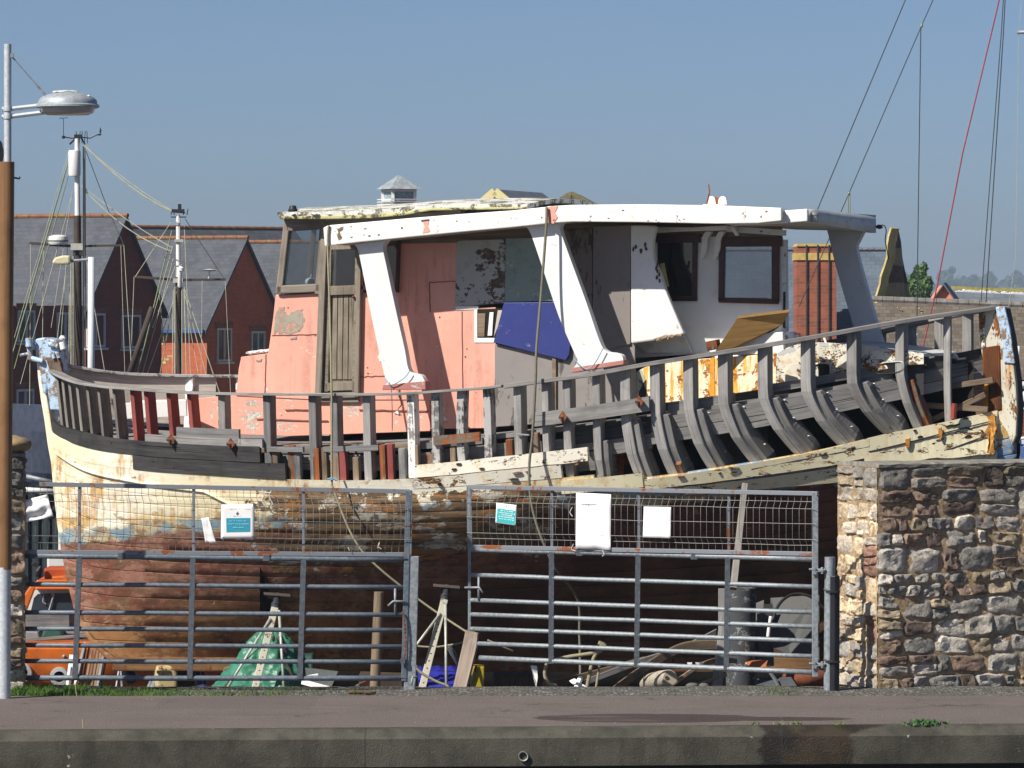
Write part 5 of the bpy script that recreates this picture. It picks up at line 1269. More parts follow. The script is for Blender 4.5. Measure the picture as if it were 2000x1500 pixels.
# ================================================================ gates
def mk_galv(name, c=(.25, .28, .305), k=.25):
    m = Mat(name, .52, .3, .45); v = m.ocoord(False)
    n = m.noise(v, 28, 5, .7); n2 = m.noise(v, 90, 3, .6)
    cc = m.mix(m.step(n, .3, .7), tuple(x * (1 - k) for x in c), tuple(x * (1 + k) for x in c))
    cc = m.mix(m.mth('MULTIPLY', m.step(n2, .66, .72), .7), cc, (.62, .64, .65))
    m.col(cc); m.rough(m.step(n, .3, .7, .45, .65)); m.bump(n2, .15, .004); return m.m
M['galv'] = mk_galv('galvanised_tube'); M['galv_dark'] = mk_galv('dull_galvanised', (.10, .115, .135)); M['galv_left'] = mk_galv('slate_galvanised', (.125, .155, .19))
def mk_rusted():
    m = Mat('rusting_angle', .6, .4, .4); v = m.ocoord(False); n = m.noise(v, 4, 5, .7)
    m.col(m.mix(m.step(n, .565, .61), (.21, .23, .26), (.26, .085, .03))); m.bump(m.noise(v, 60, 3), .3, .004); return m.m
M['angle'] = mk_rusted()
M['wire'] = m_plain('mesh_wire', (.27, .27, .255), .5, .5, var=.15)
def lerp(a, b, t): return a + (b - a) * t
def gate(name, label, G, X0, X1, bars, uprights, frame, meshuprights, folds, lean, mesh_n, stileL, stileR, clampx, gm='galv'):
    root = thing(name, label, 'gate', G(X0, 1345))
    gp = lambda x, y, o=0: G(x, y) + V((0, -o, 0))
    for (xa, ya, xb, yb), r in bars:
        mb = MB(); mb.tube([gp(lerp(xa, xb, t / 6), lerp(ya, yb, t / 6) + (1.2 * mnoise.noise(V((t * 1.7, ya, 0))) if 0 < t < 6 else 0)) for t in range(7)], r, 12)
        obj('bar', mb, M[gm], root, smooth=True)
    for (xa, ya, xb, yb) in uprights:
        mb = MB(); mb.sweep([gp(lerp(xa, xb, t / 5), lerp(ya, yb, t / 5), .028) for t in range(6)], V((1, 0, 0)), V((0, -1, 0)), .052, .006)
        mb.sweep([gp(lerp(xa, xb, t / 5) + 4.5, lerp(ya, yb, t / 5), .028) for t in range(6)], V((1, 0, 0)), V((0, 1, 0)), .006, .05)
        obj('upright', mb, M['galv_dark'], root)
    for st in (stileL, stileR):
        if st:
            (xa, ya, xb, yb), wd = st
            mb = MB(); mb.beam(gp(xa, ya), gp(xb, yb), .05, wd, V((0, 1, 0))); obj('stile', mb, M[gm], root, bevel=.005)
    # welded mesh panel in its angle frame
    (tx0, ty0, tx1, ty1), (bx0, by0, bx1, by1) = frame
    fm = MB()
    for a, b in (((tx0, ty0), (tx1, ty1)), ((bx0, by0), (bx1, by1))):
        fm.beam(gp(*a), gp(*b), .042, .042, V((0, 1, 0)))
    for x, y0, y1 in meshuprights: fm.beam(gp(x, y0, -.01), gp(x, y1, -.01), .03, .028, V((0, 1, 0)))
    fo = obj('mesh_frame', fm, M['angle'], root, bevel=.003)
    ms = MB()
    ztop = lambda x: lerp(ty0, ty1, (x - tx0) / (tx1 - tx0)); zbot = lambda x: lerp(by0, by1, (x - bx0) / (bx1 - bx0))
    for i in range(mesh_n + 1):
        x = lerp(max(tx0, bx0) + 5, min(tx1, bx1) - 5, i / mesh_n); a, b = ztop(x), zbot(x); pts = []
        jx = uni(-.8, .8)
        for f, dx, o in folds:
            pts.append(gp(x + jx + dx * lean, lerp(a, b, f), o))
        ms.tube(pts, .0023, 5, False)
    for f, dx, o in folds:
        if 0 < f < 1 or f in (0, 1):
            ms.tube([gp(lerp(tx0, tx1, t / 12) + dx * lean, lerp(ztop(lerp(tx0, tx1, t / 12)), zbot(lerp(tx0, tx1, t / 12)), f) + 1.2 * mnoise.noise(V((t * 1.3, f * 9, X0))), o + .004) for t in range(13)], .0030, 5, False)
    obj('wire_mesh', ms, M['wire'], root, smooth=True)
    for x, y in clampx:
        mb = MB(); mb.box(gp(x, y), .07, .07, .07); obj('clamp', mb, M['galv_dark'], root, bevel=.006)
    return root, gp
GL = lambda x, y: P(x, y, 50.0)
GR = lambda x, y: P(x, y, 52.0 - 2.0 * (x - 915) / 685)
FOLD = [(0., 0, .0), (.14, 0, .0), (.25, 4.5, .045), (.50, 4.5, .045), (.76, 4.5, .045), (.86, 0, .0), (1., 0, .0)]
mu = lambda xs, t, b: [(x, t(x), b(x)) for x in xs]
lt = lambda x: 945 + (x - 50) * 15 / 750; lb = lambda x: 1078 + (x - 50) * 5 / 750
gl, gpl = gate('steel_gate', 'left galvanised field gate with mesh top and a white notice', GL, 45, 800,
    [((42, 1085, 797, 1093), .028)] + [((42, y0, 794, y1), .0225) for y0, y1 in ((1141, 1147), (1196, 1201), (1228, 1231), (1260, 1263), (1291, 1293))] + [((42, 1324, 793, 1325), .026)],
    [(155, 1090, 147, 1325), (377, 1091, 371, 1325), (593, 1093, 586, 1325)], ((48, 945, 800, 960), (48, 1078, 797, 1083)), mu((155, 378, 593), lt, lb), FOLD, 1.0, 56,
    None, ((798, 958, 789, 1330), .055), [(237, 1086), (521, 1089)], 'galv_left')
gr, gpr = gate('steel_gate', 'right galvanised field gate with mesh top and two blank white sheets', GR, 917, 1598,
    [((918, 1073, 1590, 1092), .027)] + [((918, y0, 1588, y1), .0225) for y0, y1 in ((1123, 1146), (1172, 1196), (1200, 1224), (1228, 1252))] + [((934, 1257, 1586, 1282), .0225), ((937, 1285, 1586, 1313), .026)],
    [(1077, 1078, 1076, 1296), (1246, 1083, 1243, 1303), (1421, 1088, 1418, 1308)], ((916, 951, 1598, 964), (918, 1068, 1595, 1082)), mu((1078, 1248, 1424), lambda x: 951 + (x - 916) * 13 / 682, lambda x: 1068 + (x - 918) * 14 / 677), FOLD, -1.0, 52,
    ((917, 950, 917, 1232), .03), ((1592, 962, 1592, 1322), .06), [(1132, 1079), (1356, 1086)])
for x in (800,):
    mb = MB(); mb.beam(gpl(800, 957), gpl(799, 1085), .045, .05, V((0, 1, 0))); obj('corner_angle', mb, M['angle'], gl, bevel=.004)
mb = MB(); mb.beam(gpr(916, 949), gpr(918, 1072), .05, .05, V((0, 1, 0))); obj('corner_angle', mb, M['angle'], gr, bevel=.004)
def latch(gp, root, x, y0, y1, hook):
    mb = MB(); mb.tube([gp(x, y0, .03), gp(x, y1, .03)], .012, 8); mb.tube([gp(a, b, .045) for a, b in hook], .011, 8); obj('latch', mb, M['galv'], root, smooth=True)
latch(gpl, gl, 772, 1149, 1201, [(792, 1174), (768, 1174), (758, 1183)]); latch(gpr, gr, 935, 1126, 1172, [(908, 1147), (936, 1147), (943, 1157)])
# chain and padlock on the left gate
mb = MB(); ch = smoothpath([gpl(786, 1194, .05), gpl(789, 1204, .06), gpl(791, 1230, .06), gpl(793, 1260, .055), gpl(789, 1285, .06)], 7)
for i, (a, b) in enumerate(zip(ch, ch[1:])):
    mb.beam(a, b, .022 if i % 2 else .008, .008 if i % 2 else .022, V((1, 0, 0)))
solo('chain', mb, M['rust'], 'rusty chain hanging from the latch end of the left gate', 'chain', bevel=.003)
mb = MB(); mb.box(gpl(787, 1290, .06), .045, .025, .05); mb.tube([gpl(785, 1286, .06), gpl(785, 1279, .06), gpl(790, 1279, .06), gpl(790, 1286, .06)], .006, 6); solo('padlock', mb, M['galv_dark'], 'small grey padlock at the end of the rusty chain', 'padlock', bevel=.004)
# posts
mb = MB(); mb.beam(P(807, 1086, 50.03), P(800, 1357, 50.03), .115, .09, V((1, 0, 0)))
gpst = solo('gate_post', mb, M['galv'], 'square galvanised latch post at the end of the left gate', 'post', bevel=.006)
mb = MB(); mb.tube([P(815, 1322, 49.97), P(806, 1322, 49.95), P(804, 1332, 49.95), P(804, 1338, 49.95)], .011, 8); obj('drop_hook', mb, M['galv'], gpst, smooth=True)
hp_ = thing('gate_post', 'galvanised hinge post with a black sleeve by the stone wall', 'post', P(1620, 1350, 50.0))
mb = MB(); mb.tube([P(1621, 1088, 50.0), P(1619, 1352, 50.0)], .052, 16); obj('tube', mb, M['galv'], hp_, smooth='auto')
mb = MB(); mb.tube([P(1630, 1124, 49.98), P(1629, 1352, 49.98)], .058, 6); obj('sleeve', mb, m_plain('black_plastic', (.013, .014, .018), .45, var=.2), hp_, bevel=.01)
mb = MB()
for y in (1154, 1291):
    mb.tube([P(1609, y - 3, 49.95), P(1618, y, 49.92), P(1632, y + 2, 49.91), P(1640, y + 2, 49.95)], .009, 6); mb.box(P(1630, y + 2, 49.90), .05, .02, .018)
obj('strap', mb, m_plain('strap_black', (.03, .03, .03), .5, .4), hp_)
for y in (1112, 1296):
    mb = MB(); mb.tube([P(1580, y, 49.95), P(1612, y + 1, 49.95)], .012, 8); mb.box(P(1603, y + 3, 49.96), .05, .05, .022); mb.tube([P(1606, y - 4, 49.95), P(1606, y + 9, 49.95)], .015, 8); mb.box(P(1590, y - 1, 49.94), .03, .05, .03); obj('hinge', mb, M['galv'], hp_, bevel=.003)
# notices and sheets tied to the mesh
M['sheet'] = m_plain('white_sheet', (.84, .84, .84), .6, var=.04, sc=3); M['teal'] = m_plain('teal_print', (.035, .30, .42), .5, var=.06); M['teal2'] = m_plain('bright_teal_print', (.03, .42, .46), .5, var=.06)
def sheet(name, label, cat, gp, poly, o=.06, wav=.012, mat='sheet', n=10):
    """poly: 4 corners tl,tr,br,bl in photo px"""
    mb = MB(); tl, tr, br, bl = poly; rows = []
    for j in range(n + 1):
        r = []
        for i in range(n + 1):
            u, v = i / n, j / n
            x = (tl[0] * (1 - u) + tr[0] * u) * (1 - v) + (bl[0] * (1 - u) + br[0] * u) * v; y = (tl[1] * (1 - u) + tr[1] * u) * (1 - v) + (bl[1] * (1 - u) + br[1] * u) * v
            r.append(gp(x, y, o + wav * mnoise.noise(V((u * 2.2, v * 3, tl[0])))))
        rows.append(r)
    mb.grid(rows, [[(p.x, p.z) for p in r] for r in rows])
    ob = solo(name, mb, M[mat], label, cat, smooth=True); s = ob.modifiers.new('Solidify', 'SOLIDIFY'); s.thickness = .004; return ob
def rectpart(par, name, gp, quad, o, mat, d=.002):
    mb = MB(); mb.slab([gp(x, y, o) for x, y in quad], V((0, d, 0))); return obj(name, mb, M[mat] if isinstance(mat, str) else mat, par)
M['ink'] = m_plain('grey_ink', (.10, .13, .16), .7); M['ink_pale'] = m_plain('pale_ink', (.35, .66, .74), .6); M['ink_white'] = m_plain('white_ink', (.78, .90, .92), .6)
def scribble(par, gp, rows, o, mat, h=2.1):
    """rows of letter-like strokes too small to read in the photo: (x0, x1, y, slope)"""
    mb = MB(); rs = random.Random(5)
    for x0, x1, y, sl in rows:
        x = x0
        while x < x1:
            wd = rs.choice((1.0, 1.3, 1.6, 1.1)); gap = .55 if rs.random() > .18 else 1.8
            yy = y + (x - x0) * sl; hh = h * rs.uniform(.75, 1)
            mb.slab([gp(x, yy - hh / 2, o), gp(x + wd, yy - hh / 2 + wd * sl, o), gp(x + wd * rs.uniform(.6, 1), yy + hh / 2, o), gp(x + wd * rs.uniform(0, .3), yy + hh / 2, o)], V((0, .0015, 0)))
            x += wd + gap
    return obj('lettering', mb, M[mat], par)
s1 = sheet('notice_board', 'white notice with a teal text box on the left gate mesh', 'notice', gpl, [(433, 985), (498, 984), (497, 1051), (432, 1052)], wav=.0)
rectpart(s1, 'teal_panel', gpl, [(442.5, 1011.5), (489.5, 1011), (489.5, 1038), (443, 1039)], .066, 'teal')
scribble(s1, gpl, [(449, 482, 1017, 0), (446, 486, 1023, 0), (456, 477, 1030, 0)], .070, 'ink_pale', 2.2)
mb = MB(); c = gpl(464.5, 1002.5, .066); mb.slab([c + V((dx, 0, dz)) for dx, dz in ((-.014, .004), (-.004, .010), (0, .022), (.005, .011), (.014, .006), (.010, -.010), (0, -.017), (-.011, -.009))], V((0, .002, 0))); obj('emblem', mb, M['ink'], s1)
scribble(s1, gpl, [(457, 472, 1007.5, 0)], .066, 'ink', .9); scribble(s1, gpl, [(450, 461, 994.5, 0), (480, 489, 994.5, 0)], .066, 'ink', .7)
mb = MB()
for x, y in ((496, 984), (437, 1052), (494, 1050)): mb.beam(gpl(x, y - 4, .07), gpl(x - .5, y + 4, .07), .012, .006)
obj('cable_tie', mb, M['ink'], s1)
s2 = sheet('notice_board', 'tilted teal notice with white lettering on the right gate mesh', 'notice', gpr, [(970, 981.5), (1009, 986), (1007, 1026), (968, 1020.5)], wav=0.)
rectpart(s2, 'teal_panel', gpr, [(971.5, 992), (1007, 997), (1005.5, 1024), (969.5, 1019)], .066, 'teal2')
scribble(s2, gpr, [(978, 1001, 996.5, .13), (975, 1004, 1000.3, .13), (978.5, 1000, 1004.5, .13), (974, 1004, 1008, .13), (975, 1002, 1012.3, .13)], .070, 'ink_white', 2.2)
mb = MB(); c = gpr(990, 988.5, .066); mb.slab([c + V((.007 * math.cos(t), 0, .009 * math.sin(t))) for t in (0, 1, 2, 3, 4, 5)], V((0, .002, 0))); obj('emblem', mb, M['ink'], s2)
sheet('blank_sheet', 'tall blank white sheet tied over the right gate mesh', 'sheet', gpr, [(1125, 962), (1193, 965), (1192, 1074), (1124, 1072)], wav=.03)
sheet('blank_sheet', 'small square white sheet on the right gate mesh', 'sheet', gpr, [(1257, 989), (1310, 990), (1309, 1051), (1255, 1049)], wav=.006)
sheet('paper_strip', 'narrow slanting white paper strip beside the left notice', 'paper', gpl, [(394, 1012), (408, 1010), (423, 1060), (402, 1059)], wav=.01)
sheet('white_rag', 'crumpled white cloth caught in the mesh by the stone pier', 'cloth', gpl, [(48, 977), (93, 965), (106, 1008), (50, 1020)], o=.07, wav=.06)
mb = MB()
for pts in ([(512, 955), (517, 965), (512, 978), (520, 990)], [(530, 958), (526, 968), (534, 985)], [(515, 962), (530, 962)]): mb.tube(smoothpath([gpl(x, y, .05) for x, y in pts], 4), .005, 5)
solo('string_knot', mb, m_plain('white_string', (.6, .6, .57), .8), 'white string knotted to the top of the left gate', 'string')
mb = MB()
for pts in ([(738, 1070), (742, 1058), (739, 1066), (745, 1072)], [(680, 1068), (683, 1075)], [(1118, 990), (1113, 1000), (1118, 1008)], [(1120, 1062), (1116, 1072), (1124, 1076)], [(1176, 1074), (1180, 1082), (1176, 1086)]): mb.tube(smoothpath([(gpl if pts[0][0] < 900 else gpr)(x, y, .05) for x, y in pts], 4), .004, 5)
solo('loose_ties', mb, m_plain('clear_ties', (.6, .6, .58), .6), 'loose pale cable ties left on the gate mesh', 'ties')

# ================================================================ lamp post at the left edge
LPY = 49.0
lp = thing('lamp_post', 'timber lamp post with a silver pole and a disc shaped lamp', 'street lamp', P(7, 1366, LPY))
mb = MB(); mb.tube([P(7, 1366, LPY), P(8, 1108, LPY)], .066, 20); obj('metal_sleeve', mb, mk_galv('painted_sleeve', (.52, .56, .60), .12), lp, smooth='auto')
mb = MB(); mb.tube([P(9, 1112, LPY), P(11, 700, LPY), P(13.5, 316, LPY)], [.066, .070, .073], 20)
obj('timber_shaft', mb, m_wood('varnished_larch', (.14, .072, .032), (.27, .15, .072), across=22, along=.5, rough=.5, var=.05, bump=.25), lp, smooth='auto')
mb = MB(); mb.tube([P(15, 318, LPY), P(15, 86, LPY)], .036, 16); obj('pole', mb, mk_galv('satin_pole', (.50, .54, .58), .12), lp, smooth='auto')
mb = MB()
for y0, y1 in ((213, 205), (228, 219)): mb.tube([P(4, y0, LPY), P(24, y0 - 1, LPY), P(88, y1, LPY)], .022, 8); mb.tube([P(15, y0 + 4, LPY), P(15, y0 - 4, LPY)], .046, 14)
obj('arm', mb, mk_galv('satin_arm', (.48, .52, .56), .1), lp, smooth='auto')
mb = MB(); mb.tube([P(21, 108, LPY), P(88, 185, LPY)], .008, 6); mb.tube([P(74, 169, LPY), P(88, 185, LPY)], .014, 6); mb.box(P(22, 108, LPY), .04, .05, .04); obj('stay', mb, M['galv'], lp)
lc = P(132, 207, LPY)
mb = MB(); mb.lathe(lc, [(.292, -.02), (.305, -.01), (.305, .008), (.285, .02), (.282, .05), (.25, .085), (.17, .115), (.08, .137), (.0, .142)], 40)
lh = obj('lamp_head', mb, mk_galv('lamp_alloy', (.36, .40, .43), .15), lp, smooth='auto')
mb = MB(); mb.lathe(lc, [(.288, -.02), (.265, -.026), (.245, -.065), (.20, -.085), (.0, -.09)], 36)
gm = Mat('lamp_bowl', .12, 0, .6); gm.col((.42, .42, .40)); obj('bowl', mb, gm.m, lh, smooth='auto')
mb = MB(); mb.blob(lc + V((-.02, -.02, .135)), (.13, .11, .016), 2, .25, 4, 3); mb.blob(lc + V((.21, -.1, .085)), (.02, .02, .02), 1); obj('bird_lime', mb, m_plain('bird_lime', (.62, .62, .6), .9), lh)
mb = MB(); mb.slab([P(-6, 268, LPY), P(3, 278, LPY), P(8, 300, LPY), P(4, 318, LPY), P(-8, 318, LPY)], V((0, .05, 0))); mb.tube([P(27, 347, LPY), P(38, 349, LPY), P(39, 345, LPY)], .01, 6); obj('bracket', mb, m_plain('black_bracket', (.012, .012, .018), .5), lp)

# ================================================================ props, shores and clutter under the hull
GZ = -.36
M['zinc_stand'] = mk_galv('zinc_stand', (.42, .42, .38), .2); M['stand_beige'] = m_paint('beige_stand', (.50, .47, .38), (.25, .18, .12), .3, 7., (.3, .25, .18), .5, .6)
M['pad_wood'] = m_wood('oily_pad', (.05, .042, .035), (.12, .10, .085))
def stand(label, top, foot, rods, Y, back):
    r = thing('boat_stand', label, 'boat stand', P(*foot, Y))
    mb = MB(); mb.beam(P(*top, Y + .3), P(*foot, Y - .1), .075, .075, V((0, 1, 0)))
    post = obj('strut', mb, M['stand_beige'], r, bevel=.006)
    mb = MB()
    for i in range(9):
        t = .25 + i * .075; c = P(*top, Y + .3).lerp(P(*foot, Y - .1), t) + V((0, -.039, 0)); mb.lathe(c, [(.009, 0), (.009, -.003)], 8, 'Y')
    obj('pin_holes', mb, m_plain('hole_black', (.015, .014, .013), .9), post)
    for a, b in rods:
        mb = MB(); mb.tube([P(*a, Y + .2), P(*b, Y - .1)], .015, 8); obj('leg', mb, M['zinc_stand'], r, smooth=True)
    if back: mb = MB(); mb.tube([P(*back[0], Y + .4), P(*back[1], Y + 1.0)], .03, 8); obj('leg', mb, M['galv_dark'], r, smooth=True)
    tx, ty = top
    mb = MB(); mb.tube([P(tx - 2, ty + 12, Y + .28), P(tx + 2, ty - 8, Y + .38)], .05, 12); mb.tube([P(tx + 1, ty - 4, Y + .33), P(tx + 5, ty - 26, Y + .5)], .035, 10); obj('screw_head', mb, m_plain('dark_steel', (.05, .055, .065), .5, .5), r, smooth='auto')
    mb = MB(); mb.slab([P(tx - 22, ty - 32, Y + .4), P(tx + 30, ty - 28, Y + .4), P(tx + 34, ty - 20, Y + .75), P(tx - 10, ty - 24, Y + .75)], V((0, 0, -.03))); obj('pad', mb, M['pad_wood'], r)
stand('steel boat stand propping the hull before the green tarpaulin', (537, 1188), (494, 1362), [((528, 1208), (430, 1366)), ((545, 1192), (556, 1366))], 53.2, ((545, 1240), (592, 1345)))
stand('steel boat stand beside the square gate latch post', (868, 1172), (820, 1362), [((860, 1198), (806, 1270)), ((870, 1180), (872, 1362))], 53.2, ((876, 1262), (928, 1350)))
mb = MB(); mb.tube([P(740, 1156, 53.0), P(737, 1240, 53.0), P(731, 1362, 52.9)], [.05, .055, .053], 14)
solo('timber_prop', mb, M['w_brown'], 'short round timber prop standing under the hull behind the left gate', 'prop', smooth='auto')
mb = MB(); mb.slab([P(909, 1230, 52.5), P(933, 1237, 52.5), P(931, 1262, 52.4), P(905, 1366, 52.0), P(880, 1362, 52.0), P(903, 1260, 52.4)], V((.02, .06, 0)), [(0, 0), (0, .12), (.2, .12), (.75, .12), (.75, 0), (.2, 0)])
solo('leaning_plank', mb, m_wood('rough_plank', (.16, .125, .10), (.32, .26, .22)), 'rough short plank leaning between the two gates', 'plank', bevel=.006)
mb = MB(); mb.beam(P(1455, 945, 53.05), P(1432, 1150, 52.7), .07, .06, V((0, 1, 0)), .11, .07)
solo('raking_shore', mb, m_wood('pale_shore', (.17, .16, .145), (.40, .375, .34)), 'pale raking timber shore under the stern behind the mesh', 'prop', bevel=.006)
mb = MB(); mb.sweep([P(1413, 1150, 52.6), P(1412, 1230, 52.5), P(1406, 1290, 52.45), P(1398, 1362, 52.3)], V((1, 0, 0)), V((0, 1, 0)), [.10, .09, .09, .12], .09)
solo('worn_stake', mb, M['w_grey'], 'worn grey stake standing by the paint-splashed post', 'stake', bevel=.008)
mb = MB(); mb.tube([P(1448, 1148, 53.2), P(1446, 1365, 53.2)], [.155, .15], 16)
solo('painted_post', mb, m_paint('splashed_post', (.055, .062, .07), (.34, .36, .36), .36, 7., (.18, .08, .05), .5, .7), 'thick dark post splashed with white paint behind the right gate', 'post', smooth='auto')
M['grey_sheet'] = m_paint('grey_board', (.11, .11, .108), (.17, .16, .135), .2, 2.5, (.10, .09, .08), .6, .7)
mb = MB(); mb.slab([P(1478, 1182, 53.6), P(1491, 1180, 53.6), P(1494, 1302, 53.2), P(1480, 1302, 53.2)], V((.1, .1, 0))); mb.slab([P(1456, 1186, 53.65), P(1492, 1172, 53.65), P(1494, 1302, 53.3), P(1460, 1302, 53.3)], V((0, .03, 0)))
solo('board_stack', mb, M['grey_sheet'], 'grey boards leaning beside the paint-splashed post', 'boards')
mb = MB(); mb.slab([P(1505, 1168, 54.0), P(1600, 1162, 54.0), P(1600, 1290, 53.3), P(1545, 1280, 53.3), P(1505, 1262, 53.3)], V((0, .03, 0))); solo('grey_sheet', mb, M['grey_sheet'], 'big grey sheet leaning behind the hinge end of the right gate', 'sheet')
mb = MB(); mb.tube(smoothpath([P(1498, 1245, 53.0), P(1508, 1215, 53.0), P(1522, 1180, 53.1), P(1548, 1161, 53.2), P(1580, 1164, 53.2), P(1606, 1185, 53.2), P(1640, 1215, 53.2)]), .016, 7); solo('black_hose', mb, m_plain('hose_black', (.02, .02, .02), .45), 'black hose arching over the leaning grey sheet', 'hose', smooth=True)
mb = MB(); mb.tube(smoothpath([P(1506, 1204, 52.95), P(1503, 1220, 52.95), P(1500, 1245, 52.95)]), .02, 7); solo('taped_pipe', mb, M['white_chip'], 'short white taped pipe beside the leaning grey sheet', 'pipe', smooth=True)
mb = MB(); mb.lathe(P(1576, 1345, 53.4), [(.0, .0), (.2, .02), (.27, .12), (.24, .19), (.0, .21)], 20); solo('rusty_bowl', mb, m_plain('rusty_drum', (.17, .055, .025), .9, var=.4, sc=9), 'rust brown drum lying at the foot of the hinge post', 'drum', smooth=True)
mb = MB(); mb.slab([P(1455, 1296, 52.9), P(1470, 1292, 52.9), P(1500, 1290, 52.9), P(1496, 1302, 52.8), P(1470, 1306, 52.8)], V((0, .15, 0))); solo('tile_shard', mb, m_plain('terracotta', (.40, .13, .04), .8), 'broken terracotta shard behind the bottom bar of the right gate', 'shard', bevel=.006)
mb = MB(); mb.slab([P(1480, 1325, 53.), P(1545, 1322, 53.), P(1560, 1345, 52.6), P(1470, 1345, 52.6)], V((0, 0, -.02))); mb.tube(smoothpath([P(1505, 1315, 52.8), P(1515, 1330, 52.7), P(1524, 1350, 52.6)]), .02, 6); solo('dark_sheeting', mb, m_plain('grey_plastic', (.09, .10, .11), .4), 'dark grey plastic sheeting on the ground behind the right gate', 'sheeting')
for q, lab in (([(1433, 1314), (1448, 1318), (1447, 1315)], 'white scrap under the bottom bar by the worn grey stake'), ([(1450, 1305), (1459, 1293), (1455, 1305)], 'white torn scrap beside the splashed post foot'), ([(1342, 1294), (1352, 1294), (1350, 1302), (1344, 1301)], 'white scrap leftmost of three along the bottom bar'), ([(1358, 1294), (1375, 1295), (1372, 1302), (1360, 1301)], 'white scrap rightmost of three along the bottom bar')):
    mb = MB(); mb.slab([P(x, y, 52.4) for x, y in q], V((0, .03, 0))); solo('white_scrap', mb, M['sheet'], lab, 'scrap')
# log and bent timbers
mb = MB(); mb.tube([P(1260, 1336, 52.6), P(1272, 1331, 52.3), P(1290, 1328, 52.0), P(1307, 1324, 51.7), P(1309, 1324, 51.66)], [.06, .085, .095, .085, .075], 14); lg = solo('rolled_bundle', mb, m_wood('pale_roll', (.30, .26, .20), (.52, .47, .38), along=6, across=6, var=.05), 'pale rolled bundle lying at the roadside under the right gate', 'roll', smooth='auto')
mb = MB(); mb.lathe(P(1302, 1324, 51.66), [(.022, -.012), (.022, .03)], 10, 'Y'); obj('core_hole', mb, m_plain('roll_hole', (.06, .03, .015), .9), lg)
def timber(pts, Y, w, d, mat, label, name='bent_timber'):
    mb = MB(); q = smoothpath([P(x, y, Y + o) for x, y, o in pts], 5); mb.sweep(q, V((0, 0, 1)), V((0, 1, 0)), w, d); solo(name, mb, M[mat], label, 'timber', bevel=.008)
timber([(1198, 1350, 0), (1250, 1312, .3), (1310, 1275, .5), (1350, 1262, .6), (1410, 1260, .7)], 52.4, .10, .09, 'w_brown', 'curved reddish timber rising to the right under the hull')
timber([(1140, 1335, .4), (1230, 1300, .6), (1330, 1268, .8), (1400, 1235, 1.)], 52.8, .07, .08, 'w_greyd', 'long grey timber lying behind the curved reddish one')
timber([(1310, 1340, 0), (1360, 1305, .1), (1400, 1290, .2), (1440, 1292, .3)], 52.3, .05, .08, 'w_brown', 'bent olive lath behind the pale rolled bundle')
timber([(1300, 1352, 0), (1350, 1342, .1), (1420, 1318, .2)], 52.2, .04, .06, 'w_brown', 'thin bent lath nearest the worn grey stake')
timber([(1060, 1340, 0), (1130, 1325, .2), (1260, 1290, .5)], 53., .08, .08, 'w_brown', 'straight brown timber lying behind the rope tangle')
mb = MB(); mb.blob(P(1352, 1339, 52.2), (.07, .05, .03), 2, .2); mb.blob(P(1375, 1340, 52.2), (.06, .05, .035), 2, .2); solo('plastic_bottle', mb, M['grey_sheet'], 'dirty white bottle lying beside the worn grey stake', 'bottle', smooth=True)
# rope tangle and bits in the middle
def rope(pts, Y, r, mat, label):
    mb = MB(); mb.tube(smoothpath([P(x, y, Y + (q[0] if q else 0)) for x, y, *q in pts]), r, 6); solo('rope', mb, M[mat], label, 'rope', smooth=True)
rope([(1082, 1290), (1110, 1283), (1150, 1277), (1172, 1272), (1176, 1262), (1170, 1255), (1182, 1262), (1166, 1275), (1158, 1290), (1152, 1315), (1146, 1345)], 52.5, .022, 'rope_tan', 'thick tan rope tangle behind the middle of the right gate')
rope([(1078, 1282), (1068, 1296), (1064, 1318), (1072, 1335), (1086, 1340), (1076, 1346)], 52.4, .02, 'rope_tan', 'tan rope end curling down to the gravel')
rope([(1172, 1292), (1168, 1320), (1164, 1345)], 52.4, .015, 'rope_tan', 'short upright rope end beside the tangle')
rope([(952, 1250), (980, 1262), (1003, 1272)], 52.6, .01, 'rope_tan', 'pale cord floating behind the right gate bars')
rope([(812, 1262), (850, 1264), (890, 1258), (915, 1252)], 53.6, .012, 'rope_tan', 'cord looped from the boat stand to the right gate')
rope([(812, 1300), (820, 1312), (850, 1330), (870, 1338), (876, 1342)], 52.8, .016, 'rope_tan', 'tan rope lying by the foot of the boat stand')
mb = MB(); mb.slab([P(1036, 1300, 52.7), P(1049, 1301, 52.7), P(1050, 1325, 52.6), P(1047, 1345, 52.6), P(1042, 1325, 52.6)], V((0, .03, 0))); solo('jagged_offcut', mb, M['white_chip'], 'jagged white offcut hanging behind the right gate', 'offcut')
mb = MB(); mb.slab([P(1112, 1330, 52.3), P(1122, 1325, 52.3), P(1155, 1348, 52.2), P(1130, 1348, 52.2)], V((0, .03, 0))); mb.tube([P(1126, 1344, 52.2), P(1134, 1324, 52.3)], .03, 8); solo('crushed_can', mb, M['sheet'], 'crushed pale container on the gravel below the rope tangle', 'container')
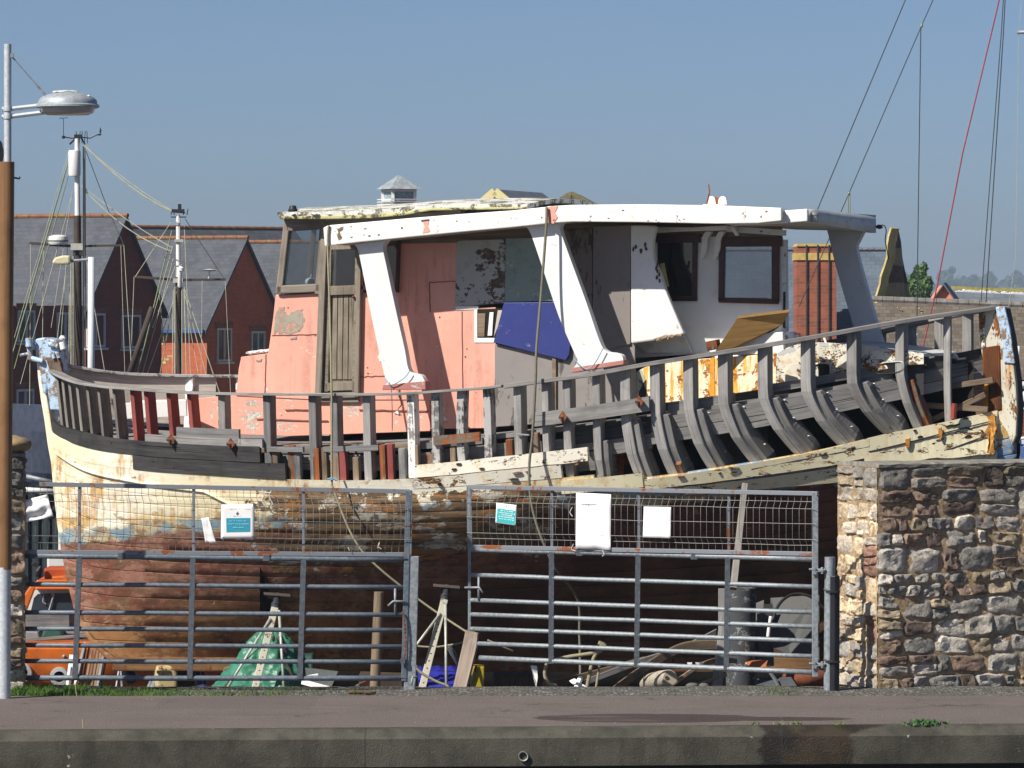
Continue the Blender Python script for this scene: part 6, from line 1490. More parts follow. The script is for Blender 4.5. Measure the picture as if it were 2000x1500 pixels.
# blue tarpaulin, yellow crate, blocks
mb = MB(); n = 12; rows = []
for j in range(5): rows.append([P(818 + 74 * i / n, 1300 + j * 11 + 3 * mnoise.noise(V((i * .8, j, 0))) + (2 if j else 0), 54.0 - .25 * j + .1 * mnoise.noise(V((i * .5, j * .7, 3)))) for i in range(n + 1)])
mb.grid(rows); o = solo('blue_tarpaulin', mb, m_plain('blue_plastic', (.03, .035, .33), .4, var=.15), 'folded royal blue tarpaulin behind the boat stand', 'tarpaulin', smooth=True); o.modifiers.new('Solidify', 'SOLIDIFY').thickness = .08
mb = MB(); mb.slab([P(908, 1301, 53.6), P(946, 1302, 53.6), P(945, 1345, 53.6), P(908, 1345, 53.6)], V((0, .3, 0))); yc = solo('yellow_crate', mb, m_plain('yellow_plastic', (.36, .28, .02), .5), 'yellow plastic crate behind the leaning plank', 'crate', bevel=.01)
mb = MB(); mb.beam(P(930, 1300, 53.58), P(915, 1346, 53.58), .03, .02); obj('strap', mb, m_plain('strap_dark', (.02, .02, .02), .6), yc)
M['block_wood'] = m_wood('oily_block', (.035, .026, .02), (.09, .068, .05))
for i, (x0, x1, y0, y1, lab) in enumerate(((962, 1010, 1312, 1350, 'left of the two dark keel blocks behind the right gate'), (1008, 1062, 1318, 1350, 'right of the two dark keel blocks behind the right gate'), (700, 790, 1300, 1350, 'wide timber keel block behind the round prop'))):
    mb = MB(); c = P((x0 + x1) / 2, y1, 55.8); mb.box(c + V((0, 0, -.05)), (x1 - x0) * .0053, .5, .5); solo('keel_block', mb, M['block_wood'], lab, 'block', bevel=.012, group='timber blocks under the keel')
mb = MB(); mb.slab([P(596, 1305, 53.4), P(660, 1312, 53.4), P(648, 1340, 53.2), P(600, 1340, 53.2)], V((0, .1, .0))); solo('grey_board', mb, m_plain('grey_grp', (.09, .10, .095), .6), 'grey-green panel lying right of the green tarpaulin', 'panel')
mb = MB(); mb.beam(P(592, 1332, 52.9), P(645, 1346, 52.6), .05, .05); mb.beam(P(600, 1322, 52.9), P(622, 1318, 52.9), .02, .03); solo('white_batten', mb, M['white_chip'], 'white painted batten on the gravel by the green tarpaulin', 'batten', bevel=.004)
mb = MB(); mb.beam(P(700, 1346, 52.8), P(728, 1334, 53.0), .05, .1); solo('wedge', mb, M['w_rust'], 'reddish timber wedge at the foot of the round prop', 'wedge', bevel=.004)
mb = MB(); mb.slab([P(560, 1282, 54), P(612, 1278, 54), P(610, 1345, 53.8), P(560, 1345, 53.8)], V((0, .3, 0))); solo('dark_bin', mb, m_plain('dark_green_plastic', (.02, .06, .05), .5), 'dark green bin half hidden behind the tarpaulin', 'bin', bevel=.02)
# green tarpaulin heap
mb = MB(); c0 = P(515, 1352, 53.9); rows = []; nn = 72; mm = 40
prof_ = [(0, .97), (.10, .95), (.22, .90), (.34, .78), (.45, .60), (.58, .40), (.70, .2), (.80, .06), (.84, -.02)]
pr = curve([(i / (len(prof_) - 1), a) for i, (a, b) in enumerate(prof_)]); pz = curve([(i / (len(prof_) - 1), b) for i, (a, b) in enumerate(prof_)])
for j in range(mm + 1):
    t = j / mm; r = []
    for i in range(nn + 1):
        a = 2 * math.pi * i / nn; d = V((math.cos(a), math.sin(a), 0))
        fold = .07 * t * math.sin(a * 5 + 2 * math.sin(t * 4)) + .035 * mnoise.noise(V((math.cos(a) * 4, math.sin(a) * 4, t * 5)))
        cre = abs(mnoise.noise(V((math.cos(a) * 5 + t * 5, math.sin(a) * 5, t * 9)))); cre2 = abs(mnoise.noise(V((math.cos(a) * 11, math.sin(a) * 11 - t * 9, t * 16))))
        q = max(.001, pr(t) * .64 + fold * min(1, t * 2.5)) + .05 * (.3 - cre) * min(1, t * 4) + .03 * (.3 - cre2) * min(1, t * 4)
        r.append(c0 + V((.08 * (1 - t), 0, 0)) + V((d.x * q, d.y * q * .9, pz(t) * .68 + .03 * (.3 - cre))))
    rows.append(r)
mb.grid(rows)
tm = Mat('green_polythene', .42, 0, .4); tm.col(tm.mix(tm.step(tm.noise(tm.ocoord(), 5, 4), .3, .7), (.028, .145, .09), (.055, .22, .145))); tm.bump(tm.vor(tm.ocoord(), 11), .5, .05)
solo('green_tarpaulin', mb, tm.m, 'green tarpaulin heaped over something beneath the bow', 'tarpaulin', smooth=True)
mb = MB(); mb.tube(smoothpath([P(432, 1352, 53.2), P(470, 1300, 53.25), P(510, 1262, 53.3)]), .006, 5); mb.blob(P(534, 1247, 53.3), (.02, .02, .04), 1); mb.beam(P(540, 1255, 53.3), P(575, 1330, 53.2), .03, .02); solo('tarp_lashing', mb, m_plain('dark_strap', (.05, .035, .02), .8), 'dark strap lashed over the green tarpaulin', 'strap')
# ================================================================ orange lifeboat-like launch behind the bow
OY = 61.5
M['orange'] = m_plain('orange_gelcoat', (.52, .125, .018), .4, var=.15, sc=3, dirt=(.27, .065, .02)); M['orange_red'] = m_plain('orange_red_paint', (.42, .075, .018), .55, var=.2, sc=3)
ob = thing('orange_workboat', 'orange workboat with a dark-windowed cabin lying behind the bow', 'boat', P(180, 1480, OY))
rows = []
for k, (dy, o, fl) in enumerate(((1248, 1.6, 0), (1250, .35, 0), (1256, .12, 0), (1268, .0, 0), (1300, .0, 0), (1345, .12, 0), (1400, .6, 0), (1420, 2.0, 0))):
    r = []
    for i in range(41):
        t = i / 40; x = -260 + 740 * t; end = max(0, (t - .55) / .45)
        r.append(P(x, dy + (1248 - 0 - dy) * 0 + 28 * end ** 2 * (1 if k < 4 else .3), OY + o + 1.9 * end ** 2.2))
    rows.append(r)
mb = MB(); mb.grid(rows, [[(p.x, p.z) for p in r] for r in rows]); obj('hull', mb, M['orange'], ob, smooth='auto')
mb = MB(); mb.slab([P(150, 1285, OY + .0), P(470, 1285, OY + 1.4), P(470, 1400, OY + 1.4), P(150, 1400, OY - .02)], V((0, .05, 0))); obj('side_panel', mb, M['orange_red'], ob)
for x, y, rx, ry in ((116, 1322, 13, 22), (44, 1314, 10, 20)):
    c = P(x, y, OY - .03); mb = MB(); mb.lathe(c, [(.06, 0), (.07, -.03), (.11, -.025), (.118, 0), (.118, .04)], 22, 'Y'); p_ = obj('porthole', mb, m_plain('pale_port_rim', (.45, .45, .45), .4, .3), ob, smooth='auto')
    mb = MB(); mb.lathe(c, [(.062, -.012), (.0, -.012)], 18, 'Y'); obj('pane', mb, M['glass_dark'], p_)
for x, y in ((125, 1282), (143, 1285)): mb = MB(); mb.lathe(P(x, y, OY - .02), [(.0, -.03), (.02, -.02), (.02, .02)], 10, 'Y'); obj('fitting', mb, M['galv'], ob)
# cabin
CY = OY + .9
mb = MB(); mb.slab([P(42, 1218, CY), P(52, 1168, CY), P(64, 1146, CY), P(240, 1146, CY), P(240, 1218, CY)], V((0, 1.2, 0))); cb = obj('cabin', mb, m_plain('white_gelcoat', (.62, .62, .58), .4, var=.06), ob, bevel=.03)
mb = MB(); mb.slab([P(40, 1172, CY - .01), P(62, 1139, CY - .01), P(240, 1137, CY - .01), P(240, 1150, CY - .01), P(68, 1152, CY - .01), P(50, 1200, CY - .01), P(36, 1205, CY - .01)], V((0, 1.3, 0))); obj('cabin_trim', mb, M['orange'], ob, bevel=.02)
for pts in (((57, 1208), (66, 1168), (74, 1160), (100, 1159), (92, 1208)), ((97, 1208), (104, 1159), (235, 1157), (235, 1208))):
    mb = MB(); mb.slab([P(x, y, CY - .03) for x, y in pts], V((0, .02, 0))); obj('window', mb, m_plain('blue_dark_glass', (.03, .04, .055), .15, spec=.6), cb)
mb = MB(); mb.tube([P(86, 1158, CY - .06), P(84, 1176, CY - .06), P(90, 1180, CY - .06)], .01, 6); mb.tube([P(106, 1160, CY - .06), P(90, 1212, CY - .06)], .014, 6); obj('wiper', mb, M['galv'], cb)
mb = MB(); mb.slab([P(68, 1152, CY - .15), P(70, 1147, CY - .15), P(240, 1146, CY - .15), P(240, 1152, CY - .15)], V((0, 1.3, 0))); mb.slab([P(70, 1138, CY - .1), P(72, 1133, CY - .1), P(240, 1131, CY - .1), P(240, 1138, CY - .1)], V((0, 1.2, 0))); obj('roof_rack', mb, M['orange'], ob, bevel=.015)
mb = MB(); mb.slab([P(86, 1133, CY + .2), P(86, 1110, CY + .2), P(240, 1108, CY + .2), P(240, 1133, CY + .2)], V((0, .6, 0))); obj('roof_box', mb, M['orange_red'], ob, bevel=.02)
mb = MB(); mb.tube([P(102, 1130, CY), P(122, 1129, CY), P(126, 1128, CY)], .03, 10); mb.lathe(P(130, 1130, CY - .05), [(.0, -.03), (.05, -.02), (.05, .05), (0, .06)], 14, 'Y'); obj('roof_lamp', mb, M['orange'], ob, smooth='auto')
mb = MB(); mb.tube([P(70, 1126, CY), P(74, 1116, CY), P(80, 1106, CY)], [.025, .035, .02], 10); mb.slab([P(60, 1102, CY), P(66, 1098, CY), P(76, 1099, CY), P(72, 1108, CY), P(66, 1107, CY)], V((0, .12, 0))); mb.tube([P(82, 1128, CY), P(83, 1110, CY)], .008, 6); obj('search_light', mb, m_plain('search_light_black', (.02, .02, .025), .5), ob, bevel=.008)
mb = MB(); mb.beam(P(20, 1215, OY + .2), P(135, 1212, OY + .3), .09, .2); mb.beam(P(130, 1212, OY + .35), P(180, 1208, OY + .6), .05, .2); mb.beam(P(20, 1252, OY + .1), P(190, 1240, OY + .3), .02, .04); solo('deck_plank', mb, M['w_grey'], 'grey plank laid along the deck of the orange workboat', 'plank', bevel=.006)
mb = MB(); mb.slab([P(80, 1245, OY + .6), P(86, 1230, OY + .6), P(120, 1230, OY + .6), P(122, 1245, OY + .6)], V((0, .3, 0))); solo('green_bin', mb, m_plain('green_plastic_tub', (.03, .10, .08), .5), 'dark green tub on the deck of the orange workboat', 'tub', bevel=.02)
for q, lab in (((20, 1250, 20, 1232, 75, 1234, 78, 1250, .6), 'grey locker at the left of the orange workboat deck'), ((120, 1240, 122, 1220, 180, 1218, 182, 1240, .9), 'grey locker beside the green tub on the orange workboat deck')):
    mb = MB(); mb.slab([P(q[i], q[i + 1], OY + q[8]) for i in (0, 2, 4, 6)], V((0, .5, 0))); solo('deck_locker', mb, m_plain('grey_locker', (.22, .23, .25), .6), lab, 'locker', bevel=.02)
# pallet, drum, small clutter at the left
pal_ = thing('pallet', 'slatted wooden pallet leaning on the orange workboat', 'pallet', P(180, 1370, 60))
for i in range(9):
    x = 150 + i * 6.2; mb = MB(); mb.beam(P(x + 12, 1262, 61.0), P(x - 8, 1372, 59.6), .022, .02, V((1, 0, 0))); obj('slat', mb, M['w_brown'], pal_)
for x0, x1 in ((166, 138), (206, 184)): mb = MB(); mb.beam(P(x0, 1258, 60.9), P(x1, 1375, 59.4), .03, .06, V((1, 0, 0))); obj('bearer', mb, M['w_grey'], pal_)
mb = MB(); mb.beam(P(140, 1280, 60.), P(131, 1370, 59.8), .06, .05); mb.beam(P(136, 1300, 59.9), P(127, 1370, 59.7), .03, .03); mb.beam(P(146, 1290, 60.), P(150, 1370, 59.6), .03, .03); solo('white_stakes', mb, M['white_chip'], 'split pale stakes standing beside the slatted pallet', 'stakes')
mb = MB(); c = P(323, 1375, 57); mb.box(c + V((0, 0, .22)), .24, .3, .44, .2); dr = solo('cream_drum', mb, m_paint('stained_cream', (.52, .42, .22), (.20, .12, .05), .36, 5., (.35, .22, .08), .7, .7), 'stained cream plastic canister with a moulded handle', 'canister', bevel=.04, seg=3)
mb = MB(); mb.box(c + V((-.01, -.16, .37)), .15, .02, .03, .2); obj('handle_slot', mb, m_plain('slot_shadow', (.05, .035, .02), .9), dr)
mb = MB(); mb.box(P(362, 1375, 57.3) + V((0, 0, .2)), .22, .3, .42); solo('dark_drum', mb, m_plain('olive_drum', (.07, .055, .03), .8), 'dark olive canister standing right of the cream one', 'canister', bevel=.03)
mb = MB(); mb.lathe(P(396, 1352, 56.5), [(0, -.09), (.07, -.07), (.1, 0), (.07, .07), (0, .09)], 14); f1 = solo('fender_ball', mb, m_plain('navy_ball', (.03, .03, .12), .5), 'navy blue buoy with yellow stripes on the ground', 'buoy', smooth=True)
mb = MB()
for a in (-.03, .04): mb.lathe(P(396, 1352, 56.5) + V((0, 0, a)), [(.095, -.01), (.105, 0), (.095, .01)], 14)
obj('stripe', mb, m_plain('yellow_stripe', (.55, .38, .03), .5), f1)
mb = MB(); mb.tube([P(384, 1300, 57.2), P(392, 1345, 57)], .03, 8); mb.tube([P(394, 1298, 57.2), P(402, 1345, 57)], .02, 8); solo('blue_poles', mb, m_plain('blue_poles', (.035, .05, .2), .5), 'blue poles leaning behind the navy buoy', 'poles')
mb = MB(); mb.tube([P(304, 1330, 57), P(285, 1372, 56.8)], .035, 8); mb.tube([P(296, 1328, 57), P(278, 1372, 56.8)], .02, 8); solo('folded_trolley', mb, M['galv'], 'folded grey tubes leaning on the cream canister', 'tubes', smooth=True)
mb = MB(); mb.tube([P(232, 1310, 58), P(222, 1372, 57.8)], .012, 6); mb.tube([P(236, 1310, 58), P(240, 1372, 57.8)], .012, 6); solo('steel_trestle', mb, M['galv'], 'thin steel trestle legs in front of the orange hull', 'trestle')
mb = MB(); mb.blob(P(254, 1322, 57.5), (.08, .06, .09), 2, .1); mb.blob(P(258, 1350, 57.4), (.05, .05, .05), 2, .1); mb.tube([P(258, 1342, 57.4), P(259, 1368, 57.4)], .02, 8); solo('black_float', mb, m_plain('black_float', (.02, .02, .022), .4), 'small black float hanging against the orange hull', 'float', smooth=True)
mb = MB()
for i in range(26): mb.blob(P(230 + i * 7.8, 1298 + 3 * math.sin(i * .5) + 6 * (i / 25 - .5) ** 2 * 4 - i * .0, 57.6), (.014, .012, .010), 1)
solo('pale_chain', mb, M['galv'], 'pale chain strung along the orange hull', 'chain')
mb = MB(); mb.blob(P(281, 1305, 57.5), (.03, .03, .07), 2, .3); mb.blob(P(284, 1320, 57.5), (.02, .02, .04), 2, .3); solo('orange_tag', mb, m_plain('orange_tape', (.75, .16, .01), .6), 'small bright orange tape hanging on the pale chain', 'tape')
mb = MB(); mb.blob(P(302, 1299, 57.4), (.06, .03, .02), 2); mb.blob(P(425, 1305, 57), (.03, .03, .03), 2); solo('pale_fittings', mb, M['white'], 'two pale shackles at the ends of the pale chain', 'shackles')
mb = MB(); mb.slab([P(432, 1340, 56), P(436, 1306, 56), P(462, 1300, 56), P(462, 1340, 56)], V((0, .3, 0))); solo('tan_box', mb, M['w_brown'], 'tan box poking out left of the green tarpaulin', 'box', bevel=.01)
# added dark screen that blacks out the sunlit yard beyond the wreck
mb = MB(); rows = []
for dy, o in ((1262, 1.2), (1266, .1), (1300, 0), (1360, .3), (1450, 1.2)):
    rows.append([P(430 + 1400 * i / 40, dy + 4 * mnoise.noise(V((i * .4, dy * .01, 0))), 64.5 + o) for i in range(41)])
mb.grid(rows); solo('added_dark_screen', mb, m_plain('dark_screen', (.012, .010, .009), .8, var=.5), 'low dark screen added to darken the ground beyond the wreck', 'boat', smooth=True)
# dark ribbed container and pale tubes behind the stem
cont = MB(); rows = [[], []]
for i in range(61):
    x = -100 + i * 5; o = .04 if i % 4 < 2 else 0
    rows[0].append(P(x, 966, 70 + o)); rows[1].append(P(x, 1290, 70 + o))
cont.grid(rows); cont.slab([P(-100, 966, 70), P(200, 966, 70), P(200, 966, 72.5), P(-100, 966, 72.5)], V((0, 0, -.1)))
solo('shipping_container', cont, m_plain('dark_container', (.025, .035, .04), .6), 'dark ribbed steel container behind the bow', 'container')
for a, b, r, lab, mt in (((50, 930), (112, 944), .03, 'silver tube sloping down behind the bow', 'galv'), ((40, 956), (110, 960), .035, 'cream tube lying along the top of the dark container', 'white_dirty')):
    mb = MB(); mb.tube([P(*a, 69.8), P(*b, 69.8)], r, 8); solo('tube', mb, M[mt], lab, 'tube', smooth=True)
mb = MB(); mb.box(P(120, 1110, 66), .35, .3, .35); mb.box(P(130, 1050, 66), .2, .2, .5); solo('white_tank', mb, M['white_dirty'], 'white tank half hidden behind the stem of the wreck', 'tank', bevel=.03)

# ================================================================ ketch behind: two masts with their gear
KY = 92.0
ket = thing('ketch', 'two-masted sailing boat moored behind the bow with white topped masts', 'sailing boat', P(250, 1000, KY))
mb = MB(); rows = []
for k, (y, b) in enumerate(((800, 1.3), (850, 1.25), (930, .9), (1000, .1))):
    r = []
    for i in range(31):
        t = i / 30; u = 2 * t - 1; hb = b * (1 - abs(u) ** 3); r.append(P(20 + 430 * t, y - 12 * u * u, KY - hb))
    rows.append(r)
mb.grid(rows); n0 = len(mb.v)
rows2 = [[V((p.x, 2 * KY - p.y, p.z)) for p in r] for r in rows]; mb.grid(rows2); mb.grid([rows[0], rows2[0]])
obj('hull', mb, m_plain('ketch_hull', (.05, .06, .09), .4), ket)
M['mast_wood'] = m_wood('mast_wood', (.045, .034, .03), (.10, .078, .065), across=20, along=1, var=.05)
def mast(xt, yt, xb, yb, ysw, r0, label=None):
    xs = lambda y: lerp(xt, xb, (y - yt) / (yb - yt))
    mb = MB(); mb.tube([P(xs(yb), yb, KY), P(xs(ysw), ysw, KY)], [r0, r0 * .82], 14); m_ = obj('mast', mb, M['mast_wood'], ket, smooth='auto')
    mb = MB(); mb.tube([P(xs(ysw), ysw, KY), P(xs(yt), yt, KY)], [r0 * .68, r0 * .55], 14); obj('painted_top', mb, M['white'], m_, smooth='auto')
    return m_, xs
m1, x1 = mast(150.5, 268, 153, 800, 421, .078); m2, x2 = mast(348, 420, 349, 800, 541, .066)
mb = MB(); mb.lathe(P(145.5, 345, KY - .06), [(.0, 0), (.1, .01), (.11, .04), (.11, .44), (.1, .47), (.0, .48)], 18); obj('radar_reflector', mb, M['white'], m1, smooth='auto')
mb = MB(); mb.tube([P(122, 267, KY), P(140, 270, KY), P(160, 268, KY), P(176, 270, KY), P(192, 262, KY)], .012, 6); mb.tube([P(124, 268, KY), P(124, 232, KY), P(116, 231, KY), P(133, 230, KY)], .006, 5)
mb.lathe(P(124, 268, KY), [(.0, -.03), (.03, -.02), (.03, .02), (0, .03)], 8); mb.slab([P(194, 258, KY), P(196, 248, KY), P(198, 254, KY), P(197, 262, KY)], V((0, .02, 0))); mb.lathe(P(194, 263, KY), [(.0, -.02), (.05, 0), (0, .02)], 8)
for x in (150, 155, 160, 165, 171): mb.tube([P(x, 280, KY), P(x + uni(-2, 2), 256, KY)], .006, 4)
mb.box(P(153, 266, KY), .14, .1, .06); mb.beam(P(136, 282, KY), P(150, 268, KY), .03, .03); mb.beam(P(166, 282, KY), P(158, 268, KY), .03, .03); obj('wind_gear', mb, m_plain('gear_black', (.02, .02, .025), .5), m1)
mb = MB(); mb.box(P(348, 412, KY), .22, .14, .06); mb.box(P(351, 404, KY), .06, .06, .1)
for x in (334, 340, 358, 365): mb.tube([P(x, 420, KY), P(x + uni(-3, 3), 408, KY)], .008, 4)
mb.beam(P(334, 424, KY), P(364, 424, KY), .03, .02); mb.beam(P(336, 414, KY), P(362, 416, KY), .02, .02); obj('mast_cap', mb, m_plain('cap_black', (.025, .025, .028), .5), m2)
mb = MB(); mb.beam(P(58, 475, KY), P(146, 481, KY - .05), .05, .05); mb.beam(P(146, 481, KY - .05), P(242, 479, KY), .04, .04); obj('crosstree', mb, M['mast_wood'], m1)
mb = MB(); mb.beam(P(261, 540, KY), P(346, 547, KY - .05), .045, .045); mb.beam(P(346, 547, KY - .05), P(441, 546, KY), .045, .045); obj('crosstree', mb, M['mast_wood'], m2)
mb = MB(); mb.lathe(P(113, 478, KY - .05), [(.0, 0), (.16, .0), (.185, .04), (.185, .1), (.17, .15), (.1, .175), (0, .18)], 22); mb2 = mb; obj('radar_dome', mb, M['white'], m1, smooth='auto')
mb = MB(); mb.lathe(P(113, 478, KY - .05), [(.187, .055), (.189, .06), (.189, .075), (.187, .08)], 22); obj('dome_band', mb, m_plain('band_grey', (.1, .11, .13), .5), m1)
mb = MB(); mb.lathe(P(409, 530, KY - .02), [(.0, 0), (.10, .01), (.14, .03), (.05, .04), (0, .045)], 16); mb.tube([P(409, 530, KY), P(407, 546, KY)], .012, 6); obj('dish_aerial', mb, M['white'], m2, smooth='auto')
mb = MB(); mb.lathe(P(354, 530, KY - .08), [(.0, 0), (.05, .01), (.055, .06), (.03, .09), (.03, .12), (0, .125)], 14); mb.lathe(P(351, 562, KY - .07), [(.02, 0), (.04, .03), (.03, .3), (0, .32)], 10); obj('mast_lamp', mb, M['white'], m2, smooth='auto')
mb = MB(); mb.box(P(152, 482, KY - .03), .24, .2, .12); mb.tube([P(143, 494, KY), P(162, 494, KY)], .06, 10); obj('mast_band', mb, m_plain('pale_band', (.40, .39, .36), .6), m1)
mb = MB(); mb.tube([P(351, 425, KY - .06), P(351, 470, KY - .06)], .012, 5); mb.box(P(350, 470, KY), .16, .14, .05); mb.box(P(348, 548, KY), .18, .16, .08); obj('mast_band', mb, m_plain('pale_band2', (.42, .41, .38), .6), m2)
M['line_pale'] = m_plain('pale_line', (.42, .42, .32), .9); M['line_green'] = m_plain('green_line', (.23, .27, .16), .9); M['line_dark'] = m_plain('dark_line', (.05, .055, .06), .8)
RIG = [((166, 284), (335, 413), 'line_pale', .016, .12), ((162, 284), (333, 410), 'line_pale', .012, .05), ((160, 366), (334, 491), 'line_pale', .013, .15), ((158, 362), (336, 484), 'line_pale', .012, .05),
 ((136, 290), (28, 660), 'line_pale', .007, 0), ((135, 310), (25, 690), 'line_green', .018, 0), ((137, 330), (28, 720), 'line_green', .012, 0), ((142, 370), (100, 640), 'line_pale', .007, 0), ((141, 380), (40, 750), 'line_pale', .008, 0),
 ((168, 295), (212, 412), 'line_dark', .01, 0), ((212, 412), (242, 478), 'line_dark', .008, 0), ((60, 477), (58, 800), 'line_pale', .008, 0), ((242, 479), (262, 800), 'line_pale', .008, 0), ((236, 480), (245, 760), 'line_pale', .006, 0), ((85, 480), (82, 780), 'line_pale', .008, 0),
 ((163, 285), (163, 790), 'line_dark', .018, 0), ((166, 285), (168, 790), 'line_dark', .012, 0), ((136, 560), (134, 790), 'line_pale', .012, 0), ((139, 500), (139, 790), 'line_pale', .014, 0), ((143, 500), (143, 790), 'line_pale', .01, 0), ((132, 480), (110, 790), 'line_pale', .008, 0), ((130, 520), (95, 790), 'line_pale', .008, 0), ((168, 500), (215, 790), 'line_pale', .008, 0), ((165, 310), (166, 560), 'line_dark', .012, 0),
 ((338, 428), (264, 541), 'line_pale', .008, 0), ((362, 428), (440, 548), 'line_dark', .01, 0), ((336, 450), (255, 790), 'line_green', .014, 0), ((338, 480), (250, 790), 'line_pale', .009, 0), ((340, 500), (262, 790), 'line_pale', .009, 0), ((342, 520), (298, 640), 'line_pale', .008, 0),
 ((360, 440), (375, 790), 'line_pale', .009, 0), ((359, 560), (430, 770), 'line_pale', .010, 0), ((357, 560), (418, 790), 'line_pale', .009, 0), ((364, 600), (398, 790), 'line_pale', .007, 0), ((339, 560), (336, 800), 'line_pale', .012, 0), ((342, 560), (342, 800), 'line_pale', .012, 0), ((360, 560), (366, 800), 'line_pale', .012, 0), ((355, 560), (356, 800), 'line_pale', .01, 0),
 ((262, 541), (252, 800), 'line_pale', .008, 0), ((440, 548), (452, 800), 'line_pale', .006, 0), ((395, 548), (392, 800), 'line_pale', .006, 0), ((345, 570), (270, 780), 'line_pale', .009, 0), ((336, 600), (300, 800), 'line_green', .01, 0), ((310, 560), (332, 790), 'line_green', .008, 0)]
for a, b, mt, r, d in RIG:
    mb = MB(); mb.tube(sag(P(*a, KY - .05), P(*b, KY - .3), 6 if d else 2, d), r * .8, 5); obj('rigging', mb, M[mt], ket)
mb = MB(); mb.tube([P(297, 600, KY - .3), P(248, 745, KY - .4)], [.05, .06], 10); obj('gaff', mb, M['mast_wood'], ket, smooth=True)
# white street lamp between the houses and the ketch
SY = 84.0
wl_ = thing('street_lamp', 'white painted street lamp with a flat head behind the ketch mast', 'street lamp', P(178, 900, SY))
mb = MB(); mb.tube([P(178, 900, SY), P(178, 502, SY)], [.065, .052], 14); obj('column', mb, m_plain('white_column', (.66, .68, .70), .5, var=.06), wl_, smooth=True)
mb = MB(); mb.tube([P(182, 506, SY), P(136, 510, SY)], .025, 8); obj('arm', mb, M['galv'], wl_)
mb = MB(); n = 12; q = [P(x, y, SY) for x, y in ((102, 513), (108, 503), (124, 499), (138, 499), (138, 516), (120, 517), (106, 516))]; mb.slab([p - V((0, .12, 0)) for p in q], V((0, .24, 0))); obj('lamp_head', mb, m_plain('lamp_cream', (.60, .56, .36), .5), wl_, bevel=.03)

# ================================================================ brick houses
HOUSE_MAT = dict(wall='brick', roof='slate')
def mkwin(par, c, ux, nrm, wd, ht, glassmat='pane_grey', bars=1):
    mb = MB(); up = V((0, 0, 1)); q = lambda a, b, o: c + ux * a + up * b + nrm * o
    t = .07
    for a0, a1, b0, b1 in ((-wd / 2, -wd / 2 + t, 0, ht), (wd / 2 - t, wd / 2, 0, ht), (-wd / 2 + t, wd / 2 - t, 0, t), (-wd / 2 + t, wd / 2 - t, ht - t, ht)) + (((-t / 2, t / 2, t, ht - t),) if bars else ()):
        mb.slab([q(a0, b0, .05), q(a1, b0, .05), q(a1, b1, .05), q(a0, b1, .05)], -nrm * .08)
    mb.slab([q(-wd / 2 - .06, -.09, .12), q(wd / 2 + .06, -.09, .12), q(wd / 2 + .06, -.02, .12), q(-wd / 2 - .06, -.02, .12)], -nrm * .14)
    f = obj('window', mb, M['upvc'], par)
    mb = MB(); mb.slab([q(-wd / 2 + t, t, .0), q(wd / 2 - t, t, .0), q(wd / 2 - t, ht - t, .0), q(-wd / 2 + t, ht - t, .0)], -nrm * .02); obj('pane', mb, M[glassmat], f)
    mb = MB(); mb.slab([q(-wd / 2 - .12, ht + .01, .03), q(wd / 2 + .12, ht + .01, .03), q(wd / 2 + .12, ht + .22, .03), q(-wd / 2 - .12, ht + .22, .03)], -nrm * .05); obj('lintel', mb, M['brick_brown'], f)
M['upvc'] = m_plain('white_window_frame', (.55, .58, .58), .5, var=.05); M['pane_grey'] = m_plain('curtained_glass', (.19, .24, .245), .2, var=.5, sc=2, spec=.5)
M['gutter_blue'] = m_plain('blue_gutter', (.04, .10, .22), .5)
